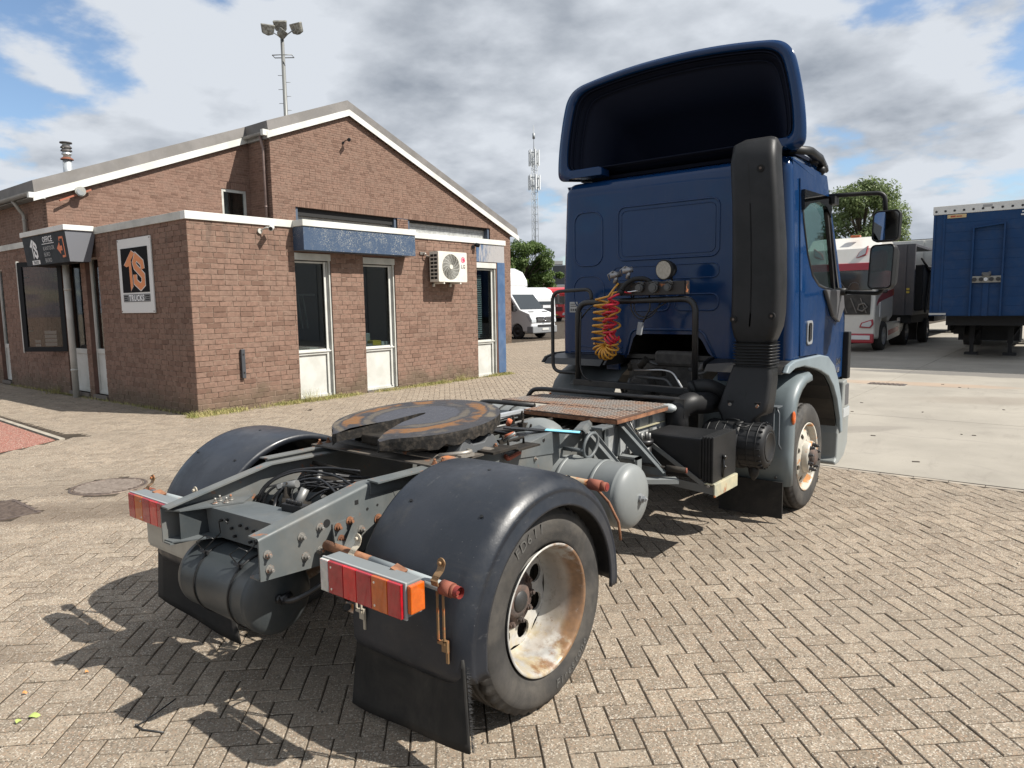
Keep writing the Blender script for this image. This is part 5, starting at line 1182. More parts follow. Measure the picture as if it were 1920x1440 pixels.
# rear bar, brackets, lamps --------------------------------------------------------------------------
for s in (1, -1):
    mb = MB(); mb.cyl((s*.45, -.622, .772), (s*.74, -.622, .764), .021, n=14); obj('stay_bar_root', mb, M_RUST, TR)
    mb = MB(); mb.cyl((s*.74, -.622, .764), (s*1.17, -.622, .752), .021, n=14); obj('stay_bar', mb, mat('bar_grey', (.24, .265, .27), .5, rust=.40, rscale=9), TR)
    mb = MB(); mb.cyl((s*1.135, -.622, .753), (s*1.185, -.622, .751), .028, n=14); mb.cyl((s*1.185, -.622, .751), (s*1.203, -.622, .751), .024, n=14); obj('bar_collar', mb, mat('collar_rust', (.20, .06, .035), .8), TR)
    mb = MB(); mb.lathe([(0, .022), (.02, .022)], (s*1.203, -.622, .751), 'X', 12); mb.cyl((s*1.195, -.622, .751), (s*1.21, -.622, .751), .012, n=5, smooth=False); obj('bar_end', mb, mat('red_plastic', (.17, .02, .016), .6), TR)
    mb = MB(); mb.poly([[(-.56, .84), (-.44, .845), (-.42, .72), (-.56, .74)]], 'X', s*.411, s*.418); mb.poly([[(s*.412, -.565), (s*.52, -.64), (s*.56, -.60), (s*.47, -.44), (s*.412, -.43)]], 'Z', .755, .762)
    mb.add([(s*.418, -.56, .83), (s*.418, -.56, .74), (s*.53, -.635, .745), (s*.53, -.635, .79)], [(0, 1, 2, 3)]); mb.add([(s*.418, -.44, .84), (s*.418, -.44, .76), (s*.53, -.60, .76)], [(0, 1, 2)]); obj('bar_bracket', mb, M_CHR, TR)
    # straps
    for x, m_ in ((s*.655, mat('strap_pale', (.38, .34, .27), .6, rust=.25)), (s*1.125, M_BRASS)):
        mb = MB(); pts = [(x, -.650, .765), (x, -.655, .785), (x, -.640, .80), (x, -.622, .812), (x, -.616, .825), (x, -.612, .838)]
        path = [(p, (1, 0, 0), (0, .7, .7)) for p in pts]; mb.sweep(path, [(-.017, -.003), (.017, -.003), (.017, .003), (-.017, .003)], smooth=False, closed_prof=True, caps=True); mb.cyl((x, -.612, .840), (x, -.617, .840), .019, n=12); mb.cyl((x, -.62, .840), (x, -.630, .840), .008, n=6); obj('mudguard_strap', mb, m_, TR)
        mb = MB(); mb.box(x-.020, x-.012, -.628, -.622, .54, .74); mb.box(x+.010, x+.018, -.628, -.622, .54, .74); mb.box(x-.020, x+.018, -.628, -.622, .53, .545); mb.box(x-.004, x+.024, -.622, -.610, .50, .545); mb.obox((x+.016, -.612, .485), .012, .006, .06, (0, 0, 0)); obj('mudguard_strap', mb, m_, TR)

def lamp(s):
    tl_ = holder('tail_lamp', TR); x0, x1, yb, z0, z1 = .612, 1.078, -.775, .662, .796
    def bx(a, b, c, d_, e, f, mb=None): mb = mb or MB(); mb.box(*(sorted((s*a, s*b))+[c, d_, e, f])); return mb
    obj('lamp_housing', bx(x0, x1+.006, yb+.022, yb+.098, z0+.004, z1), mat('lamp_grey', (.15, .165, .17), .5, dirt=.3), tl_, bevel=.004)
    obj('lamp_gasket', bx(x0-.002, x1+.010, yb+.014, yb+.024, z0-.002, z1+.004), mat('lamp_edge', (.27, .28, .28), .45), tl_, bevel=.002)
    cols = [('reverse_lens', .0, .105, (.55, .53, .50)), ('fog_lens', .107, .302, (.36, .011, .020)), ('brake_lens', .3025, .47, (.60, .010, .014)), ('tail_lens', .4705, .655, (.38, .009, .020)), ('indicator_lens', .6555, .842, (.52, .10, .006)), ('reflector_lens', .8425, .998, (.42, .007, .016))]
    W_ = x1-x0
    for nme, a, b, c in cols:
        key = 'lens_'+nme
        if key not in MATS:
            m, q, pb = new_mat(key); P = q.node('ShaderNodeNewGeometry').outputs['Position']; wv = q.math('SINE', q.math('MULTIPLY', q.node_out3(P)[0], 900)); n = q.noise(P, 30, 3)
            q.put(pb.inputs['Base Color'], q.mix(q.ramp(n, .3, .7), tuple(x*.78 for x in c), c)); pb.inputs['Roughness'].default_value = .12; pb.inputs['Coat Weight'].default_value = .6
            pb.inputs['Subsurface Weight'].default_value = .25; pb.inputs['Subsurface Scale'].default_value = .02; pb.inputs['Subsurface Radius'].default_value = (1, .2, .1)
            bn = q.node('ShaderNodeBump'); bn.inputs['Strength'].default_value = .35; bn.inputs['Distance'].default_value = .001; q.put(bn.inputs['Height'], wv); q.l.new(bn.outputs[0], pb.inputs['Normal']); MATS[key] = m
        l = obj(nme, bx(x0+a*W_, x0+b*W_, yb, yb+.014, z0+.003, z1-.001), MATS[key], tl_, bevel=.003)
        if nme in ('fog_lens', 'indicator_lens'):
            mb = MB(); xx = s*(x0+(a+.04 if nme[0] == 'f' else a+.035)*W_)
            for zz in (z0+.022, z1-.024): mb.cyl((xx, yb-.001, zz), (xx, yb+.004, zz), .0045, n=10)
            obj('lens_screw', mb, M_CHROME, tl_)
    obj('side_indicator', bx(x1+.010, x1+.030, yb+.020, yb+.09, z0+.022, z1-.006), MATS['lens_indicator_lens'], tl_, bevel=.004)
    mb = MB(); mb.box(*(sorted((s*.64, s*.69))+[-.68, -.60, .766, .772])); mb.obox((s*.95, -.665, .79), .05, .05, .01, (0, .4, .3)); obj('lamp_bracket', mb, M_RUST, tl_)
lamp(1); lamp(-1)
# cables from the right lamp
mb = MB(); mb.tube(round_path([(.60, -.66, .70), (.52, -.60, .62), (.50, -.58, .52), (.47, -.50, .50)], .05), .006, 6); mb.tube(round_path([(.60, -.65, .72), (.50, -.62, .66), (.46, -.60, .50)], .05), .005, 6); mb.cyl((.47, -.55, .47), (.52, -.58, .50), .016, n=8); obj('lamp_cable', mb, M_HOSE, TR)
mb = MB(); mb.box(.48, .56, -.556, -.553, .465, .505); obj('warning_label', mb, mat('label_paper', (.55, .50, .44), .6, col2=(.6, .25, .08), nscale=30), TR)
# number plate behind the left lamp
mb = MB(); mb.box(-.98, -.28, -.73, -.725, .525, .655); mb.box(-.98, -.28, -.724, -.716, .51, .66); obj('number_plate', mb, mat('plate_pale', (.40, .37, .31), .6, dirt=.5), TR, bevel=.003)
mb = MB(); pass
for x in (-.80, -.60, -.45, -.34): mb.cyl((x, -.731, .62), (x, -.7315, .62), .008, n=6)
obj('plate_hole', mb, mat('letter_black', (.02, .02, .02), .6), TR)

# ---- rear mudguards -------------------------------------------------------------------------------
def mudguard(s):
    mg = holder('mudguard', TR); cy_, cz_, R0 = -.02, .462, .588; path = []; A0, A1 = math.radians(-5), math.radians(184); n = 56
    R_in = lambda t: R0
    # cross section: (x, dr)
    prof = [(.585, -.035), (.588, -.004), (.60, 0), (.80, .004), (1.00, .003), (1.10, 0), (1.150, -.008), (1.185, -.026), (1.205, -.052), (1.212, -.064), (1.207, -.070), (1.212, -.078), (1.214, -.112), (1.220, -.120), (1.220, -.130), (1.208, -.132), (1.202, -.120), (1.196, -.060), (1.17, -.030), (1.10, -.010), (.60, -.008), (.592, -.035)]
    for i in range(n+1):
        t = A0+(A1-A0)*i/n; c, sn = math.cos(t), math.sin(t); path.append(((0, cy_+R0*c, cz_+R0*sn), (s, 0, 0), (0, c, sn)))
    # straight skirt down at the back
    for k, z in enumerate((.40, .36)): path.append(((0, cy_-R0*1.0+.02*k, z), (s, 0, 0), (0, -1, 0)))
    mb = MB(); mb.sweep(path, prof, closed_prof=True, caps=True); obj('guard_shell', mb, M_FEND, mg)
    mb = MB(); y0 = -.575
    vs = [(s*.55, y0+.03, .46), (s*1.19, y0-.005, .47), (s*1.22, y0-.015, .115), (s*.46, y0+.045, .020)]; vs += [(x, y+.012, z) for x, y, z in vs]
    # gently bowed flap
    N = 10; V = []; Fs = []
    for j in range(N+1):
        for i in range(N+1):
            u, w = i/N, j/N; a = Vector(vs[3]).lerp(Vector(vs[2]), u); b = Vector(vs[0]).lerp(Vector(vs[1]), u); p_ = a.lerp(b, w); p_.y += -.012*math.sin(u*PI)*(1-w)-.006*math.sin(u*9); V.append(p_)
    K = (N+1)**2; V2 = [p_+Vector((0, .010, 0)) for p_ in V]
    for j in range(N):
        for i in range(N): a = j*(N+1)+i; Fs += [(a, a+1, a+N+2, a+N+1), (K+a, K+a+N+1, K+a+N+2, K+a+1)]
    bd = [j*(N+1) for j in range(N+1)]+[N*(N+1)+i for i in range(1, N+1)]+[j*(N+1)+N for j in range(N-1, -1, -1)]+[i for i in range(N-1, 0, -1)]
    Fs += [(bd[i], bd[(i+1) % len(bd)], K+bd[(i+1) % len(bd)], K+bd[i]) for i in range(len(bd))]
    mb.add(V+V2, Fs, 0, True); obj('mud_flap', mb, M_FLAP, mg)
    # bristles at the outer edge
    mb = MB(); rv = random.Random(9)
    for k in range(260):
        w = rv.random(); p_ = Vector(vs[2]).lerp(Vector(vs[1]), w*.93); d_ = Vector((s*rv.uniform(.006, .020), rv.uniform(.0, .016), rv.uniform(-.012, .006))); q_ = p_+Vector((0, .012, 0)); mb.add([q_, q_+Vector((0, 0, .0025)), q_+d_], [(0, 1, 2)])
    o = obj('flap_bristles', mb, mat('bristle', (.10, .10, .10), .6), mg, fixn=False); o['kind'] = 'stuff'
    mb = MB()
    for x, a in ((.70, 60), (1.10, 62), (.70, 125), (1.10, 125), (.9, 95)): t = math.radians(a); p_ = Vector((s*x, cy_+(R0+.002)*math.cos(t), cz_+(R0+.002)*math.sin(t))); mb.cyl(p_, p_+Vector((0, math.cos(t), math.sin(t)))*.004, .008, n=8)
    obj('guard_rivet', mb, M_PLAS, mg)
    return mg
mudguard(1); mudguard(-1)
mb = MB(); mb.cyl((.50, .53, .895), (1.12, .53, .880), .02, n=12); obj('stay_bar', mb, mat('bar_khaki', (.26, .20, .13), .7, rust=.3), TR)
mb = MB(); mb.cyl((1.04, .53, .882), (1.11, .53, .880), .028, n=14); mb.cyl((1.11, .53, .880), (1.14, .53, .880), .023, n=14); obj('bar_collar', mb, MATS['collar_rust'], TR)
mb = MB(); mb.cyl((1.1405, .53, .880), (1.143, .53, .880), .017, n=12); obj('bar_end', mb, MATS['red_plastic'], TR)
mb = MB(); mb.tube([(1.06, .555, .86), (1.12, .580, .79), (1.165, .600, .69), (1.175, .603, .60)], .007, 6); obj('mudguard_strap', mb, M_RUST, TR)

# ---- air tanks ---------------------------------------------------------------------------------------
def tank(name, x0, x1, y, z, r, m, straps, cap=.05, parent=TR):
    prof = []
    for i in range(9): t = i/8*PI/2; prof.append((x0+cap*(1-math.sin(t)), r*math.sin(t) if i else .0005)) if 0 else prof.append((x0+cap-cap*math.cos(t), max(.0005, r*math.sin(t))))
    prof += [(x0+cap+.015, r), (x0+cap+.018, r*1.012), (x0+cap+.024, r*1.012), (x0+cap+.028, r), (x1-cap-.028, r), (x1-cap-.024, r*1.012), (x1-cap-.018, r*1.012), (x1-cap-.015, r)]
    for i in range(8, -1, -1): t = i/8*PI/2; prof.append((x1-cap+cap*math.cos(t), max(.0005, r*math.sin(t))))
    mb = MB(); mb.lathe(prof, (0, y, z), 'X', 56); t_ = obj(name, mb, m, parent)
    return t_
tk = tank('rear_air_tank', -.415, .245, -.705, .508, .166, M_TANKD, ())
for x in (-.215, .075):
    mb = MB(); mb.lathe([(x-.006, .1685), (x-.006, .172), (x+.006, .172), (x+.006, .1685)], (0, -.705, .508), 'X', 48); obj('tank_strap', mb, M_PLAS, tk)
    mb = MB(); a = math.radians(128); yy, zz = -.70+.185*math.cos(a), .512+.185*math.sin(a); mb.obox((x, yy, zz), .034, .03, .014, (-.6, 0, 0)); mb.cyl((x-.02, yy+.0, zz), (x+.035, yy+.0, zz+.01), .005, n=6); obj('strap_clamp', mb, M_PLAS, tk)
    mb = MB(); mb.tube([(x, yy, zz+.01), (x+.01, -.735, .73), (x+.02, -.745, .79), (x+.06, -.744, .81), (x+.09, -.74, .79)], .003, 6); mb.tube([(x, yy, zz), (x-.05, yy-.01, zz+.04), (x-.02, yy+.02, zz+.07), (x+.03, yy+.03, zz+.06)], .003, 6); obj('tie_wire', mb, M_HOSE, tk)
mb = MB(); mb.cyl((.22, -.725, .520), (.275, -.735, .520), .020, n=12); mb.tube(round_path([(.27, -.735, .520), (.34, -.73, .53), (.42, -.66, .58), (.47, -.58, .66), (.46, -.5, .74)], .06), .012, 8); mb.cyl((.275, -.745, .52), (.275, -.69, .53), .018, n=10); obj('tank_hose', mb, M_HOSE, tk)
tk = tank('side_air_tank', .17, .945, 1.235, .632, .193, M_TANK, (), .075)
for x in (.46, .70):
    mb = MB(); mb.lathe([(x-.012, .1945), (x-.009, .200), (x+.009, .200), (x+.012, .1945)], (0, 1.235, .632), 'X', 56); obj('tank_strap', mb, M_TANK, tk, bevel=0)
mb = MB(); mb.cyl((.94, 1.235, .632), (.96, 1.235, .632), .028, n=8, smooth=False); mb.cyl((.96, 1.235, .632), (.98, 1.235, .632), .018, n=6, smooth=False); mb.cyl((.98, 1.235, .632), (.99, 1.235, .632), .007, n=6); obj('tank_plug', mb, M_CHROME if 0 else mat('plug_grey', (.25, .26, .27), .4, metal=.3), tk)
# small upright tank inside frame and left tank
mb = MB(); mb.ball((.0, 1.52, .86), .16, 20, sc=(1.2, 1, .8)); obj('inner_tank', mb, M_TANK, TR)
tk = tank('left_air_tank', -1.02, -.42, 1.98, .80, .175, M_TANK, (), .05)
for x in (-.55, -.66, -.80): mb = MB(); mb.lathe([(x-.006, .1765), (x-.006, .182), (x+.006, .182), (x+.006, .1765)], (0, 1.98, .80), 'X', 48); obj('tank_strap', mb, M_PLAS, tk)
tk = tank('left_air_tank', -.90, -.42, 1.62, .78, .16, M_TANK, (), .05)
for x in (-.55, -.66): mb = MB(); mb.lathe([(x-.006, .1615), (x-.006, .167), (x+.006, .167), (x+.006, .1615)], (0, 1.62, .78), 'X', 48); obj('tank_strap', mb, M_PLAS, tk)
mb = MB(); mb.bar((-.40, 1.42, .965), (-.40, 2.1, .965), .05, .02); obj('alu_rail', mb, mat('alu_bright', (.48, .50, .52), .35, metal=.4), TR)

# ---- mid frame clutter ---------------------------------------------------------------------------------
mb = MB(); mb.add([(.412, .60, .93), (.412, 1.10, 1.0), (.20, 1.25, 1.0), (.12, .80, .94), (.412, .60, .92), (.412, 1.10, .99), (.20, 1.25, .99), (.12, .80, .93)], [(0,1,2,3), (4,7,6,5), (0,4,5,1), (1,5,6,2), (2,6,7,3), (3,7,4,0)]); obj('valve_cover_plate', mb, M_CH, TR, bevel=.003)
mb = MB(); mb.poly([[(.62, .93), (.62, .905), (1.12, .86), (1.28, .99), (1.12, 1.0)]], 'X', .413, .4175); obj('side_plate', mb, M_CH, TR)
mb = MB(); mb.tube(round_path([(.43, .62, .935), (.46, .60, .92), (.43, .75, .93)], .02), .012, 6); obj('orange_wear_edge', mb, mat('orange_wear', (.34, .09, .05), .8), TR)
# folded channel step and bumper brackets by the side tank
mb = MB(); mb.sweep([((.30, 1.62, .965), (0, 1, 0), (0, 0, 1)), ((.50, 1.22, .985), (0, 1, 0), (0, 0, 1))], [(-.05, 0), (-.03, .012), (.08, .012), (.12, -.01), (.13, -.03), (.12, -.03), (.11, -.018), (.08, .002), (-.03, .002)], closed_prof=True, caps=True, smooth=False); obj('folded_bracket_top', mb, M_CH, TR)
for y in (1.45, 1.85):
    mb = MB(); mb.poly([[(.412, .945), (.50, .955), (.80, .655), (.80, .62), (.412, .62)], [(.45, .70), (.60, .70), (.45, .85)]], 'Y', y, y+.006); mb.bar((.46, y-.02, .95), (.80, y-.02, .645), .04, .006, up=(0, 0, 1)); obj('triangle_bracket', mb, M_CH, TR)
mb = MB(); mb.box(.412, .50, 1.54, 1.68, .945, .962); obj('bracket_cap', mb, M_CH, TR, bevel=.004)
mb = MB(); mb.poly([[(1.56, .952), (1.56, .70), (1.72, .70), (1.72, .952)]], 'X', .412, .425); obj('spacer_plate', mb, M_TANK, TR)
ringp = [(.56, 1.30+.085*math.cos(a)*(1.0 if math.cos(a) > 0 else .95), .895+.07*math.sin(a)+.02*math.cos(a)) for a in np.linspace(0, 2*PI, 22, endpoint=False)]
mb = MB(); mb.tube(ringp, .011, 8, closed=True); mb.cyl((.42, 1.21, .875), (.56, 1.22, .875), .014, n=8); obj('tow_ring', mb, M_CH, TR)
mb = MB(); mb.bar((.13, .98, 1.012), (.56, 1.20, .985), .065, .008); obj('blue_label_backing', mb, M_PLAS, TR)
mb = MB(); mb.bar((.36, 1.10, 1.003), (.55, 1.195, .992), .055, .004); obj('blue_label', mb, mat('label_blue', (.22, .62, .78), .5), TR)
# long pipes and rods across the frame behind the fifth wheel
for k, (a, b, r, m_) in enumerate([((-.40, 1.0, .96), (.42, 1.0, .96), .012, M_HOSE), ((-.38, .86, .975), (.20, 1.10, .99), .014, M_BLK), ((-.3, 1.2, .95), (-.3, 2.0, .95), .01, M_HOSE), ((-.2, .9, .95), (-.2, 2.0, .95), .01, M_ALU), ((-.05, .9, .93), (-.02, 2.0, .95), .012, M_GRIME), ((.1, 1.1, .9), (.1, 2.0, .93), .01, M_HOSE), ((-.12, .8, .93), (-.12, 1.9, .93), .008, M_HOSE), ((.25, .75, .90), (.28, 1.9, .92), .010, M_GRIME)]):
    mb = MB(); mb.tube([a, tuple((np.array(a)+np.array(b))/2+np.array([0, 0, .015*((-1)**k)])), b], r, 8); obj('pipe_run', mb, m_, TR)
mb = MB()
for (x, y, z) in ((-.30, 1.30, .955), (-.18, 1.45, .955), (-.02, 1.35, .955), (.10, 1.28, .94), (.24, .82, .95), (.30, .90, .94), (.15, .75, .95), (-.22, 1.6, .96)): mb.obox((x, y, z), .05, .035, .045, (0, 0, x*5)); mb.cyl((x, y, z), (x+.02, y-.01, z+.05), .008, n=6)
obj('line_clips', mb, M_GRIME, TR)
mb = MB(); mb.cyl((.20, .88, .97), (.27, .90, 1.0), .014, n=8); mb.cyl((-.1, 1.3, .96), (-.08, 1.3, 1.0), .018, n=6); obj('orange_fitting', mb, mat('orange_rust', (.40, .11, .05), .7), TR)
mb = MB(); mb.cyl((.30, .76, .98), (.36, .80, 1.03), .010, n=8); mb.cyl((.12, .80, 1.0), (.14, .82, .95), .009, n=8); mb.cyl((.22, .70, .96), (.22, .72, 1.02), .010, n=8); obj('brake_fitting', mb, M_ALU, TR)
# gearbox / dark mass under the deck
mb = MB(); mb.box(-.28, .28, 2.1, 3.3, .45, .84); mb.cyl((0, 2.3, .65), (0, 2.0, .65), .15, n=16); obj('gearbox', mb, M_GRIME, TR, bevel=.03)
mb = MB(); mb.box(-.38, .36, 3.45, 4.7, .55, 1.25); mb.cyl((-.2, 3.45, 1.0), (-.2, 3.3, 1.0), .12, n=16); mb.box(-.1, .3, 3.42, 3.5, 1.2, 1.34); obj('engine', mb, mat('engine_dark', (.03, .028, .026), .7, col2=(.06, .055, .05), nscale=14, bump=.5), TR, bevel=.03)
mb = MB(); mb.tube(round_path([(-.20, 3.25, 1.17), (.10, 3.2, 1.19), (.22, 3.15, 1.18), (.32, 3.1, 1.07), (.40, 3.05, 1.0)], .05), .009, 8); obj('engine_pipe', mb, mat('pipe_bright', (.5, .5, .5), .3, metal=.8), TR)
for pts in ([(-.22, 3.2, 1.1), (-.24, 3.15, .98)], [(-.2, 3.3, 1.22), (-.1, 3.28, 1.26), (0, 3.3, 1.22)], [(-.15, 3.2, 1.12), (.15, 3.18, 1.11), (.25, 3.15, 1.0)], [(.30, 3.3, 1.2), (.42, 3.25, 1.16), (.55, 3.2, 1.22)]):
    mb = MB(); mb.tube(round_path(pts, .04), .014, 8); obj('engine_hose', mb, mat('hose_grey', (.05, .05, .05), .4), TR)
mb = MB(); mb.cyl((-.15, 3.25, 1.20), (-.08, 3.25, 1.28), .03, n=10); mb.cyl((-.22, 3.2, 1.17), (-.22, 3.2, 1.23), .022, n=10); mb.box(-.02, .08, 3.22, 3.3, 1.13, 1.20); obj('engine_fitting', mb, M_GRIME, TR)
mb = MB(); mb.tube(round_path([(.52, 2.62, .72), (.52, 2.60, .93), (.58, 2.66, 1.0), (.62, 2.85, .98), (.60, 3.2, .95)], .10, 6), .085, 18); obj('air_elbow', mb, M_PLAS, TR)
mb = MB(); mb.tube(round_path([(.50, 2.95, 1.08), (.60, 3.0, 1.10), (.72, 3.10, 1.02), (.74, 3.2, .8)], .10, 6), .065, 16); mb.cyl((.47, 2.93, 1.07), (.50, 2.95, 1.08), .07, n=16); obj('intake_elbow', mb, M_PLAS, TR)
mb = MB(); mb.ball((.50, 2.50, .975), .05, 12, sc=(1.3, 1, .7)); obj('white_cap', mb, mat('cap_white', (.33, .35, .35), .4), TR)

# ---- chequered deck plates ------------------------------------------------------------------------------
def m_deck():
    m, q, b = new_mat('rusty_chequer_plate'); P = q.node('ShaderNodeNewGeometry').outputs['Position']; x, y, z = q.node_out3(P)
    n = q.math('ADD', q.noise(P, 5, 7, .65), q.math('MULTIPLY', q.math('SUBTRACT', q.math('SUBTRACT', 2.35, y), q.math('MULTIPLY', x, .0)), .10)); k = q.ramp(n, .42, .66)
    c = q.mix(k, q.mix(q.noise(P, 20, 5), (.055, .048, .042), (.085, .072, .062)), q.mix(q.noise(P, 30, 6, .7), (.055, .028, .018), (.115, .058, .034)))
    c = q.mix(q.ramp(z, .9993, 1.0004), c, q.mix(k, (.27, .245, .22), (.30, .18, .115)))
    q.put(b.inputs['Base Color'], c); b.inputs['Roughness'].default_value = .75; return m
M_DECK = m_deck(); Zd = .999
def deck(poly, zt=Zd, name='deck_plate'):
    dk = holder(name, TR); mb = MB(); mb.poly([poly], 'Z', zt-.008, zt); obj('plate', mb, M_DECK, dk)
    xs_ = [p[0] for p in poly]; ys_ = [p[1] for p in poly]; mb = MB(); c = 0; st = .036; j = 0; y = min(ys_)+.02
    def inside(px, py):
        r = False; n_ = len(poly)
        for i in range(n_):
            (x1_, y1_), (x2_, y2_) = poly[i], poly[(i+1) % n_]
            if (y1_ > py) != (y2_ > py) and px < (x2_-x1_)*(py-y1_)/(y2_-y1_)+x1_: r = not r
        return r
    while y < max(ys_)-.01:
        x = min(xs_)+.02; i = 0
        while x < max(xs_)-.01:
            if inside(x-.014, y) and inside(x+.014, y):
                a = PI/4 if (i+j) % 2 else -PI/4; c_, s_ = math.cos(a), math.sin(a); L_, w_ = .0150, .0062
                P4 = [(-L_, 0), (0, -w_), (L_, 0), (0, w_)]; vs = [(x+u*c_-v_*s_, y+u*s_+v_*c_, zt) for u, v_ in P4]+[(x+u*.8*c_-v_*.5*s_, y+u*.8*s_+v_*.5*c_, zt+.0028) for u, v_ in P4]
                mb.add(vs, [(4, 5, 6, 7)]+[(k, (k+1) % 4, 4+(k+1) % 4, 4+k) for k in range(4)])
            x += st; i += 1
        y += st*.62; j += 1
    o = obj('chequer_lugs', mb, M_DECK, dk, fixn=False); o['kind'] = 'stuff'
    return dk
deck([(-.30, 1.74), (.515, 1.70), (.515, 2.08), (-.30, 2.08)]); deck([(-.80, 2.09), (.515, 2.09), (.515, 2.56), (-.72, 2.56)])
mb = MB(); mb.poly([[(1.705, .965), (2.56, .965), (2.56, .990), (1.705, .990)]], 'X', .505, .517); mb.add([(-.30, 1.737, .965), (.515, 1.697, .965), (.515, 1.697, .9905), (-.30, 1.737, .9905)], [(0, 1, 2, 3)]); obj('deck_edge', mb, M_RUST, TR)
mb = MB(); mb.poly([[(1.70, .70), (2.62, .70), (2.62, .93), (2.56, .962), (1.70, .962)]], 'X', .430, .438); obj('deck_support_plate', mb, M_RAILF, TR)
for y in (1.66, 1.80, 2.10, 2.30): mb = MB(); mb.box(.4385, .445, y, y+.05, .72, .93); obj('support_strap', mb, M_CH, TR)
mb = MB(); mb.tube(round_path([(-.86, 1.84, .93), (-.84, 1.86, 1.0), (-.74, 1.88, 1.01), (-.32, 1.90, 1.005)], .06), .018, 10); mb.tube(round_path([(-.92, 2.60, .95), (-.88, 2.62, 1.02), (-.78, 2.63, 1.03), (.55, 2.60, 1.03), (.57, 2.6, .98)], .06), .020, 10); obj('deck_guard_tube', mb, M_BLK, TR)
mb = MB(); mb.box(.52, .60, 2.56, 2.63, .90, 1.04); mb.bar((.36, 2.62, 1.045), (.58, 2.60, 1.03), .05, .008); obj('guard_end_bracket', mb, M_BLK, TR)

# ---- headboard frame with hoses ----------------------------------------------------------------------------
hb = holder('hose_frame', TR); Yh = 3.02; Bz = 1.045
mb = MB(); mb.tube(round_path([(-.655, Yh, Bz), (-.655, Yh, 1.78), (.475, Yh, 1.80), (.475, Yh, Bz)], .12, 8), .026, 12); obj('hoop', mb, M_BLK, hb)
mb = MB(); mb.bar((-.69, Yh, 1.065), (.62, Yh, 1.035), .06, .055); mb.bar((.40, Yh-.03, 1.04), (.72, Yh+.05, 1.03), .05, .03); obj('base_rail', mb, M_BLK, hb, bevel=.004)
mb = MB(); mb.tube(round_path([(-.66, Yh+.02, 1.14), (-.95, Yh+.02, 1.145), (-.95, Yh+.02, 1.885), (-.53, Yh+.03, 1.90), (-.53, Yh+.03, 1.76)], .09, 7), .017, 10); obj('side_hoop', mb, M_BLK, hb)
mb = MB(); mb.box(-.235, .395, Yh-.04, Yh+.06, 1.835, 1.945); obj('socket_box', mb, mat('socket_box_black', (.016, .013, .012), .5, rust=.22, rscale=9), hb, bevel=.004)
mb = MB(); mb.box(.30, .40, Yh-.042, Yh+.08, 1.83, 1.95); obj('box_end', mb, M_RUST, hb, bevel=.003) if 0 else None
for x, r in ((.00, .034), (.13, .040), (.26, .030)):
    mb = MB(); mb.cyl((x, Yh-.04, 1.895), (x, Yh-.075, 1.895), r, n=18); mb.cyl((x, Yh-.075, 1.895), (x, Yh-.085, 1.895), r*.7, n=16); mb.obox((x+.02, Yh-.05, 1.935), .03, .02, .02, (0, .5, 0)); mb.tube([(x-.04, Yh-.06, 1.93), (x, Yh-.07, 1.945), (x+.045, Yh-.06, 1.92)], .005, 6); obj('socket', mb, mat('socket_grey', (.08, .08, .08), .4, metal=.4), hb)
mb = MB(); mb.tube([(-.18, Yh-.07, 1.875), (-.08, Yh-.08, 1.865), (0, Yh-.075, 1.875)], .006, 6); obj('steel_pin', mb, M_CHROME, hb)
for x, z in ((-.25, 1.985), (-.13, 2.02)):
    mb = MB(); mb.cyl((x, Yh-.03, z-.045), (x+.015, Yh-.035, z+.02), .020, n=12); mb.cyl((x-.03, Yh-.07, z+.02), (x+.045, Yh-.02, z+.035), .025, n=12); mb.obox((x+.01, Yh-.04, z+.045), .06, .03, .02, (0, .4, .3)); mb.tube([(x-.035, Yh-.06, z-.02), (x-.05, Yh-.07, z+.03), (x, Yh-.07, z+.06)], .006, 6); obj('coupling_head', mb, mat('coupling_alu', (.30, .30, .31), .35, metal=.7, dirt=.4), hb)
mb = MB(); pts = round_path([(-.16, Yh-.09, 1.86), (-.12, Yh-.09, 1.93), (-.05, Yh-.06, 1.975), (.05, Yh-.03, 1.97), (.09, Yh, 1.92)], .06, 8); mb.tube(pts, [.020+.003*(i % 2) for i in range(len(pts))], 10); mb.cyl((-.17, Yh-.10, 1.845), (-.15, Yh-.09, 1.88), .028, n=14); obj('suzi_plug', mb, M_PLAS, hb)
def helix(a, b, R_, turns, r, m_, ph=0, bend=0., lead0=None, lead1=None, nm='coil_hose'):
    a, b = Vector(a), Vector(b); d_ = (b-a); L = d_.length; d_.normalize(); x = Vector((0, 1, 0)).cross(d_).normalized(); y = d_.cross(x); pts = []; N = int(turns*14)
    for i in range(N+1):
        t = i/N; p_ = a.lerp(b, t)+Vector((bend*math.sin(t*PI), 0, 0)); w = 2*PI*turns*t+ph; pts.append(p_+(x*math.cos(w)+y*math.sin(w))*R_)
    if lead0: pts = [Vector(q_) for q_ in lead0]+pts
    if lead1: pts += [Vector(q_) for q_ in lead1]
    pts = [q_+Vector((.045, 0, 0)) if 0 else q_ for q_ in pts]; mb = MB(); mb.tube(pts, r, 7); mb.xform(Matrix.Translation((.045, 0, 0))); return obj(nm, mb, m_, hb)
M_HY = mat('hose_yellow', (.55, .27, .035), .35); M_HR = mat('hose_red', (.50, .018, .035), .35)
Yc = Yh-.12; helix((-.375, Yc, 1.80), (-.405, Yc, 1.43), .062, 6.5, .0095, M_HY, lead0=[(-.25, Yh-.05, 1.94), (-.28, Yh-.07, 1.90), (-.31, Yc, 1.83)])
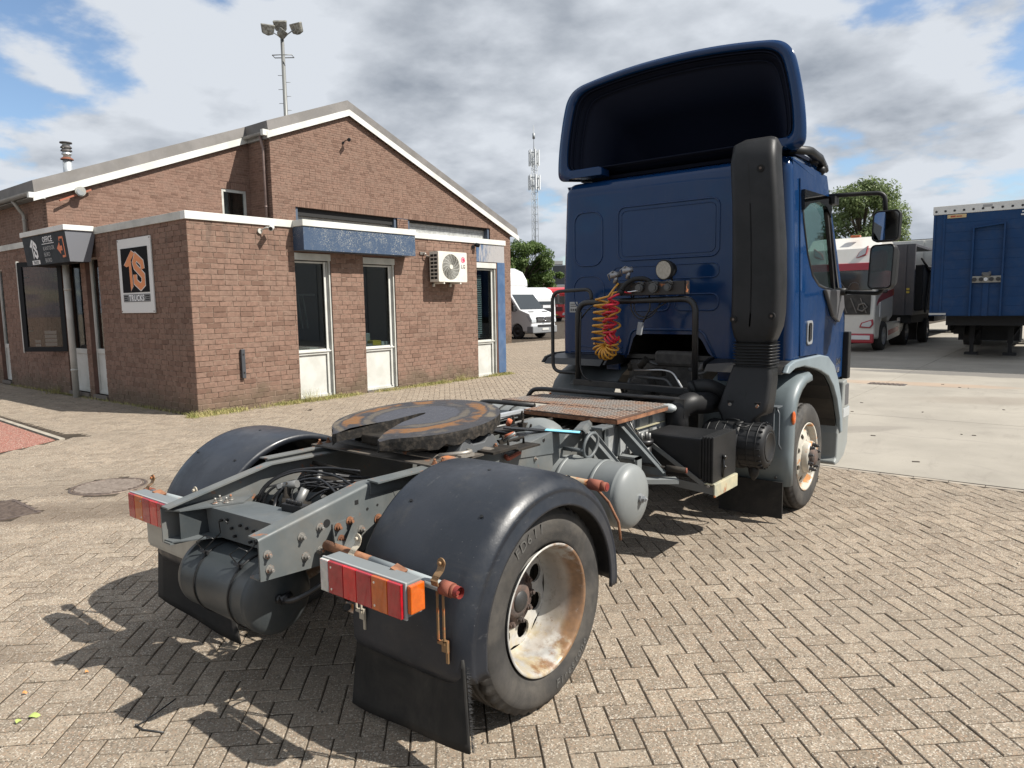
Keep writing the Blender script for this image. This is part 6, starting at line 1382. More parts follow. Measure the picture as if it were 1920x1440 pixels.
# the yellow coil turns up again at its lower end
def arc_coil():
    pts = []; N = 150
    for i in range(N+1):
        t = i/N; A = PI+PI*t; c = Vector((-.335+.07*math.cos(A), Yc, 1.425+.085*math.sin(A))); rd = Vector((math.cos(A), 0, math.sin(A))); w = 2*PI*8*t; pts.append(c+rd*.052*math.cos(w)+Vector((0, .052*math.sin(w), 0)))
    mb = MB(); mb.tube(pts, .0095, 7); mb.xform(Matrix.Translation((.045, 0, 0))); return obj('coil_hose', mb, M_HY, hb)
arc_coil(); helix((-.262, Yc+.02, 1.44), (-.27, Yc+.03, 1.78), .05, 2.6, .0095, M_HY, lead1=[(-.28, Yc+.03, 1.86), (-.2, Yh, 1.88)])
helix((-.245, Yc-.03, 1.80), (-.285, Yc-.03, 1.50), .05, 5.2, .0095, M_HR, lead0=[(-.12, Yh-.06, 1.86), (-.18, Yh-.08, 1.865), (-.22, Yc-.02, 1.84)])
helix((-.320, Yc+.01, 1.79), (-.310, Yc+.01, 1.50), .048, 4.5, .0095, M_HR, ph=1.2); helix((-.30, Yc-.04, 1.44), (-.22, Yc-.04, 1.50), .045, 3.2, .0095, M_HR)
for pts, r in (([(-.11, Yh, 1.84), (-.12, Yh+.01, 1.70), (-.04, Yh+.02, 1.62), (.10, Yh, 1.66), (.16, Yh+.04, 1.80)], .006), ([(-.09, Yh, 1.84), (-.08, Yh+.01, 1.68), (.02, Yh+.02, 1.64), (.12, Yh, 1.72), (.25, Yh+.04, 1.80)], .006), ([(.06, Yh, 1.84), (.07, Yh, 1.72), (.03, Yh, 1.66), (.00, Yh, 1.60)], .007)):
    mb = MB(); mb.tube(round_path(pts, .08, 6), r, 7); obj('cable_loop', mb, M_HOSE, hb)
mb = MB(); mb.obox((-.015, Yh-.02, 1.555), .045, .03, .11, (0, .18, 0)); obj('hanging_plug', mb, mat('plug_pale', (.24, .25, .26), .5), hb, bevel=.006)
mb = MB(); mb.tube(round_path([(-.60, Yh-.03, 1.70), (-.61, Yh-.03, 1.55), (-.615, Yh-.03, 1.2), (-.58, Yh-.03, 1.12), (-.50, Yh-.03, 1.08)], .08, 6), .007, 7); mb.tube(round_path([(-.36, Yh-.03, 1.77), (-.50, Yh-.03, 1.75), (-.605, Yh-.02, 1.64)], .06), .007, 7); obj('cable_loop', mb, M_HOSE, hb)
# work lamp
wl = holder('work_lamp', TR); c = Vector((.215, Yh+.02, 2.040)); d_ = Vector((-.18, -1, -.06)).normalized()
mb = MB(); mb.cyl(c+d_*.0, c+d_*.05, .078, .082, n=28); mb.ball(tuple(c-d_*.022), .066, 16); mb.bar((.25, Yh+.03, 1.93), (.25, Yh+.03, 2.03), .02, .01); obj('lamp_shell', mb, M_PLAS, wl)
mb = MB(); mb.cyl(c+d_*.051, c+d_*.056, .073, n=28); obj('lamp_lens', mb, mat('lamp_lens', (.36, .34, .30), .15, col2=(.28, .265, .23), nscale=60), wl)
# ------------------------------------------------------------------ cab
YB, ZB_, ZT = 3.42, 1.29, 2.89; CW = 1.12
cab = holder('cab', TR)
# rear panel with rounded plan corners and the engine arch
def cabx(z):  # half width tapers slightly upward
    return CW-.045*max(0, (z-1.9)/1.0)-.012
def rear_surface(u, z):
    """point on the back skin; u in -1..1 wraps round the rear corners"""
    hw = cabx(z); r = .075; a = abs(u); s = 1 if u >= 0 else -1
    if a <= .9: x = (hw-r)*a/.9; return (s*x, YB, z)
    t = (a-.9)/.1*PI/2; return (s*(hw-r+r*math.sin(t)), YB+r*(1-math.cos(t)), z)
def zbot(u):
    x = abs(rear_surface(u, 1.4)[0])*(1 if u > 0 else -1)
    return ZB_
us = sorted(set([-1, -.98, -.96, -.94, -.92, -.9]+[i/20*.9 for i in range(-19, 20)]+[.9, .92, .94, .96, .98, 1]))
def arch_z(x):
    # engine tunnel opening
    if -.36 < x < -.30: return ZB_+(x+.36)/.06*.19
    if -.30 <= x <= .33: return 1.49
    if .33 < x < .44: return 1.49-(x-.33)/.11*.2
    return ZB_
mb = MB(); xs_ = []
cols = []
for u in us+[-.2881, -.2401, .2641, .3521]: cols.append(u)
cols = sorted(set(cols)); nz = 26; grid = []
for u in cols:
    x = rear_surface(u, 1.4)[0]; z0 = max(ZB_, arch_z(x)) if abs(u) < .9 else ZB_; col_ = []
    for j in range(nz+1):
        z = z0+(ZT-z0)*j/nz; p_ = rear_surface(u, z); 
        if j == nz: p_ = (p_[0]*.985, p_[1]+.03, z+.0)
        col_.append(p_)
    # roll over to the roof
    px_, py_, pz_ = col_[-1]; col_ += [(px_*.985, py_+.03, pz_+.022), (px_*.97, py_+.08, pz_+.034), (px_*.965, py_+.25, pz_+.038)]
    grid.append(col_)
K = len(grid[0]); vs = [p_ for c_ in grid for p_ in c_]; fs = [(i*K+j, (i+1)*K+j, (i+1)*K+j+1, i*K+j+1) for i in range(len(grid)-1) for j in range(K-1)]
mb.add(vs, fs, 0, True); obj('rear_panel', mb, M_BLUE, cab)
# pressed beads, recessed panels
def bead(path, r=.009, name='pressed_bead'):
    mb = MB(); mb.tube([(x, YB-.0005, z) for x, z in path], r, 8, closed=True); return obj(name, mb, M_BLUE, cab)
bead(rrect(-.47, .50, 2.16, 2.64, .07, 5)); bead(rrect(-.435, .465, 2.195, 2.605, .05, 5), .005)
bead(rrect(-.95, -.64, 2.13, 2.63, .10, 6)); bead(rrect(-.96, -.62, 1.72, 2.03, .12, 6), .007)
bead(rrect(-.52, .50, 1.98, 2.10, .05, 5), .006); bead(rrect(-.35, .05, 1.70, 1.84, .06, 5), .008); bead(rrect(.10, .50, 1.70, 1.84, .06, 5), .008)
mb = MB(); mb.tube(round_path([(-.39, YB-.002, 1.27), (-.33, YB-.002, 1.53), (.36, YB-.002, 1.53), (.50, YB-.002, 1.26)], .07, 6), .012, 8); obj('arch_flange', mb, M_BLUE, cab)
mb = MB(); mb.tube([(-.95, YB-.001, 1.36), (-.42, YB-.001, 1.36)], .006, 8); mb.tube([(-1.0, YB-.001, 1.31), (-.42, YB-.001, 1.31)], .010, 8); obj('pressed_bead', mb, M_BLUE, cab)
mb = MB(); mb.box(-.60, -.47, YB+.01, YB+.05, 1.15, ZB_+.02); mb.box(.50, .74, YB+.01, YB+.05, 1.10, ZB_+.05); obj('mounting_tab', mb, M_BLUE, cab)
mb = MB(); mb.box(-1.01, -.92, YB-.003, YB, 1.69, 1.79); obj('data_label', mb, mat('label_grey', (.38, .38, .37), .6), cab)
mb = MB()
for k in range(2): mb.box(-1.0, -.93, YB-.0045, YB-.0032, 1.745+k*.02, 1.752+k*.02)
for k in range(3): mb.box(-1.0+k*.024, -.985+k*.024, YB-.0045, YB-.0032, 1.70, 1.725)
obj('label_print', mb, mat('label_print', (.05, .05, .05), .6), cab)
# tunnel (dark inside the arch), floor and far side
mb = MB(); mb.poly([[(-1.05, 1.28), (1.05, 1.28), (1.05, 1.30), (-1.05, 1.30)]], 'Y', YB+.05, YB+.052) if 0 else mb.box(-1.06, 1.06, YB+.06, 4.75, 1.26, 1.30); obj('cab_floor', mb, M_BLK, cab)
mb = MB(); mb.box(-.42, .52, YB+.02, 4.7, 1.50, 1.53); mb.box(-.42, -.40, YB+.02, 4.7, 1.28, 1.5); mb.box(.50, .52, YB+.02, 4.7, 1.28, 1.5); mb.box(-.42, .52, 4.7, 4.72, .9, 1.52); obj('engine_tunnel', mb, M_GRIME, cab)
# side skins with window opening
side = [(YB+.07, ZB_), (3.60, ZB_), (4.15, ZB_-.01), (4.60, 1.12), (4.90, 1.02), (5.02, 1.02), (5.05, 1.55), (4.93, 1.86), (4.50, 2.78), (4.46, ZT-.02), (YB+.07, ZT)]
win_ = [(3.655, 2.64), (3.70, 2.40), (3.79, 2.15), (3.92, 1.98), (4.10, 1.90), (4.30, 1.875), (4.76, 1.855), (4.44, 2.60), (4.40, 2.655)]
def skew(o, s):
    for v in o.data.vertices:
        z = v.co.z; v.co.x -= s*.045*max(0, (z-1.9)/1.0)
for s in (1, -1):
    mb = MB(); mb.poly([side, win_], 'X', s*(CW-.012), s*(CW-.05)); o = obj('side_skin', mb, M_BLUE, cab, bevel=.006); skew(o, s)
    d_ = holder('door', TR); do = [(3.635, ZB_+.02), (4.10, ZB_+.01), (4.45, 1.22), (4.74, 1.10), (4.93, 1.08), (4.97, 1.56), (4.86, 1.86), (4.455, 2.72), (4.42, 2.74), (3.635, 2.75)]
    mb = MB(); mb.poly([do, win_], 'X', s*(CW-.011), s*(CW-.0)); o = obj('door_panel', mb, M_BLUE, d_, bevel=.008, seg=3); skew(o, s)
    mb = MB(); cpts = [(0, y, z) for y, z in win_]; mb.tube([(s*(CW-.002), y, z) for y, z in win_], .012, 6, closed=True); o = obj('window_seal', mb, M_BLK, d_); skew(o, s)
    mb = MB(); mb.poly([win_], 'X', s*(CW-.022), s*(CW-.018)); o = obj('window_pane', mb, glass_mat('cab_glass', (.72, .86, .84), trans=.85), d_); skew(o, s)
    mb = MB(); mb.bar((s*(CW-.01), 4.60, 1.87), (s*(CW-.035), 4.36, 2.62), .03, .03); o = obj('quarter_light_bar', mb, M_BLK, d_)
    mb = MB(); mb.poly([[(3.65, 2.66), (3.66, 2.50), (3.80, 2.56), (4.05, 2.60), (4.30, 2.58), (4.45, 2.50), (4.46, 2.62), (4.40, 2.675)]], 'X', s*(CW-.045), s*(CW-.005)); obj('wind_deflector', mb, glass_mat('smoke_deflector', (.25, .25, .26), trans=.4), d_)
    # handle in its scoop
    mb = MB(); mb.poly([rrect(3.78, 3.93, 1.40, 1.60, .035, 5), rrect(3.80, 3.91, 1.42, 1.58, .03, 5)[::-1]], 'X', s*(CW-.001), s*(CW+.012)); obj('door_handle', mb, mat('handle_grey', (.22, .23, .24), .4), d_, bevel=.004)
    mb = MB(); mb.poly([rrect(3.80, 3.91, 1.42, 1.58, .03, 5)], 'X', s*(CW+.0005), s*(CW+.002)); mb.box(*(sorted((s*(CW+.003), s*(CW+.014)))+[3.835, 3.865, 1.425, 1.56])); obj('handle_recess', mb, M_BLK, d_)
    # corner deflector below the mirror arm
    mb = MB(); mb.poly([[(4.22, 1.86), (4.80, 1.86), (4.86, 1.70), (4.70, 1.56), (4.50, 1.62), (4.36, 1.74)]], 'X', s*(CW+.0), s*(CW+.035)); obj('mirror_foot_cover', mb, mat('cover_grey', (.075, .075, .08), .45), d_, bevel=.012, seg=3)
# roof and front
mb = MB(); rows = []
for y, z, w in ((YB+.25, ZT+.038, .965), (3.9, ZT+.055, .965), (4.3, ZT+.045, .965), (4.44, ZT-.0, .97), (4.52, 2.78, .985), (4.93, 1.88, 1.0), (5.06, 1.6, 1.0), (5.08, 1.2, 1.0), (5.05, .95, 1.0)):
    hw = (cabx(z))*w; rows.append([(hw*t, y+(.05*(1-t*t)) if y > 4.5 else y, z+.02*(1-t*t)*(1 if y < 4.4 else 0)) for t in np.linspace(-1, 1, 13)])
K = 13; mb.add([p_ for r in rows for p_ in r], [(i*K+j, i*K+j+1, (i+1)*K+j+1, (i+1)*K+j) for i in range(len(rows)-1) if i != 4 for j in range(K-1)], 0, True); obj('roof_and_front', mb, M_BLUE, cab)
for s in (1, -1):
    mb = MB(); pr = [(s*cabx(ZT)*.985, YB+.03, ZT), (s*cabx(ZT)*.965, YB+.25, ZT+.038), (s*cabx(2.9)*.965, 4.3, ZT+.045), (s*cabx(2.9)*.97, 4.44, ZT), (s*cabx(2.8), 4.5, 2.77), (s*cabx(2.8), 3.5, ZT-.02)]; mb.add(pr, [(0, 1, 2, 3, 4, 5)]); obj('roof_edge', mb, M_BLUE, cab)
mb = MB(); mb.add([(-1.04, 4.55, 2.75), (1.04, 4.55, 2.75), (1.08, 4.95, 1.90), (-1.08, 4.95, 1.90)], [(0, 1, 2, 3)]); obj('windscreen', mb, MATS['cab_glass'], cab)
mb = MB()
for k in range(7): mb.box(-.9, CW+.035, 5.05, 5.115, 1.03+k*.06, 1.055+k*.06)
mb.box(CW-.03, CW+.04, 5.03, 5.13, 1.0, 1.46); obj('front_grille', mb, M_PLAS, cab, bevel=.01)
mb = MB(); add_text(mb, 'DAF', .085, (CW+.002, 4.83, 1.16), (0, 1, 0), (0, 0, 1), bold=.003); add_text(mb, 'LF', .06, (CW+.002, 4.83, 1.085), (0, 1, 0), (0, 0, 1), bold=.002); obj('door_lettering', mb, M_CHROME, cab)
# seats and dark interior
M_SEAT = mat('seat_red', (.14, .012, .018), .8, bump=.3)
for x in (.60, -.60):
    mb = MB(); mb.box(x-.23, x+.23, 3.95, 4.4, 1.45, 1.60); mb.box(x-.22, x+.22, 3.85, 3.98, 1.58, 2.18); mb.box(x-.12, x+.12, 3.87, 3.97, 2.18, 2.40); obj('seat', mb, M_SEAT, cab, bevel=.05, seg=3)
mb = MB(); mb.box(-1.05, 1.05, YB+.06, YB+.09, 1.50, 2.85); mb.box(-1.0, 1.0, 3.5, 4.4, 2.80, 2.84); mb.box(-1.0, 1.0, 4.55, 4.9, 1.45, 1.88); obj('cab_lining', mb, mat('lining_grey', (.08, .08, .085), .9), cab)
mb = MB(); mb.lathe([(-.01, .2), (.0, .215), (.01, .2)], (0, 0, 0), 'Z', 28); Mx = Matrix.Translation((-.60, 4.50, 1.95))@Matrix.Rotation(.9, 4, 'X'); mb.xform(Mx); obj('steering_wheel', mb, M_BLK, cab)
# beacon socket on the roof edge and sun visor tip
mb = MB(); mb.cyl((1.03, 4.12, 2.93), (1.03, 4.12, 2.97), .05, n=16); mb.ball((1.05, 4.30, 2.90), .045, 12); obj('roof_lamp_socket', mb, M_PLAS, cab)
mb = MB(); mb.sweep([((1.06, 3.55, 2.965), (1, 0, 0), (0, 0, 1)), ((1.12, 3.80, 2.985), (1, 0, 0), (0, 0, 1)), ((1.10, 4.15, 2.98), (1, 0, 0), (0, 0, 1)), ((1.05, 4.5, 2.94), (1, 0, 0), (0, 0, 1))], [(-.05, -.03), (.0, -.035), (.015, -.02), (.01, .02), (-.02, .035)], closed_prof=True, caps=True); obj('side_fairing_tip', mb, M_PLAS, cab)

# ---- mirrors ----------------------------------------------------------------------------------------
def mirrors(s):
    h = holder('mirror_set', TR); Ym = 4.60
    mb = MB(); mb.tube(round_path([(s*1.06, 4.50, 2.70), (s*1.30, 4.60, 2.705), (s*1.50, 4.66, 2.70), (s*1.51, 4.66, 2.50)], .07, 6), .020, 10); mb.box(*(sorted((s*1.02, s*1.14))+[4.44, 4.58, 2.62, 2.69])); obj('upper_arm', mb, M_PLAS, h)
    mb = MB(); mb.tube(round_path([(s*1.10, 4.72, 1.845), (s*1.40, 4.66, 1.825), (s*1.50, 4.66, 1.82), (s*1.52, 4.66, 1.92)], .06, 6), .019, 10); mb.cyl((s*1.08, 4.72, 1.85), (s*1.20, 4.70, 1.84), .035, n=12); obj('lower_arm', mb, M_PLAS, h)
    for nme, z0, z1, x0, x1, tilt, yaw in (('wide_angle_mirror', 2.265, 2.535, 1.43, 1.655, -.30, .10), ('main_mirror', 1.855, 2.245, 1.415, 1.64, -.25, .36)):
        c = Vector((s*(x0+x1)/2, Ym, (z0+z1)/2)); R3 = Matrix.Translation(c)@Matrix.Rotation(-s*yaw if 1 else 0, 4, 'Z')@Matrix.Rotation(tilt*.3, 4, 'X'); w, hh = (x1-x0), (z1-z0)
        mb = MB(); A = rrect(-w/2, w/2, -hh/2, hh/2, .045, 5); B = rrect(-w/2+.03, w/2-.03, -hh/2+.035, hh/2-.035, .04, 5); n_ = len(A)
        vs = [(x, -.055, z) for x, z in A]+[(x, .0, z) for x, z in A]+[(x, .085, z) for x, z in B]; C_ = rrect(-w/2+.014, w/2-.014, -hh/2+.014, hh/2-.014, .036, 5); vs += [(x, -.055, z) for x, z in C_]+[(x, -.045, z) for x, z in C_]
        fs = [(k*n_+i, k*n_+(i+1) % n_, (k+1)*n_+(i+1) % n_, (k+1)*n_+i) for k in (0, 1) for i in range(n_)]+[(i, (i+1) % n_, 3*n_+(i+1) % n_, 3*n_+i) for i in range(n_)]+[(3*n_+i, 3*n_+(i+1) % n_, 4*n_+(i+1) % n_, 4*n_+i) for i in range(n_)]; fs.append(tuple(2*n_+i for i in range(n_)))
        mb.add(vs, fs, 0, False); mb.xform(R3); mo = obj(nme, mb, M_PLAS, h, bevel=.008, seg=2)
        mb = MB(); mb.add([(x, -.047, z) for x, z in C_], [tuple(range(n_))]); mb.xform(R3); obj('mirror_glass', mb, mat('mirror_silver', (.75, .77, .78), .02, metal=1.), mo)
mirrors(1); mirrors(-1)

# ---- roof spoiler: hollow wedge open to the rear ----------------------------------------------------------
sp = holder('roof_spoiler', TR); cxs = .03; Ys = 3.40
def outline(k, z0, z1, n=8, **kw):
    """closed loop seen from behind: bottom, flaring side, rounded shoulder, crowned top"""
    half = [(1.04, 0.0), (1.10, .008), (1.14, .045), (1.150, .12), (1.138, .30), (1.105, .52), (1.065, .70), (1.03, .785), (.975, .845), (.90, .880), (.80, .900), (.62, .925), (.42, .945), (.21, .957), (0, .960)]
    P = [Vector((x*k, z0+z/.96*(z1-z0))) for x, z in half]; pts = []
    for i in range(len(P)-1):
        a = P[i-1] if i else P[0]; b, c_ = P[i], P[i+1]; e = P[i+2] if i+2 < len(P) else Vector((-P[i].x, P[i].y))
        for t in (0, .25, .5, .75): pts.append(.5*((2*b)+(c_-a)*t+(2*a-5*b+4*c_-e)*t*t+(3*b-a-3*c_+e)*t**3))
    pts.append(P[-1]); pts = [(p_.x, p_.y) for p_ in pts]
    return pts+[(-x, z) for x, z in reversed(pts[:-1])]
def ring3(y, k, z0, z1, dx=0., **kw): return [(cxs+x+dx, y, z) for x, z in outline(k, z0, z1, **kw)]
o0 = ring3(Ys, 1.0, 2.935, 3.86); N = len(o0)
o1 = ring3(Ys+.05, .995, 2.94, 3.855); o2 = ring3(Ys+.30, .86, 2.95, 3.70); o3 = ring3(Ys+.75, .76, 2.95, 3.45); o4 = ring3(Ys+1.15, .70, 2.95, 3.12)
i0 = [(cxs+(x-cxs)*.915, Ys+.004, 3.03+(z-2.935)*.835) for x, _, z in o0]; i00 = [(x, y+.02, z) for x, y, z in i0]
i1 = [(cxs+(x-cxs)*.97, Ys+.10, 3.03+(z-3.03)*.985) for x, _, z in i0]; i1b = [(cxs+(x-cxs)*.955, Ys+.105, 3.03+(z-3.03)*.955) for x, _, z in i0]; i1c = [(x, y+.05, z) for x, y, z in i1b]; i1d = [(cxs+(x-cxs)*.90, Ys+.16, 3.02+(z-3.03)*.90) for x, _, z in i0]
i2 = [(cxs+(x-cxs)*.76, Ys+.50, 2.99+(z-3.03)*.66) for x, _, z in i0]; i3 = [(cxs+(x-cxs)*.68, Ys+.95, 2.97+(z-3.03)*.25) for x, _, z in i0]
def loft(rings, close_last=False, smooth=True):
    mb = MB(); n_ = len(rings[0]); vs = [p_ for r in rings for p_ in r]; fs = [(k*n_+i, k*n_+(i+1) % n_, (k+1)*n_+(i+1) % n_, (k+1)*n_+i) for k in range(len(rings)-1) for i in range(n_)]
    mb.add(vs, fs, 0, smooth)
    if close_last: mb.add(rings[-1], [tuple(range(n_))])
    return mb
# the opening has no lower bar between the two feet: cut those faces away
lip = [(cxs+(x-cxs)*.945, Ys-.016, 2.98+(z-2.935)*.91) for x, _, z in o0]
mb = loft([i00, i0, lip, o0, o1, o2, o3, o4], True)
keep = []
for f in mb.f:
    c_ = np.mean([mb.v[i] for i in f], axis=0)
    if abs(c_[0]-cxs) < .80 and c_[2] < 3.06 and c_[1] < Ys+.3 : continue
    keep.append(f)
mb.m = mb.m[:len(keep)]; mb.sm = [True]*len(keep); mb.f = keep
obj('spoiler_shell', mb, M_BLUE, sp)
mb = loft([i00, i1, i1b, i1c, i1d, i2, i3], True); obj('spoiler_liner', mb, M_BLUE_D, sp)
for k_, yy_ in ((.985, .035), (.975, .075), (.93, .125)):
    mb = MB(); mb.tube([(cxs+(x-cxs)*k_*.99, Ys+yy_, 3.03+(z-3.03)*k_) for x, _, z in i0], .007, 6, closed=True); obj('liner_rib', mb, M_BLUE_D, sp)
for s in (1, -1):
    mb = MB(); mb.poly([[(cxs+s*1.02, 2.955), (cxs+s*.66, 2.955), (cxs+s*.66, 3.02), (cxs+s*.70, 3.035), (cxs+s*1.02, 3.035)]], 'Y', Ys-.012, Ys+.14); obj('spoiler_foot', mb, M_BLUE, sp, bevel=.012, seg=3)
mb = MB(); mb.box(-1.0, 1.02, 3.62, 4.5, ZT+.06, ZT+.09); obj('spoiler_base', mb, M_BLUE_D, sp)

# ---- intake stack -------------------------------------------------------------------------------------------
st_ = holder('intake_stack', TR)
def rr_ring(c, w, h, r, xd, yd_, n=5):
    c, xd, yd_ = Vector(c), Vector(xd), Vector(yd_); return [tuple(c+xd*x+yd_*y) for x, y in rrect(-w/2, w/2, -h/2, h/2, r, n)]
sect = [((.925, 3.34, 2.955), .20, .18, (0, -.95, -.3)), ((.925, 3.19, 2.955), .27, .20, (0, -.9, .42)), ((.92, 3.10, 2.905), .33, .22, (0, -.9, .43)), ((.925, 3.065, 2.80), .345, .22, (0, -1, .1)), ((.945, 3.07, 2.5), .35, .22, (0, -1, 0)), ((.965, 3.06, 2.2), .365, .23, (0, -1, 0)), ((.975, 3.05, 1.9), .370, .23, (0, -1, 0)), ((.975, 3.045, 1.68), .370, .23, (0, -1, 0)), ((.970, 3.045, 1.58), .355, .23, (0, -1, 0)), ((.965, 3.045, 1.50), .31, .21, (0, -1, 0)), ((.965, 3.045, 1.46), .27, .20, (0, -1, 0))]
rings = [rr_ring(c, w, h, .055, (1, 0, 0), d_) for c, w, h, d_ in sect]
mb = loft(rings, False); obj('stack_duct', mb, M_PLAS, st_)
mb = MB(); mb.sweep([((c[0]-.02, c[1]-.5*h+.004, c[2]), (1, 0, 0), (0, -1, 0)) for c, w, h, d_ in sect[3:9]], [(-.010, -.01), (-.006, .004), (.006, .004), (.010, -.01)]); obj('centre_seam', mb, M_PLAS, st_)
rings = []
for k in range(33):
    z = 1.46-.185*k/32; g_ = .018*(.5+.5*math.cos(k*PI/2)); rings.append(rr_ring((.965, 3.045, z), .27+g_*2.6, .20+g_*2, .05, (1, 0, 0), (0, -1, 0)))
mb = loft(rings); obj('bellows', mb, M_RUB if 0 else M_PLAS, st_)
rings = [rr_ring((.962, 3.04, 1.275), .29, .20, .03, (1, 0, 0), (0, -1, 0)), rr_ring((.955, 3.02, 1.18), .33, .19, .03, (1, 0, 0), (0, -1, .1)), rr_ring((.935, 2.975, 1.02), .37, .18, .03, (1, 0, 0), (0, -1, .15)), rr_ring((.92, 2.945, .935), .385, .18, .03, (1, 0, 0), (0, -1, .15)), rr_ring((.90, 2.92, .89), .27, .16, .03, (1, 0, 0), (0, -1, 0)), rr_ring((.90, 2.91, .82), .26, .16, .05, (1, 0, 0), (0, -1, 0))]
mb = loft(rings); obj('lower_duct', mb, M_PLAS, st_)
for (x, z, y) in ((.835, .985, 2.875), (1.045, .985, 2.875)):
    mb = MB(); mb.box(x-.025, x+.025, y-.004, y+.004, z-.025, z+.03); o = obj('screw_pocket', mb, MATS['hole_black'], st_, bevel=.004); mb = MB(); mb.cyl((x, y-.006, z), (x, y-.016, z), .013, n=14); obj('screw', mb, M_ZINC, st_)
mb = MB(); mb.bar((.935, 2.882, 1.00), (.945, 2.905, 1.09), .02, .012); obj('duct_rib', mb, M_PLAS, st_, bevel=.005)
for (x, z) in ((1.00, 2.745), (.825, 1.635), (1.115, 1.66)):
    y = 3.07-.118 if z > 2 else 2.925; mb = MB(); mb.cyl((x, y+.01, z), (x, y-.004, z), .026, n=18); obj('screw_pocket', mb, MATS['hole_black'], st_); mb = MB(); mb.cyl((x, y-.003, z), (x, y-.007, z), .010, n=10); obj('screw', mb, M_IRON, st_)

# ---- air filter drum --------------------------------------------------------------------------------------------
af = holder('air_filter', TR); fc = (.045, 2.86, .690); Rf = .172
mb = MB(); mb.lathe([(.60, .06), (.61, .15), (.64, .172), (.72, .176), (1.055, Rf), (1.085, Rf-.012), (1.10, Rf-.035), (1.104, Rf-.05), (1.100, Rf-.06), (1.100, .115), (1.106, .110), (1.106, .100), (1.100, .095), (1.100, .001)], fc, 'X', 48); obj('filter_drum', mb, M_PLAS, af)
for x in np.linspace(.665, 1.05, 7):
    if .86 < x < .93: continue
    mb = MB(); mb.lathe([(x-.004, Rf-.006), (x-.004, Rf+.006), (x+.004, Rf+.006), (x+.004, Rf-.006)], fc, 'X', 48); obj('drum_rib', mb, M_PLAS, af)
for k in range(22):
    a = 2*PI*k/22; c_, s_ = math.cos(a), math.sin(a); mb = MB(); p0 = Vector((.705, fc[1]+(Rf-.004)*c_, fc[2]+(Rf-.004)*s_)); p1 = Vector((1.13, fc[1]+(Rf-.004)*c_, fc[2]+(Rf-.004)*s_)); mb.bar(p0, p1, .008, .014, up=(0, c_, s_)); obj('drum_rib', mb, M_PLAS, af)
mb = MB(); mb.lathe([(.865, Rf+.0), (.865, Rf+.014), (.915, Rf+.014), (.915, Rf)], fc, 'X', 48); obj('drum_band', mb, M_PLAS, af)
mb = MB(); a = math.radians(125); mb.tube([(.93, fc[1]+.2*math.cos(a), fc[2]+.2*math.sin(a)), (.99, fc[1]+.205*math.cos(a+.15), fc[2]+.205*math.sin(a+.15)), (1.03, fc[1]+.2*math.cos(a), fc[2]+.2*math.sin(a)), (.98, fc[1]+.2*math.cos(a-.1), fc[2]+.2*math.sin(a-.1))], .006, 6, closed=True); mb.tube([(.83, fc[1]-.06, fc[2]+.188), (.90, fc[1]-.07, fc[2]+.198), (.95, fc[1]-.09, fc[2]+.19)], .007, 6); obj('drum_clip', mb, M_PLAS, af)
mb = MB(); mb.lathe([(0, .030), (-.03, .042), (-.07, .034), (-.11, .010), (-.115, .001)], (1.04, fc[1]-.02, fc[2]-.155), 'Z', 16); obj('dust_valve', mb, M_PLAS, af)
mb = MB(); mb.tube(round_path([(1.06, 2.98, .62), (1.10, 3.05, .55), (1.05, 3.1, .48), (.9, 3.1, .45)], .05), .006, 6); obj('cable_loop', mb, M_HOSE, TR)

# ---- battery box ------------------------------------------------------------------------------------------------
bb = holder('battery_box', TR)
mb = MB(); mb.box(.50, .94, 2.12, 2.50, .555, .850); obj('box_body', mb, M_PLAS, bb, bevel=.02, seg=3)
for k in range(4): mb = MB(); x = .950+k*.022; mb.box(x-.007, x+.007, 2.105, 2.515, .545, .865); obj('lid_rib', mb, M_PLAS, bb, bevel=.006, seg=2)
mb = MB(); mb.box(.94, 1.02, 2.115, 2.505, .550, .855); obj('box_lid', mb, M_PLAS, bb, bevel=.008)
mb = MB(); mb.tube([(.99, 2.26, .73), (1.03, 2.27, .70), (1.035, 2.26, .62), (1.03, 2.27, .56)], .008, 6); mb.cyl((1.02, 2.27, .71), (1.05, 2.27, .70), .014, n=8); mb.cyl((1.03, 2.27, .64), (1.05, 2.27, .63), .012, n=8); obj('rubber_latch', mb, M_HOSE, bb)
mb = MB(); mb.bar((.44, 2.10, .875), (.44, 2.10, .53), .04, .012); mb.bar((.44, 2.095, .85), (.965, 2.095, .53), .030, .008, up=(0, 1, 0)); mb.bar((.42, 2.10, .540), (1.03, 2.10, .500), .008, .055); mb.bar((.44, 2.49, .53), (1.03, 2.49, .50), .008, .05); obj('box_carrier', mb, mat('carrier_grey', (.10, .105, .105), .5, dirt=.4), bb)
mb = MB(); mb.box(.42, .46, 2.08, 2.52, .865, .872); obj('carrier_strip', mb, mat('khaki_paint', (.36, .33, .22), .6, dirt=.4), bb)
mb = MB(); mb.box(1.035, 1.045, 2.09, 2.50, .455, .545); mb.box(.97, 1.035, 2.09, 2.50, .537, .545); obj('carrier_lip', mb, mat('khaki_lip', (.40, .36, .24), .65, col2=(.26, .26, .20), nscale=9, rust=.25, rscale=8), bb, bevel=.003)
for x, z in ((.46, .835), (1.0, .53)): mb = MB(); mb.cyl((x, 2.09, z), (x, 2.08, z), .011, n=6, smooth=False); obj('bolt', mb, M_ZINC, bb)
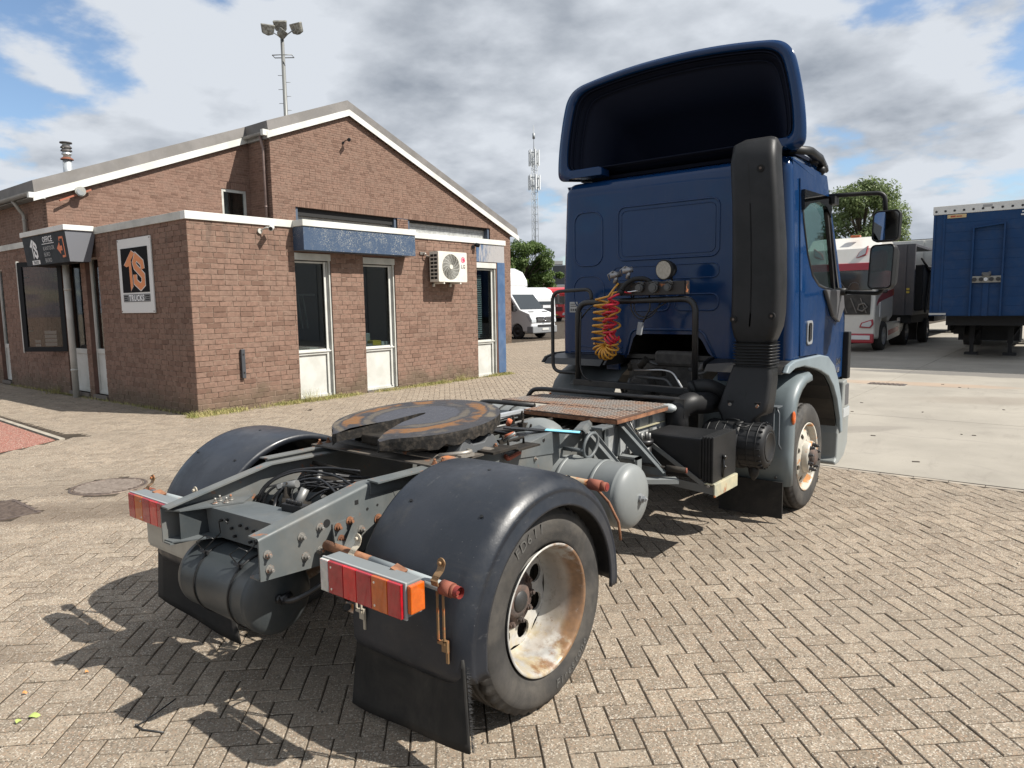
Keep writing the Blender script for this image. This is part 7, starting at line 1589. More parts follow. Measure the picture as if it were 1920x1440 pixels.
# filter canister and tow rod between tank and box
mb = MB(); mb.cyl((.56, 2.0, .62), (.56, 2.0, .79), .052, n=24); mb.cyl((.56, 2.0, .79), (.56, 2.0, .82), .065, n=24); obj('dryer_canister', mb, M_BLK, TR)
mb = MB(); mb.lathe([(0, .0535), (.05, .0535)], (.56, 2.0, .68), 'Z', 24); obj('canister_label', mb, mat('canister_label', (.03, .07, .10), .4), TR)
mb = MB()
for dx_, dy_ in ((-.04, 0), (.0, -.04), (.04, 0), (0, .03)): mb.cyl((.56+dx_, 2.0+dy_, .82), (.56+dx_, 2.0+dy_, .87), .012, n=8)
mb.tube([(.54, 1.92, .86), (.50, 1.90, .96), (.45, 1.92, .95)], .006, 6); obj('canister_fittings', mb, M_ALU, TR)
mb = MB(); mb.tube([(.55, 1.80, .70), (.80, 1.86, .675)], .010, 8); mb.cyl((.80, 1.86, .675), (.92, 1.90, .665), .020, n=12); obj('lever_rod', mb, M_GRIME, TR)
mb = MB(); mb.cyl((.921, 1.90, .665), (.93, 1.903, .665), .018, n=12); obj('lever_cap', mb, MATS['collar_rust'], TR)
mb = MB(); mb.cyl((.50, 1.78, .72), (.62, 1.81, .70), .035, n=14); mb.box(.52, .66, 1.72, 1.78, .735, .75); mb.box(.64, .66, 1.72, 1.78, .60, .75); mb.bar((.60, 1.66, .60), (.86, 1.90, .59), .08, .03); obj('step_bracket', mb, M_TANK, TR)
mb = MB(); mb.poly([[(2.62, .96), (2.62, .72), (3.2, .70), (3.2, .90)]], 'X', .42, .43); obj('cab_bracket', mb, M_BLK, TR)

# ---- front mudguards, step, bumper -------------------------------------------------------------------------------------
for s in (1, -1):
    fg = holder('front_mudguard', TR); M_GRYP = MATS['guard_grey'] if s > 0 else MATS['chassis_grey']  # left guard takes a darker grey, its shade put into the colour
    # rear half: panel facing backwards, curving over the wheel
    path = [((0, 3.235, .30), (s, 0, 0), (0, -1, 0)), ((0, 3.245, .55), (s, 0, 0), (0, -1, .02)), ((0, 3.265, .80), (s, 0, 0), (0, -1, .1)), ((0, 3.30, .93), (s, 0, 0), (0, -.95, .3)), ((0, 3.36, 1.03), (s, 0, 0), (0, -.85, .5)), ((0, 3.46, 1.11), (s, 0, 0), (0, -.6, .8)), ((0, 3.60, 1.165), (s, 0, 0), (0, -.3, .95)), ((0, 3.78, 1.18), (s, 0, 0), (0, 0, 1))]
    prof = [(.45, 0), (1.10, 0), (1.155, -.008), (1.18, -.035), (1.185, -.075), (1.175, -.075), (1.168, -.04), (1.14, -.014), (.45, -.008)]
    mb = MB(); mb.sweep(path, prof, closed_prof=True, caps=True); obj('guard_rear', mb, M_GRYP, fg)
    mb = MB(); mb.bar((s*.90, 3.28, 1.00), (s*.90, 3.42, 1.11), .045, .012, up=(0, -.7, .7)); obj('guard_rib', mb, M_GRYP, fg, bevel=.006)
    # cab arch
    outer = [(3.14, 1.215), (3.20, 1.270), (3.36, 1.300), (4.05, 1.300), (4.30, 1.27), (4.50, 1.18), (4.66, 1.03), (4.78, .85), (4.86, .62), (4.88, .50)]
    inner = [(4.80, .50), (4.76, .64), (4.64, .84), (4.50, .98), (4.32, 1.09), (4.08, 1.155), (3.90, 1.19), (3.60, 1.235), (3.36, 1.235), (3.22, 1.205)]
    mb = MB(); mb.poly([[(y_+.012*(y_-3.79)*-1 if 0 else y_, z_-.012) for y_, z_ in outer]+inner], 'X', s*.50, s*1.125); obj('arch_inner_liner', mb, M_BLK, fg); mb = MB(); mb.poly([outer+inner], 'X', s*1.128, s*1.172); obj('wheel_arch', mb, mat('arch_grey', (.185, .225, .248), .4, col2=(.16, .195, .215), nscale=3) if s > 0 else M_PLAS, fg, bevel=.014, seg=3)  # left arch drawn black, the shade on that side put into its colour
    mb = MB(); mb.poly([outer+[(4.8, .50), (4.7, .75), (4.5, 1.0), (4.1, 1.2), (3.3, 1.21)]], 'X', s*.45, s*.47); mb.box(*(sorted((s*.45, s*1.0))+[3.5, 4.6, 1.20, 1.22])); obj('arch_liner', mb, M_BLK, fg)
    # marker lamp
    mb = MB(); mb.ball((s*1.178, 3.315, .845), .045, 16, sc=(.35, .8, 1.25)); obj('side_marker', mb, MATS['lens_indicator_lens'], fg)
    mb = MB(); mb.box(*(sorted((s*.62, s*1.14))+[3.205, 3.22, .045, .34])); obj('mud_flap', mb, M_FLAP, fg)
    mb = MB(); mb.cyl((s*.92, 3.225, .36), (s*.92, 3.21, .36), .012, n=8); mb.cyl((s*1.08, 3.23, .37), (s*1.08, 3.215, .37), .010, n=8); obj('guard_screw', mb, M_BLK, fg)
mb = MB(); mb.box(.99, 1.08, 3.14, 3.16, .62, .95); mb.box(.97, 1.12, 3.10, 3.22, .945, .955); mb.tube([(1.10, 3.14, .94), (1.12, 3.14, .90), (1.12, 3.14, .66), (1.14, 3.14, .62)], .008, 6); mb.cyl((1.02, 3.13, .90), (1.02, 3.10, .90), .022, n=12); mb.cyl((1.03, 3.13, .82), (1.03, 3.11, .82), .012, n=8); mb.tube([(1.0, 3.12, .98), (.98, 3.08, .93), (.97, 3.10, .86)], .012, 6); obj('support_bracket', mb, mat('bracket_grey', (.08, .09, .10), .5), TR)
bp = holder('bumper', TR)
mb = MB(); bo = [(4.92, .98), (5.04, 1.0), (5.12, .90), (5.16, .62), (5.14, .35), (5.02, .24), (4.86, .20), (4.70, .20), (4.69, .235), (4.74, .26), (4.76, .50), (4.80, .62), (4.86, .66), (4.90, .80)]
mb.poly([bo], 'X', -1.15, 1.155); obj('bumper_shell', mb, mat('bumper_grey', (.22, .235, .23), .45, dirt=.4), bp, bevel=.02, seg=3)
mb = MB(); mb.box(1.10, 1.158, 4.98, 5.12, .74, .95); obj('corner_step', mb, MATS['cover_grey'], bp, bevel=.01)
mb = MB(); mb.box(1.10, 1.160, 4.93, 5.16, .62, .72); obj('head_lamp_edge', mb, mat('lamp_clear', (.35, .37, .38), .1), bp, bevel=.01)
# ------------------------------------------------------------------ background vehicles
M_VW = mat('van_white', (.60, .61, .62), .3, coat=.3); M_TGL = mat('vehicle_glass', (.012, .016, .018), .06, coat=.5, spec=.8); M_VBLK = mat('vehicle_black', (.02, .02, .022), .5)
M_TYB = mat('tyre_dark', (.028, .027, .026), .8); M_RIMB = mat('rim_silver', (.40, .40, .41), .35, metal=.5)
M_HEAD = mat('headlight', (.45, .48, .50), .08, coat=.8)
def bwheel(par, x, y, r, w=.24, side=1, rim=M_RIMB):
    wh = holder('wheel', par, (x, y, r)); mb = MB(); mb.lathe([(-w, r*.62), (-w, r*.93), (-w+.02, r), (-.02, r), (0, r*.93), (0, r*.62)] if side > 0 else [(w, r*.62), (w, r*.93), (w-.02, r), (.02, r), (0, r*.93), (0, r*.62)], n=28); obj('tyre', mb, M_TYB, wh, local=True)
    mb = MB(); s = side; mb.lathe([(-.005*s, r*.64), (-.02*s, r*.6), (-.06*s, r*.5), (-.04*s, r*.25), (.0, r*.2), (0, .001)], n=24); obj('rim', mb, rim, wh, local=True)
# all vehicles are built facing +Y, then turned
van = thing('delivery_van', 'white high roofed delivery van with star badge on its grille beside the brick hall', 'van', (-20.3, 27.5, 0), -PI/2-.06)
W2 = .98; prof = [(-4.3, .45), (-4.3, 2.55), (-4.15, 2.72), (-.35, 2.74), (-.05, 2.62), (.18, 2.30)]
def slab_side(mb, pts, x0, x1, mi=0): mb.poly([pts], 'X', x0, x1, mi); return mb
sp_ = [(-4.4, .42), (-4.45, 2.2), (-4.3, 2.68), (-.5, 2.74), (-.15, 2.62), (.15, 2.28), (.80, 1.50), (1.45, 1.28), (1.55, 1.05), (1.58, .55), (1.50, .35), (1.02, .35)]+[(.60+.42*math.cos(a), .36+.42*math.sin(a)) for a in np.linspace(.1, PI-.1, 9)]+[(.15, .35), (-2.9, .35)]
mb = MB(); rings = []
for x, ins in ((-W2, .0), (-W2, .0), (-W2+.05, 0)): pass
sec = []
for xx, k in ((-W2, .94), (-W2+.06, 1.), (W2-.06, 1.), (W2, .94)): sec.append([(xx, -1.4+(y+1.4)*(1 if k == 1 else .985), 1.3+(z-1.3)*(1 if k == 1 else .965)) for y, z in sp_])
n_ = len(sp_); mb.add([p_ for s_ in sec for p_ in s_], [(k*n_+i, k*n_+(i+1) % n_, (k+1)*n_+(i+1) % n_, (k+1)*n_+i) for k in range(3) for i in range(n_)])
tl = tessellate_polygon([[Vector((y, z, 0)) for y, z in sp_]]); mb.add(sec[0], [tuple(t) for t in tl]); mb.add(sec[3], [tuple(t) for t in tl]); obj('body', mb, M_VW, van, local=True, bevel=.03, seg=2)
mb = MB(); mb.add([(-.86, .13, 2.27), (.86, .13, 2.27), (.92, .80, 1.50), (-.92, .80, 1.50)], [(0, 1, 2, 3)]); mb.xform(Matrix.Translation((0, .02, .02))); obj('windscreen', mb, M_TGL, van, local=True)
mb = MB(); mb.box(-.2, .25, .34, .36, 1.75, 2.05); mb.xform(Matrix.Translation((.1, 0.13, -.02))); obj('windscreen_notice', mb, mat('notice', (.45, .55, .5), .5), van, local=True) if 0 else None
for s in (1, -1):
    mb = MB(); mb.poly([[(-.75, 1.45), (.62, 1.45), (.10, 2.15), (-.75, 2.15)]], 'X', s*(W2-.01), s*(W2+.006)); obj('side_window', mb, M_TGL, van, local=True)
    mb = MB(); mb.box(*(sorted((s*1.0, s*1.2))+[.45, .56, 1.40, 1.72])); obj('mirror', mb, M_VBLK, van, local=True, bevel=.03)
    mb = MB(); mb.poly([[(1.18, 1.22), (1.47, 1.16), (1.60, .98), (1.60, .82), (1.45, .86)]], 'X', s*.62, s*(W2+.004)); obj('headlight', mb, M_HEAD, van, local=True, bevel=.02)
    bwheel(van, s*W2, .60, .36, side=s, rim=M_VBLK); bwheel(van, s*W2, -2.9, .36, side=s, rim=M_VBLK)
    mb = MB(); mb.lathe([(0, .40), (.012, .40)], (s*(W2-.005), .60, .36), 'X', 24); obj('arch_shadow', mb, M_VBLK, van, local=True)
mb = MB(); mb.box(-.60, .60, 1.56, 1.63, .86, 1.12); obj('grille', mb, M_VBLK, van, local=True, bevel=.02)
for k in range(3): mb = MB(); mb.box(-.57, .57, 1.63, 1.645, .90+k*.07, .92+k*.07); obj('grille_bar', mb, mat('grille_bar', (.35, .35, .36), .3, metal=.6), van, local=True)
mb = MB(); mb.lathe([(-.01, .115), (.01, .115), (.01, .095), (-.01, .095)], (0, 1.66, 1.0), 'Y', 24); 
for a in (PI/2, PI/2+2*PI/3, PI/2-2*PI/3): mb.bar((0, 1.665, 1.0), (.10*math.cos(a), 1.665, 1.0+.10*math.sin(a)), .022, .02)
obj('star_badge', mb, mat('badge_silver', (.7, .7, .72), .2, metal=1), van, local=True)
mb = MB(); mb.box(-W2-.01, W2+.01, 1.25, 1.68, .28, .66); obj('bumper', mb, mat('bumper_dull', (.20, .21, .22), .5), van, local=True, bevel=.06, seg=3)
mb = MB(); mb.box(-.6, .6, 1.66, 1.69, .60, .72); obj('bumper_intake', mb, M_VBLK, van, local=True)
mb = MB(); mb.box(-.26, .26, 1.68, 1.70, .44, .55); obj('number_plate', mb, mat('plate_white', (.5, .5, .48), .5), van, local=True)
mb = MB(); mb.box(-W2-.015, W2+.015, -3.9, -.1, .55, .72); mb.xform(Matrix.Translation((0, -.2, 0))); obj('rub_strip', mb, MATS['bumper_dull'], van, local=True)
mb = MB(); mb.box(-.75, -.35, 1.05, 1.25, 1.415, 1.43); mb.box(.35, .75, 1.05, 1.25, 1.415, 1.43); mb.xform(Matrix.Translation((0, 0, -.03))); obj('bonnet_vent', mb, M_VBLK, van, local=True)

def cabover(name, label, loc, rz, col, w=2.45, h=3.0, roof=.75, group=None, text=None, roofcol=None, stripe=None, far=True):
    t = thing(name, label, 'truck', loc, rz); hw = w/2; rc = roofcol or col
    lo = [(-2.1, .95), (-2.1, h), (-.10, h), (-.02, h-.15), (.0, 1.7), (.06, .45), (-.35, .38), (-.45, .9)]
    mb = MB(); mb.poly([lo], 'X', -hw, hw); obj('cab_body', mb, col, t, local=True, bevel=.08, seg=3)
    mb = MB(); ro = [(-2.05, h-.05), (-2.0, h+roof), (-1.2, h+roof+.02), (-.55, h+roof*.72), (-.12, h+.06), (-.10, h-.05)]; mb.poly([ro], 'X', -hw+.06, hw-.06); obj('roof_fairing', mb, rc, t, local=True, bevel=.12, seg=3)
    mb = MB(); mb.add([(-hw+.14, .005, 1.72), (hw-.14, .005, 1.72), (hw-.17, -.04, h-.42), (-hw+.17, -.04, h-.42)], [(0, 1, 2, 3)]); mb.xform(Matrix.Translation((0, .028, 0))); obj('windscreen', mb, M_TGL, t, local=True)
    for s in (1, -1):
        mb = MB(); mb.poly([[(-1.02, 1.75), (-.22, 1.72), (-.22, h-.45), (-1.02, h-.45)]], 'X', s*(hw-.01), s*(hw+.008)); obj('side_window', mb, M_TGL, t, local=True)
        mb = MB(); mb.box(*(sorted((s*(hw+.06), s*(hw+.28)))+[.05, .16, 1.75, 2.5])); obj('mirror', mb, M_VBLK, t, local=True, bevel=.03)
        mb = MB(); mb.poly([[(s*(hw-.05), .62), (s*(hw-.52), .66), (s*(hw-.46), .86), (s*(hw-.05), .95)]], 'Y', .04, .085); obj('headlight', mb, M_HEAD, t, local=True, bevel=.02)
        bwheel(t, s*hw, -1.4, .5, .3, s); bwheel(t, s*hw, -4.9, .5, .55, s)
    mb = MB()
    for k in range(4): mb.box(-.75, .75, .055, .09, 1.05+k*.11, 1.12+k*.11)
    obj('grille', mb, M_VBLK, t, local=True)
    mb = MB(); mb.box(-.5, .5, .06, .10, .50, .62); obj('bumper_intake', mb, M_VBLK, t, local=True)
    mb = MB(); mb.box(-.26, .26, .09, .11, .64, .74); obj('number_plate', mb, mat('plate_yellow', (.55, .42, .05), .5), t, local=True)
    mb = MB(); mb.box(-.42, .42, -6.2, -2.1, .75, 1.0); obj('chassis_frame', mb, M_VBLK, t, local=True)
    if text: mb = MB(); add_text(mb, text, .2, (0, .07, 1.5), (-1, 0, 0), (0, 0, 1)); obj('lettering', mb, M_CHROME, t, local=True)
    return t
rd = cabover('red_truck', 'red cab-over truck facing the yard, seen small between the van and the blue cab', (-37.0, 54.5, 0), PI+.35, mat('truck_red', (.45, .012, .018), .3, coat=.5), h=2.9, roof=.45, text='IVECO')
wt_ = cabover('white_truck', 'white cab-over truck with roof fairing parked behind the delivery van', (-30.0, 43.0, 0), -PI/2-.35, M_VW, w=2.2, h=2.4, roof=.65)
wt2 = cabover('white_truck', 'distant white truck roof seen just above the delivery van windscreen', (-34.5, 41.5, 0), -PI/2, M_VW, w=2.3, h=2.6, roof=.7)
# vehicle with sleeper pod behind the van
pv = thing('pod_van', 'white van with a large sleeper pod on its roof beside the brick hall', 'van', (-24.6, 32.2, 0), -PI/2)
pod = [(-1.6, 2.72), (-1.6, 3.55), (-1.2, 3.95), (-.5, 4.0), (.1, 3.75), (.45, 3.2), (.48, 2.85), (.3, 2.72)]
mb = MB(); mb.poly([pod], 'X', -1.02, 1.02); obj('sleeper_pod', mb, M_VW, pv, local=True, bevel=.10, seg=3)
for s in (1, -1): mb = MB(); mb.poly([[(-1.4, 3.0), (-1.4, 3.55), (-.5, 3.72), (.10, 3.35), (.16, 3.0)]], 'X', s*1.0, s*1.03); obj('pod_window', mb, mat('pod_grey', (.16, .17, .18), .3), pv, local=True, bevel=.02)
mb = MB(); mb.poly([[(-5, .5), (-5, 2.7), (0, 2.7), (.4, 2.5), (1.0, 1.6), (1.6, 1.3), (1.7, .5)]], 'X', -1.0, 1.0); obj('body', mb, M_VW, pv, local=True, bevel=.05)
mb = MB(); mb.add([(-.85, .46, 2.42), (.85, .46, 2.42), (.9, .99, 1.65), (-.9, .99, 1.65)], [(0, 1, 2, 3)]); obj('windscreen', mb, M_TGL, pv, local=True)
for s in (1, -1): bwheel(pv, s*1.0, .7, .38, side=s); bwheel(pv, s*1.0, -3.6, .38, side=s)

# white and red sleeper-cab truck right of the blue cab
M_XW = mat('truck_cream', (.58, .57, .53), .35, coat=.2, dirt=.1); M_XR = mat('stripe_red', (.32, .015, .03), .35, coat=.3)
xf = thing('sleeper_truck', 'white and red sleeper-cab tractor with an open front hatch beside a dark trailer', 'truck', (-3.60, 23.55, 0), PI-.03)
hw = 1.22
lo = [(-2.35, 1.15), (-2.35, 2.9), (-.05, 2.9), (.0, 2.1), (.10, 1.2), (.12, .45), (-.55, .42), (-.62, .85), (-.85, 1.08), (-1.65, 1.12), (-1.8, .95)]
mb = MB(); mb.poly([lo], 'X', -hw, hw); obj('cab_body', mb, M_XW, xf, local=True, bevel=.06, seg=3)
mb = MB(); ro = [(-2.3, 2.88), (-2.3, 3.70), (-1.6, 3.92), (-.9, 3.84), (-.30, 3.45), (-.05, 2.95), (-.06, 2.88)]; mb.poly([ro], 'X', -hw+.05, hw-.05); obj('high_roof', mb, M_XW, xf, local=True, bevel=.12, seg=3)
mb = MB(); mb.poly([[(-.50, 2.72), (.025, 2.72), (.015, 2.95), (-.50, 3.05), (-2.38, 3.05), (-2.38, 2.9), (-.55, 2.9)]], 'X', -hw-.006, hw+.006); obj('red_band', mb, M_XR, xf, local=True)
mb = MB(); mb.poly([[(-2.37, 1.88), (-.75, 1.70), (-.30, 1.62), (-.10, 1.52), (-.10, 1.60), (-.30, 1.78), (-.75, 1.95), (-2.37, 2.12)]], 'X', -hw-.006, hw+.006); obj('red_stripe', mb, M_XR, xf, local=True)
mb = MB(); mb.box(-hw+.12, hw-.12, .0, .05, 2.05, 2.70); obj('windscreen', mb, M_TGL, xf, local=True, bevel=.02)
mb = MB(); mb.lathe([(-.01, .16), (0, .18), (.01, .16)], (-.55, .052, 2.15), 'Y', 20, a0=0, a1=PI); mb.bar((-.3, .06, 2.06), (-.1, .06, 2.35), .02, .02); mb.bar((.5, .06, 2.06), (.2, .06, 2.32), .02, .02); obj('wiper', mb, mat('wiper_grey', (.08, .08, .08), .5), xf, local=True)
mb = MB(); mb.box(-hw+.15, hw-.15, .06, .13, 1.25, 1.92); obj('open_front_hatch', mb, mat('engine_bay', (.03, .028, .026), .8, col2=(.05, .047, .043), nscale=5), xf, local=True)
for k in range(3): mb = MB(); mb.bar((-hw+.25+k*.3, .15, 1.30), (-hw+.45+k*.3, .15, 1.8), .03, .03); obj('bay_pipe', mb, mat('bay_pale', (.13, .12, .11), .5), xf, local=True)
mb = MB(); mb.tube([(-1.0, .16, 1.5), (-.9, .18, 1.62), (-.75, .17, 1.58), (-.7, .16, 1.42), (-.85, .17, 1.36)], .03, 8, closed=True); obj('bay_hose', mb, MATS['bay_pale'], xf, local=True)
for s in (1, -1):
    mb = MB(); mb.poly([[(s*(hw-.04), 1.10), (s*(hw-.40), .98), (s*(hw-.46), .82), (s*(hw-.12), .80), (s*(hw-.02), .92)]], 'Y', .10, .16); obj('headlight_surround', mb, M_XR, xf, local=True, bevel=.02)
    mb = MB(); mb.poly([[(s*(hw-.09), 1.05), (s*(hw-.36), .96), (s*(hw-.40), .86), (s*(hw-.13), .84), (s*(hw-.07), .93)]], 'Y', .15, .18); obj('headlight', mb, M_HEAD, xf, local=True, bevel=.01)
    mb = MB(); mb.poly([[(s*(hw-.35), 3.52), (s*(hw-.62), 3.32), (s*(hw-.72), 3.10), (s*(hw-.40), 3.22)]], 'Y', -.28, -.14); obj('roof_lamp_surround', mb, M_XR, xf, local=True)
    mb = MB(); mb.poly([[(s*(hw-.37), 3.50), (s*(hw-.60), 3.32), (s*(hw-.68), 3.14), (s*(hw-.42), 3.25)]], 'Y', -.20, -.12); obj('roof_lamp', mb, M_HEAD, xf, local=True)
    mb = MB(); mb.poly([[(-1.0, 2.05), (-.20, 2.0), (-.16, 2.68), (-1.0, 2.70)]], 'X', s*(hw-.01), s*(hw+.008)); mb.poly([[(-1.95, 2.15), (-1.55, 2.15), (-1.55, 2.68), (-1.95, 2.68)]], 'X', s*(hw-.01), s*(hw+.008)); obj('side_window', mb, M_TGL, xf, local=True)
    mb = MB(); mb.box(*(sorted((s*(hw+.12), s*(hw+.34)))+[.0, .1, 1.95, 2.65])); obj('mirror', mb, M_VBLK, xf, local=True, bevel=.03)
    mb = MB(); mb.box(*(sorted((s*(hw+.0), s*(hw+.05)))+[-.55, -.38, 1.15, 1.65])); obj('grab_panel', mb, M_VW, xf, local=True, bevel=.02)
    mb = MB(); mb.poly([[(-1.85, .95), (-4.9, .95), (-4.9, 1.15), (-4.4, 1.22), (-3.6, 1.05), (-3.6, .42), (-1.85, .30)]], 'X', s*(hw-.12), s*(hw-.02)); obj('side_skirt', mb, M_XW, xf, local=True, bevel=.02)
    mb = MB(); mb.poly([[(-1.9, .48), (-3.4, .60), (-3.4, .76), (-1.9, .66)]], 'X', s*(hw-.03), s*(hw-.012)); obj('skirt_stripe', mb, M_XR, xf, local=True)
    bwheel(xf, s*(hw+.0), -1.22, .5, .3, s); bwheel(xf, s*(hw), -4.72, .5, .55, s)
    mb = MB(); mb.lathe([(-.02, .56), (.01, .56)], (s*(hw-.3), -4.72, .5), 'X', 20, a0=0, a1=PI); mb.lathe([(-.3*s, .56), (.0, .56)], (s*(hw-.0), -4.72, .55), 'X', 20, a0=.1, a1=PI-.1); obj('rear_guard', mb, M_VBLK, xf, local=True)
mb = MB(); mb.box(-hw, hw, .06, .20, .30, .62); obj('bumper', mb, M_XR, xf, local=True, bevel=.05)
mb = MB(); mb.box(.35, hw-.1, .20, .22, .42, .56); mb.box(-hw+.1, -.35, .20, .22, .42, .56); obj('fog_lamp_panel', mb, M_VW, xf, local=True, bevel=.02)
mb = MB(); add_text(mb, 'TS', .30, (hw+.008, -.45, 1.74), (0, -1, 0), (0, 0, 1), bold=.008); obj('door_lettering', mb, M_XR, xf, local=True) if 0 else None
mb = MB(); mb.box(-.4, .4, -6.4, -2.3, .7, 1.0); obj('chassis_frame', mb, M_VBLK, xf, local=True)
mb = MB(); mb.box(-.5, -.2, -.75, -.55, 3.84, 3.92); obj('beacon', mb, MATS['lens_indicator_lens'], xf, local=True, bevel=.02)

# blue box trailer, right edge
M_TB = mat('trailer_blue', (.0035, .033, .105), .5, spec=.25, col2=(.0045, .038, .118), nscale=1.5, dirt=.12); M_TBD = mat('trailer_underside', (.015, .015, .016), .7)
bt = thing('box_trailer', 'dark blue box trailer with white riveted top rail standing on its landing legs', 'trailer', (.72, 21.6, 0))
x0, x1, y0, y1, z0, z1 = -.56, 2.0, 21.6, 35.0, 1.24, 4.37
mb = MB(); mb.box(x0, x1, y0, y1, z0, z1-.24); obj('box_body', mb, M_TB, bt)
mb = MB(); mb.box(x0-.02, x1+.02, y0-.03, y1, z1-.24, z1); obj('top_rail', mb, mat('rail_white', (.62, .62, .60), .5, dirt=.2), bt, bevel=.01)
for k in range(12): mb = MB(); mb.cyl((x0+.06+k*.225, y0-.031, z1-.15), (x0+.06+k*.225, y0-.036, z1-.15), .032, n=12); obj('rail_rivet', mb, M_VBLK, bt)
mb = MB(); mb.box(1.18-.56, 1.40-.56+.0, y0-.034, y0-.031, z1-.12, z1-.05); obj('rail_label', mb, mat('label_dull', (.3, .3, .3), .6), bt)
for k in range(11): mb = MB(); zz = z0+.02+k*.262; mb.box(x0+.30, x1-.25, y0-.012, y0-.001, zz, zz+.2585); obj('front_panel_board', mb, M_TB, bt, bevel=.0015, seg=1)
for xx in (x0, x0+.24, x1-.30): mb = MB(); mb.box(xx, xx+.06, y0-.03, y0, z0, z1-.24); obj('corner_post', mb, M_TB, bt, bevel=.004)
mb = MB(); ax_ = .42
mb.box(ax_, ax_+.045, y0-.13, y0-.012, z0, 3.70); mb.box(ax_+.72, ax_+.765, y0-.13, y0-.012, z0, 3.78); mb.box(ax_+.30, ax_+.44, y0-.05, y0-.012, z0, 2.18); mb.bar((ax_, y0-.07, 3.70), (ax_+.765, y0-.07, 3.78), .1, .04); obj('recess_frame', mb, M_TB, bt, bevel=.004)
mb = MB(); mb.box(ax_+.01, ax_+.75, y0-.11, y0-.10, 2.17, 2.35); obj('connector_plate', mb, mat('plate_worn', (.30, .29, .26), .6, dirt=.5), bt)
for k, (dx_, m_) in enumerate(((.10, M_VBLK), (.26, M_VBLK), (.37, M_VW), (.50, M_VBLK), (.66, M_VBLK))): mb = MB(); mb.cyl((ax_+dx_, y0-.11, 2.26), (ax_+dx_, y0-.16, 2.26), .055 if k != 2 else .05, n=14); obj('connector', mb, m_, bt)
mb = MB(); mb.obox((ax_+.38, y0-.14, 2.40), .16, .08, .10); mb.cyl((ax_+.30, y0-.12, 2.36), (ax_+.30, y0-.18, 2.44), .03, n=8); mb.cyl((ax_+.46, y0-.12, 2.36), (ax_+.46, y0-.18, 2.46), .03, n=8); obj('connector_valves', mb, mat('valve_grey', (.10, .10, .10), .5), bt)
mb = MB(); mb.box(x0+.34, x0+.80, y0-.035, y0-.032, z1-.36, z1-.26); obj('yellow_sticker', mb, mat('sticker_yellow', (.50, .38, .20), .5), bt); mb = MB(); mb.box(x0+.42, x0+.54, y0-.038, y0-.036, z1-.335, z1-.29); mb.box(x0+.56, x0+.70, y0-.038, y0-.036, z1-.33, z1-.30); obj('sticker_print', mb, mat('sticker_red2', (.35, .06, .02), .5), bt)
mb = MB(); mb.box(1.52, 1.72, y0-.038, y0-.036, z1-.33, z1-.29); mb.box(1.50, 1.66, y0-.038, y0-.036, z1-.41, z1-.37); obj('white_mark', mb, M_VW, bt)
mb = MB(); mb.box(x0-.01, x0+.42, y0-.05, y0-.03, z0+.03, z0+.085); obj('lower_latch', mb, mat('latch_pale', (.45, .45, .43), .5), bt)
mb = MB(); mb.box(x0+.35, x1-.1, y0+.6, y1-.5, .95, 1.24); mb.box(-.1, 1.5, 24.2, 25.4, .42, 1.2); mb.box(-.2, .1, 23.9, 24.6, .62, 1.0); mb.box(x0+.3, x0+.36, 23.0, 26.0, .75, 1.24); obj('under_frame', mb, M_TBD, bt)
for xx in (.32, 1.30): 
    mb = MB(); mb.box(xx-.07, xx+.07, 23.65, 23.79, .38, 1.24); mb.box(xx-.05, xx+.05, 23.67, 23.77, .08, .4); mb.box(xx-.17, xx+.17, 23.55, 23.89, 0.005, .08); mb.bar((xx, 23.7, .45), (xx+.3, 24.6, 1.1), .06, .06); obj('landing_leg', mb, M_TBD, bt)
mb = MB(); mb.cyl((.05, 24.4, .62), (.5, 24.4, .62), .36, n=20); obj('spare_wheel', mb, M_TYB, bt)
for yy in (30.5, 31.8, 33.1):
    for xx, s in ((x1-.02, 1), (x0+.02, -1)): bwheel(bt, xx-bt.location.x, yy-bt.location.y, .5, .4, s)
for k in range(5): mb = MB(); mb.box(x0+.0, x0+.02, 24+k*2.2, 24.06+k*2.2, z0, z1-.24); obj('side_post', mb, M_TB, bt)
# white box trailer, dark curtain trailer
wtb = thing('white_trailer', 'white box trailer parked in the gap beside the dark blue trailer', 'trailer', (-3.3, 31.2, 0))
mb = MB(); mb.box(-4.2, -1.72, 31.2, 44, 1.12, 4.12); obj('box_body', mb, mat('trailer_white', (.62, .62, .58), .5, dirt=.15), wtb, bevel=.02)
for xx in (-2.30, -1.98, -1.80): mb = MB(); mb.box(xx, xx+.045, 31.14, 31.2, 1.14, 4.1); obj('front_post', mb, MATS['trailer_white'], wtb)
mb = MB(); mb.box(-4.1, -1.8, 31.4, 43.5, .8, 1.12); mb.box(-3.3, -2.5, 32, 32.3, 0, .9); obj('under_frame', mb, M_TBD, wtb)
for s, xx in ((1, -1.74), (-1, -4.18)):
    for yy in (39.5, 40.8, 42.1): bwheel(wtb, xx+3.3, yy-31.2, .5, .4, s)
dt = thing('dark_trailer', 'dark grey framed trailer directly behind the white and red truck', 'trailer', (-3.1, 28.9, 0)); DX = .56
M_DT = mat('trailer_dark', (.05, .052, .062), .5, dirt=.3)
mb = MB(); mb.box(-4.4, -2.42, 27.0, 27.12, 1.15, 3.72); mb.box(-4.4, -2.42, 27.12, 30.6, 3.62, 3.72); mb.box(-2.52, -2.42, 27.12, 30.6, 1.15, 1.3); mb.xform(Matrix.Translation((DX, 0, 0))); obj('headboard', mb, M_DT, dt, bevel=.01)
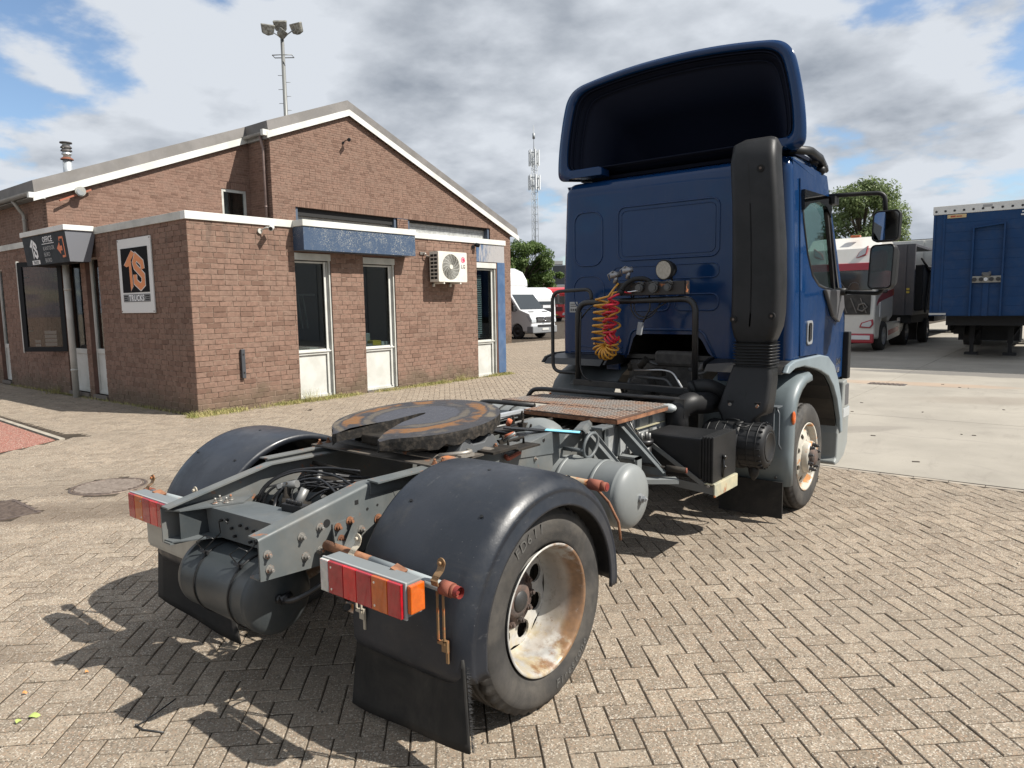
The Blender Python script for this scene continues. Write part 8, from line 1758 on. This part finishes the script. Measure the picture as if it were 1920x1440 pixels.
mb = MB(); mb.box(-2.78, -2.70, 26.96, 27.0, 1.15, 3.70); mb.box(-2.52, -2.42, 26.96, 27.0, 1.15, 3.70); mb.xform(Matrix.Translation((DX, 0, 0))); obj('post', mb, M_DT, dt)
mb = MB(); mb.box(-2.66, -2.56, 26.96, 26.99, 1.95, 2.02); mb.box(-2.66, -2.56, 26.96, 26.99, 2.06, 2.13); mb.xform(Matrix.Translation((DX, 0, 0))); obj('yellow_label', mb, mat('label_yellow', (.45, .36, .05), .5), dt)
mb = MB(); mb.box(-4.3, -2.3, 28.0, 31.0, 1.3, 3.0); mb.bar((-2.28, 27.4, 3.2), (-2.25, 30.0, 2.6), .08, .08); mb.bar((-2.28, 28.6, 1.2), (-2.25, 29.2, 2.8), .08, .08); mb.xform(Matrix.Translation((DX, 0, 0))); obj('stowed_sheet', mb, M_TBD, dt, bevel=.1)
mb = MB(); mb.box(-4.2, -2.5, 27.2, 30.9, .85, 1.15); mb.xform(Matrix.Translation((DX, 0, 0))); obj('under_frame', mb, M_TBD, dt)
for s, xx in ((1, -2.4), (-1, -4.4)): bwheel(dt, xx+3.1+DX, 30.2-28.9, .48, .3, s)

# ------------------------------------------------------------------ far buildings
db = thing('dark_clad_building', 'long low building with dark grey cladding far behind the vans', 'building', (-70, 96, 0)); M_CLAD = mat('cladding_dark', (.030, .036, .044), .6)
dvec = Vector((.8, .6, 0)); o_ = Vector((-95, 60, 0))
for k in range(26):
    a = o_+dvec*(k*4.0); b_ = o_+dvec*(k*4.0+3.94); mb = MB(); mb.bar((a.x, a.y, 6.05), (b_.x, b_.y, 6.05), .3, 2.9); obj('cladding_panel', mb, M_CLAD, db)
mb = MB(); a = o_-Vector((-.6, .8, 0))*-1.2; b_ = a+dvec*104; mb.bar((a.x-.0, a.y+1, 2.3), (b_.x, b_.y+1, 2.3), .3, 4.6); obj('lower_wall', mb, mat('wall_pale_grey', (.38, .38, .37), .7), db)
mb = MB(); a = o_+dvec*52; 
for k0, L_, m_, zz in ((26, 5, mat('door_blue', (.10, .28, .50), .5), 4.4), (33, 4, mat('door_grey', (.25, .26, .27), .5), 4.0), (40, 8, mat('door_white', (.55, .55, .53), .5), 4.5)):
    a = o_+dvec*k0*1.0*1.9; b_ = a+dvec*L_; mb = MB(); mb.bar((a.x+.3, a.y-.2, zz/2), (b_.x+.3, b_.y-.2, zz/2), .2, zz); obj('loading_door', mb, m_, db)
mb = MB(); mb.bar((-60, 82.8, 7.7), (-57, 85, 7.7), 2, .5); obj('roof_unit', mb, mat('wall_pale_grey', (0, 0, 0), .7), db)
gb = thing('grey_clad_building', 'pale grey panelled warehouse far behind the white and blue trailers', 'building', (10, 72, 0)); M_GB = mat('cladding_pale', (.30, .30, .29), .6)
for k in range(17):
    for j in range(4): mb = MB(); mb.box(-11.8+k*3.0, -11.8+k*3.0+2.96, 72, 72.3, j*1.72, j*1.72+1.69); obj('wall_panel', mb, M_GB, gb)
mb = MB(); mb.box(-11.8, 39, 72.3, 95, 0, 6.9); mb.box(-11.9, 39, 71.9, 72.3, 6.88, 7.05); obj('hall_body', mb, mat('cladding_body', (.22, .22, .22), .7), gb)
# unseen hall added beyond the right edge so its shade falls over the far yard
hall = thing('warehouse', 'unseen tall metal clad warehouse added to cast shade over the far yard', 'building', (12, 26.5, 0))
mb = MB(); mb.box(6.2, 20, 21.0, 30.6, 0, 10.4); obj('hall_body', mb, MATS['cladding_pale'], hall); mb = MB(); mb.box(6.1, 20.1, 20.9, 30.7, 10.4, 10.6); obj('roof_trim', mb, M_VBLK, hall)
for k in range(3): mb = MB(); mb.box(7.5+k*4, 10.5+k*4, 20.95, 20.999, 0, 4); obj('loading_door', mb, MATS['door_grey'], hall)

# ------------------------------------------------------------------ masts
fm = thing('floodlight_mast', 'tall grey floodlight mast with step irons rising behind the brick hall roof', 'mast', (0, 0, 0))
bx_, by_ = -63.5, 42.6; k_ = .62
import types
def at_depth(px, py, D):
    v = CF+CR*((px-960)/F_PX)-CU*((py-720)/F_PX); return CAM+v*D
pt = at_depth(529, 72, 44); bx_, by_, zt2 = pt; OFFS[fm.name] = (bx_, by_, 0); fm.location = (bx_, by_, 0)
M_MAST = mat('mast_grey', (.17, .175, .17), .5, metal=.3, dirt=.3); mb = MB(); mb.cyl((bx_, by_, 0), (bx_, by_, zt2), .20, .11, n=14); obj('pole', mb, M_MAST, fm)
r_ = Vector(CR); r_.z = 0; r_.normalize(); f_ = Vector((-r_.y, r_.x, 0)); Bv = Vector((bx_, by_, 0))
for k in range(22):
    z = zt2-2.2-k*.42; s = 1 if k % 2 else -1; mb = MB(); mb.cyl(Bv+r_*s*.1+Vector((0, 0, z)), Bv+r_*s*.38+Vector((0, 0, z)), .016, n=5); obj('step_iron', mb, M_MAST, fm)
mb = MB(); zr = zt2-1.05; mb.tube([Bv+r_*a+f_*b_+Vector((0, 0, zr)) for a, b_ in ((-.6, -.2), (-.6, .3), (.6, .3), (.6, -.2), (0, -.25))], .03, 6, closed=True); obj('ring_bar', mb, M_MAST, fm)
M_LH = mat('lamp_housing_dull', (.13, .13, .12), .5, metal=.3, col2=(.26, .25, .21), nscale=4)
for dx_, dy_, w_, h_, yaw_, tl_ in ((-.88, .1, .85, .52, .9, .75), (-.25, .55, .85, .55, .1, .6), (.88, .0, .85, .55, -.9, .8), (.22, -.45, .75, .42, 2.9, .5)):
    fl_ = holder('floodlight', fm); c = Vector((dx_*r_.x+dy_*f_.x, dx_*r_.y+dy_*f_.y, zt2+.75-(.5 if dy_ < 0 else 0)+(.35 if dy_ > .5 else 0)-.15)); Rm_ = Matrix.Translation(c)@Matrix.Rotation(math.atan2(r_.y, r_.x)+yaw_*.5, 4, 'Z')@Matrix.Rotation(-tl_-.35, 4, 'X')
    mb = MB(); A = [(-w_/2, -h_/2), (w_/2, -h_/2), (w_/2*.8, h_/2), (0, h_/2+.12), (-w_/2*.8, h_/2)]; mb.poly([A], 'Z', -.06, .22); mb.xform(Rm_); obj('housing', mb, M_LH, fl_, bevel=.05); mb = MB(); mb.poly([[(x*.9, y*.88) for x, y in A]], 'Z', -.075, -.062); mb.xform(Rm_); obj('reflector_glass', mb, mat('flood_glass', (.30, .30, .27), .3, col2=(.12, .11, .09), nscale=8), fl_)
    mb = MB(); mb.bar(Vector((0, 0, zt2)), c, .05, .05); obj('lamp_arm', mb, M_MAST, fl_)
am = thing('antenna_mast', 'tall slender lattice radio mast with white panel antennas beyond the trees', 'mast', (0, 0, 0)); pt = at_depth(1003, 445, 150); top_ = at_depth(1003, 262, 150); ax2, ay2 = pt[0], pt[1]; OFFS[am.name] = (ax2, ay2, 0); am.location = (ax2, ay2, 0)
M_LAT = mat('lattice_steel', (.30, .32, .33), .5, metal=.3); M_ANT = mat('antenna_white', (.62, .64, .65), .5); r3 = [(.85*math.cos(a), .85*math.sin(a)) for a in (.3, .3+2*PI/3, .3+4*PI/3)]; H_ = top_[2]
for x, y in r3: mb = MB(); mb.cyl((ax2+x, ay2+y, 0), (ax2+x*.8, ay2+y*.8, H_-3), .06, n=6); obj('mast_leg', mb, M_LAT, am)
mb = MB(); z = 1.; i = 0
while z < H_-4:
    for j in range(3):
        (xa_, ya_), (xb_, yb_) = r3[j], r3[(j+1) % 3]; mb.bar((ax2+xa_*.9, ay2+ya_*.9, z), (ax2+xb_*.9, ay2+yb_*.9, z), .05, .05); mb.bar((ax2+xa_*.9, ay2+ya_*.9, z), (ax2+xb_*.9, ay2+yb_*.9, z+1.5), .04, .04)
    z += 1.5
obj('lattice_bracing', mb, M_LAT, am)
mb = MB(); mb.cyl((ax2+.15, ay2, 0), (ax2+.15, ay2, H_-2), .10, n=8); mb.cyl((ax2, ay2, H_-4), (ax2, ay2, H_+2.4), .07, n=6); mb.cyl((ax2, ay2, H_-.3), (ax2, ay2, H_+.8), .28, n=8); obj('core_cable', mb, M_LAT, am)
for zc_, hh, rr_ in ((H_-4.2, 3.2, 1.0), (H_-9.2, 3.0, 1.15)):
    for a in np.linspace(0, 2*PI, 6, endpoint=False):
        mb = MB(); mb.box(ax2+rr_*math.cos(a+.4)-.13, ax2+rr_*math.cos(a+.4)+.13, ay2+rr_*math.sin(a+.4)-.13, ay2+rr_*math.sin(a+.4)+.13, zc_-hh/2, zc_+hh/2); obj('panel_antenna', mb, M_ANT, am)
    mb = MB(); mb.lathe([(-.1, rr_), (.1, rr_)], (ax2, ay2, zc_-hh*.3), 'Z', 12); mb.lathe([(-.1, rr_), (.1, rr_)], (ax2, ay2, zc_+hh*.3), 'Z', 12); obj('antenna_ring', mb, M_LAT, am)

# ------------------------------------------------------------------ trees
def leaf_mat(name, c1, c2):
    m, q, b = new_mat(name); geo = q.node('ShaderNodeNewGeometry'); r = geo.outputs['Random Per Island']
    q.put(b.inputs['Base Color'], q.mix(r, c1, c2)); b.inputs['Roughness'].default_value = .6; b.inputs['Specular IOR Level'].default_value = .35
    t = q.node('ShaderNodeBsdfTranslucent'); q.put(t.inputs[0], q.mix(r, tuple(x*1.2 for x in c1), tuple(x*1.2 for x in c2))); mx = q.node('ShaderNodeMixShader'); mx.inputs[0].default_value = .3
    o = m.node_tree.nodes['Material Output']; q.l.new(b.outputs[0], mx.inputs[1]); q.l.new(t.outputs[0], mx.inputs[2]); q.l.new(mx.outputs[0], o.inputs[0]); return m
M_LF1 = leaf_mat('leaf_mid', (.045, .085, .018), (.12, .17, .045)); M_LF2 = leaf_mat('leaf_pale', (.075, .115, .040), (.20, .25, .10)); M_BARK = mat('bark', (.09, .07, .05), .9, bump=.5)
def tree(label, base, h, crown_r, crown_z0, leaves, lm, leaf_s, seed, clumps=26, squash=1.0):
    t = thing('broadleaf_tree', label, 'tree', base); R_ = random.Random(seed); bx0, by0, _ = base
    mb = MB(); mb.tube([(bx0, by0, 0), (bx0+.1, by0, h*.25), (bx0, by0+.1, h*.5), (bx0+.1, by0, h*.8)], [.28, .22, .16, .05], 8)
    cl = []
    for i in range(clumps):
        a = R_.uniform(0, 2*PI); u = R_.uniform(-.9, 1); rr = crown_r*math.sqrt(max(.05, 1-u*u))*R_.uniform(.45, 1.0); zc = crown_z0+(h-crown_z0)*(u*.5+.5)*.95; c = Vector((bx0+rr*math.cos(a), by0+rr*math.sin(a), zc)); cl.append((c, crown_r*R_.uniform(.22, .38)))
        mb.tube([(bx0, by0, max(h*.22, zc*.6)), tuple((c+Vector((bx0, by0, zc*.7)))/2), tuple(c)], [.08, .05, .02], 5)
    obj('trunk', mb, M_BARK, t)
    vs, fs = [], []
    for i in range(leaves):
        c, r = cl[R_.randrange(len(cl))]; d_ = Vector((R_.gauss(0, 1), R_.gauss(0, 1), R_.gauss(0, 1))).normalized()*r*(R_.random()**.4); p_ = c+Vector((d_.x, d_.y, d_.z*.8)); nrm = (d_.normalized()+Vector((R_.gauss(0, .6), R_.gauss(0, .6), R_.gauss(0, .6)+.3))).normalized()
        a = nrm.orthogonal().normalized(); a = (Matrix.Rotation(R_.uniform(0, 6.28), 3, nrm)@a); b_ = nrm.cross(a); s = leaf_s*R_.uniform(.6, 1.3); o = len(vs)
        vs += [tuple(p_-a*s), tuple(p_-b_*s*.45), tuple(p_+a*s), tuple(p_+b_*s*.45)]; fs.append((o, o+1, o+2, o+3))
    off = np.array(base); me = bpy.data.meshes.new('crown'); me.from_pydata([tuple(np.array(v)-off) for v in vs], [], fs); me.materials.append(lm); me.update(); o = bpy.data.objects.new('crown', me); COL.objects.link(o); o.parent = t
def gp(px, D): p_ = at_depth(px, 565, D); return (float(p_[0]), float(p_[1]), 0)
tree('dark green broadleaf tree above the dark cladding behind the vans', gp(985, 98), 10.6, 3.6, 3.5, 15000, M_LF1, .17, 1, 34)
tree('smaller green tree beside the larger one beyond the vans', gp(1018, 100), 8.3, 2.6, 3.0, 9000, M_LF1, .17, 2, 24)
tree('green tree behind the right eave of the brick hall', gp(945, 96), 9.4, 3.0, 3.0, 8000, M_LF1, .17, 8, 24)
tree('pale green broadleaf tree rising behind the mirrors of the blue cab', gp(1612, 52), 10.0, 3.15, 2.8, 36000, M_LF2, .115, 3, 70)
tree('green tree top peeping over the gutter of the brick hall', gp(-14, 60), 11.9, 1.7, 7.0, 3000, M_LF1, .13, 5, 12)
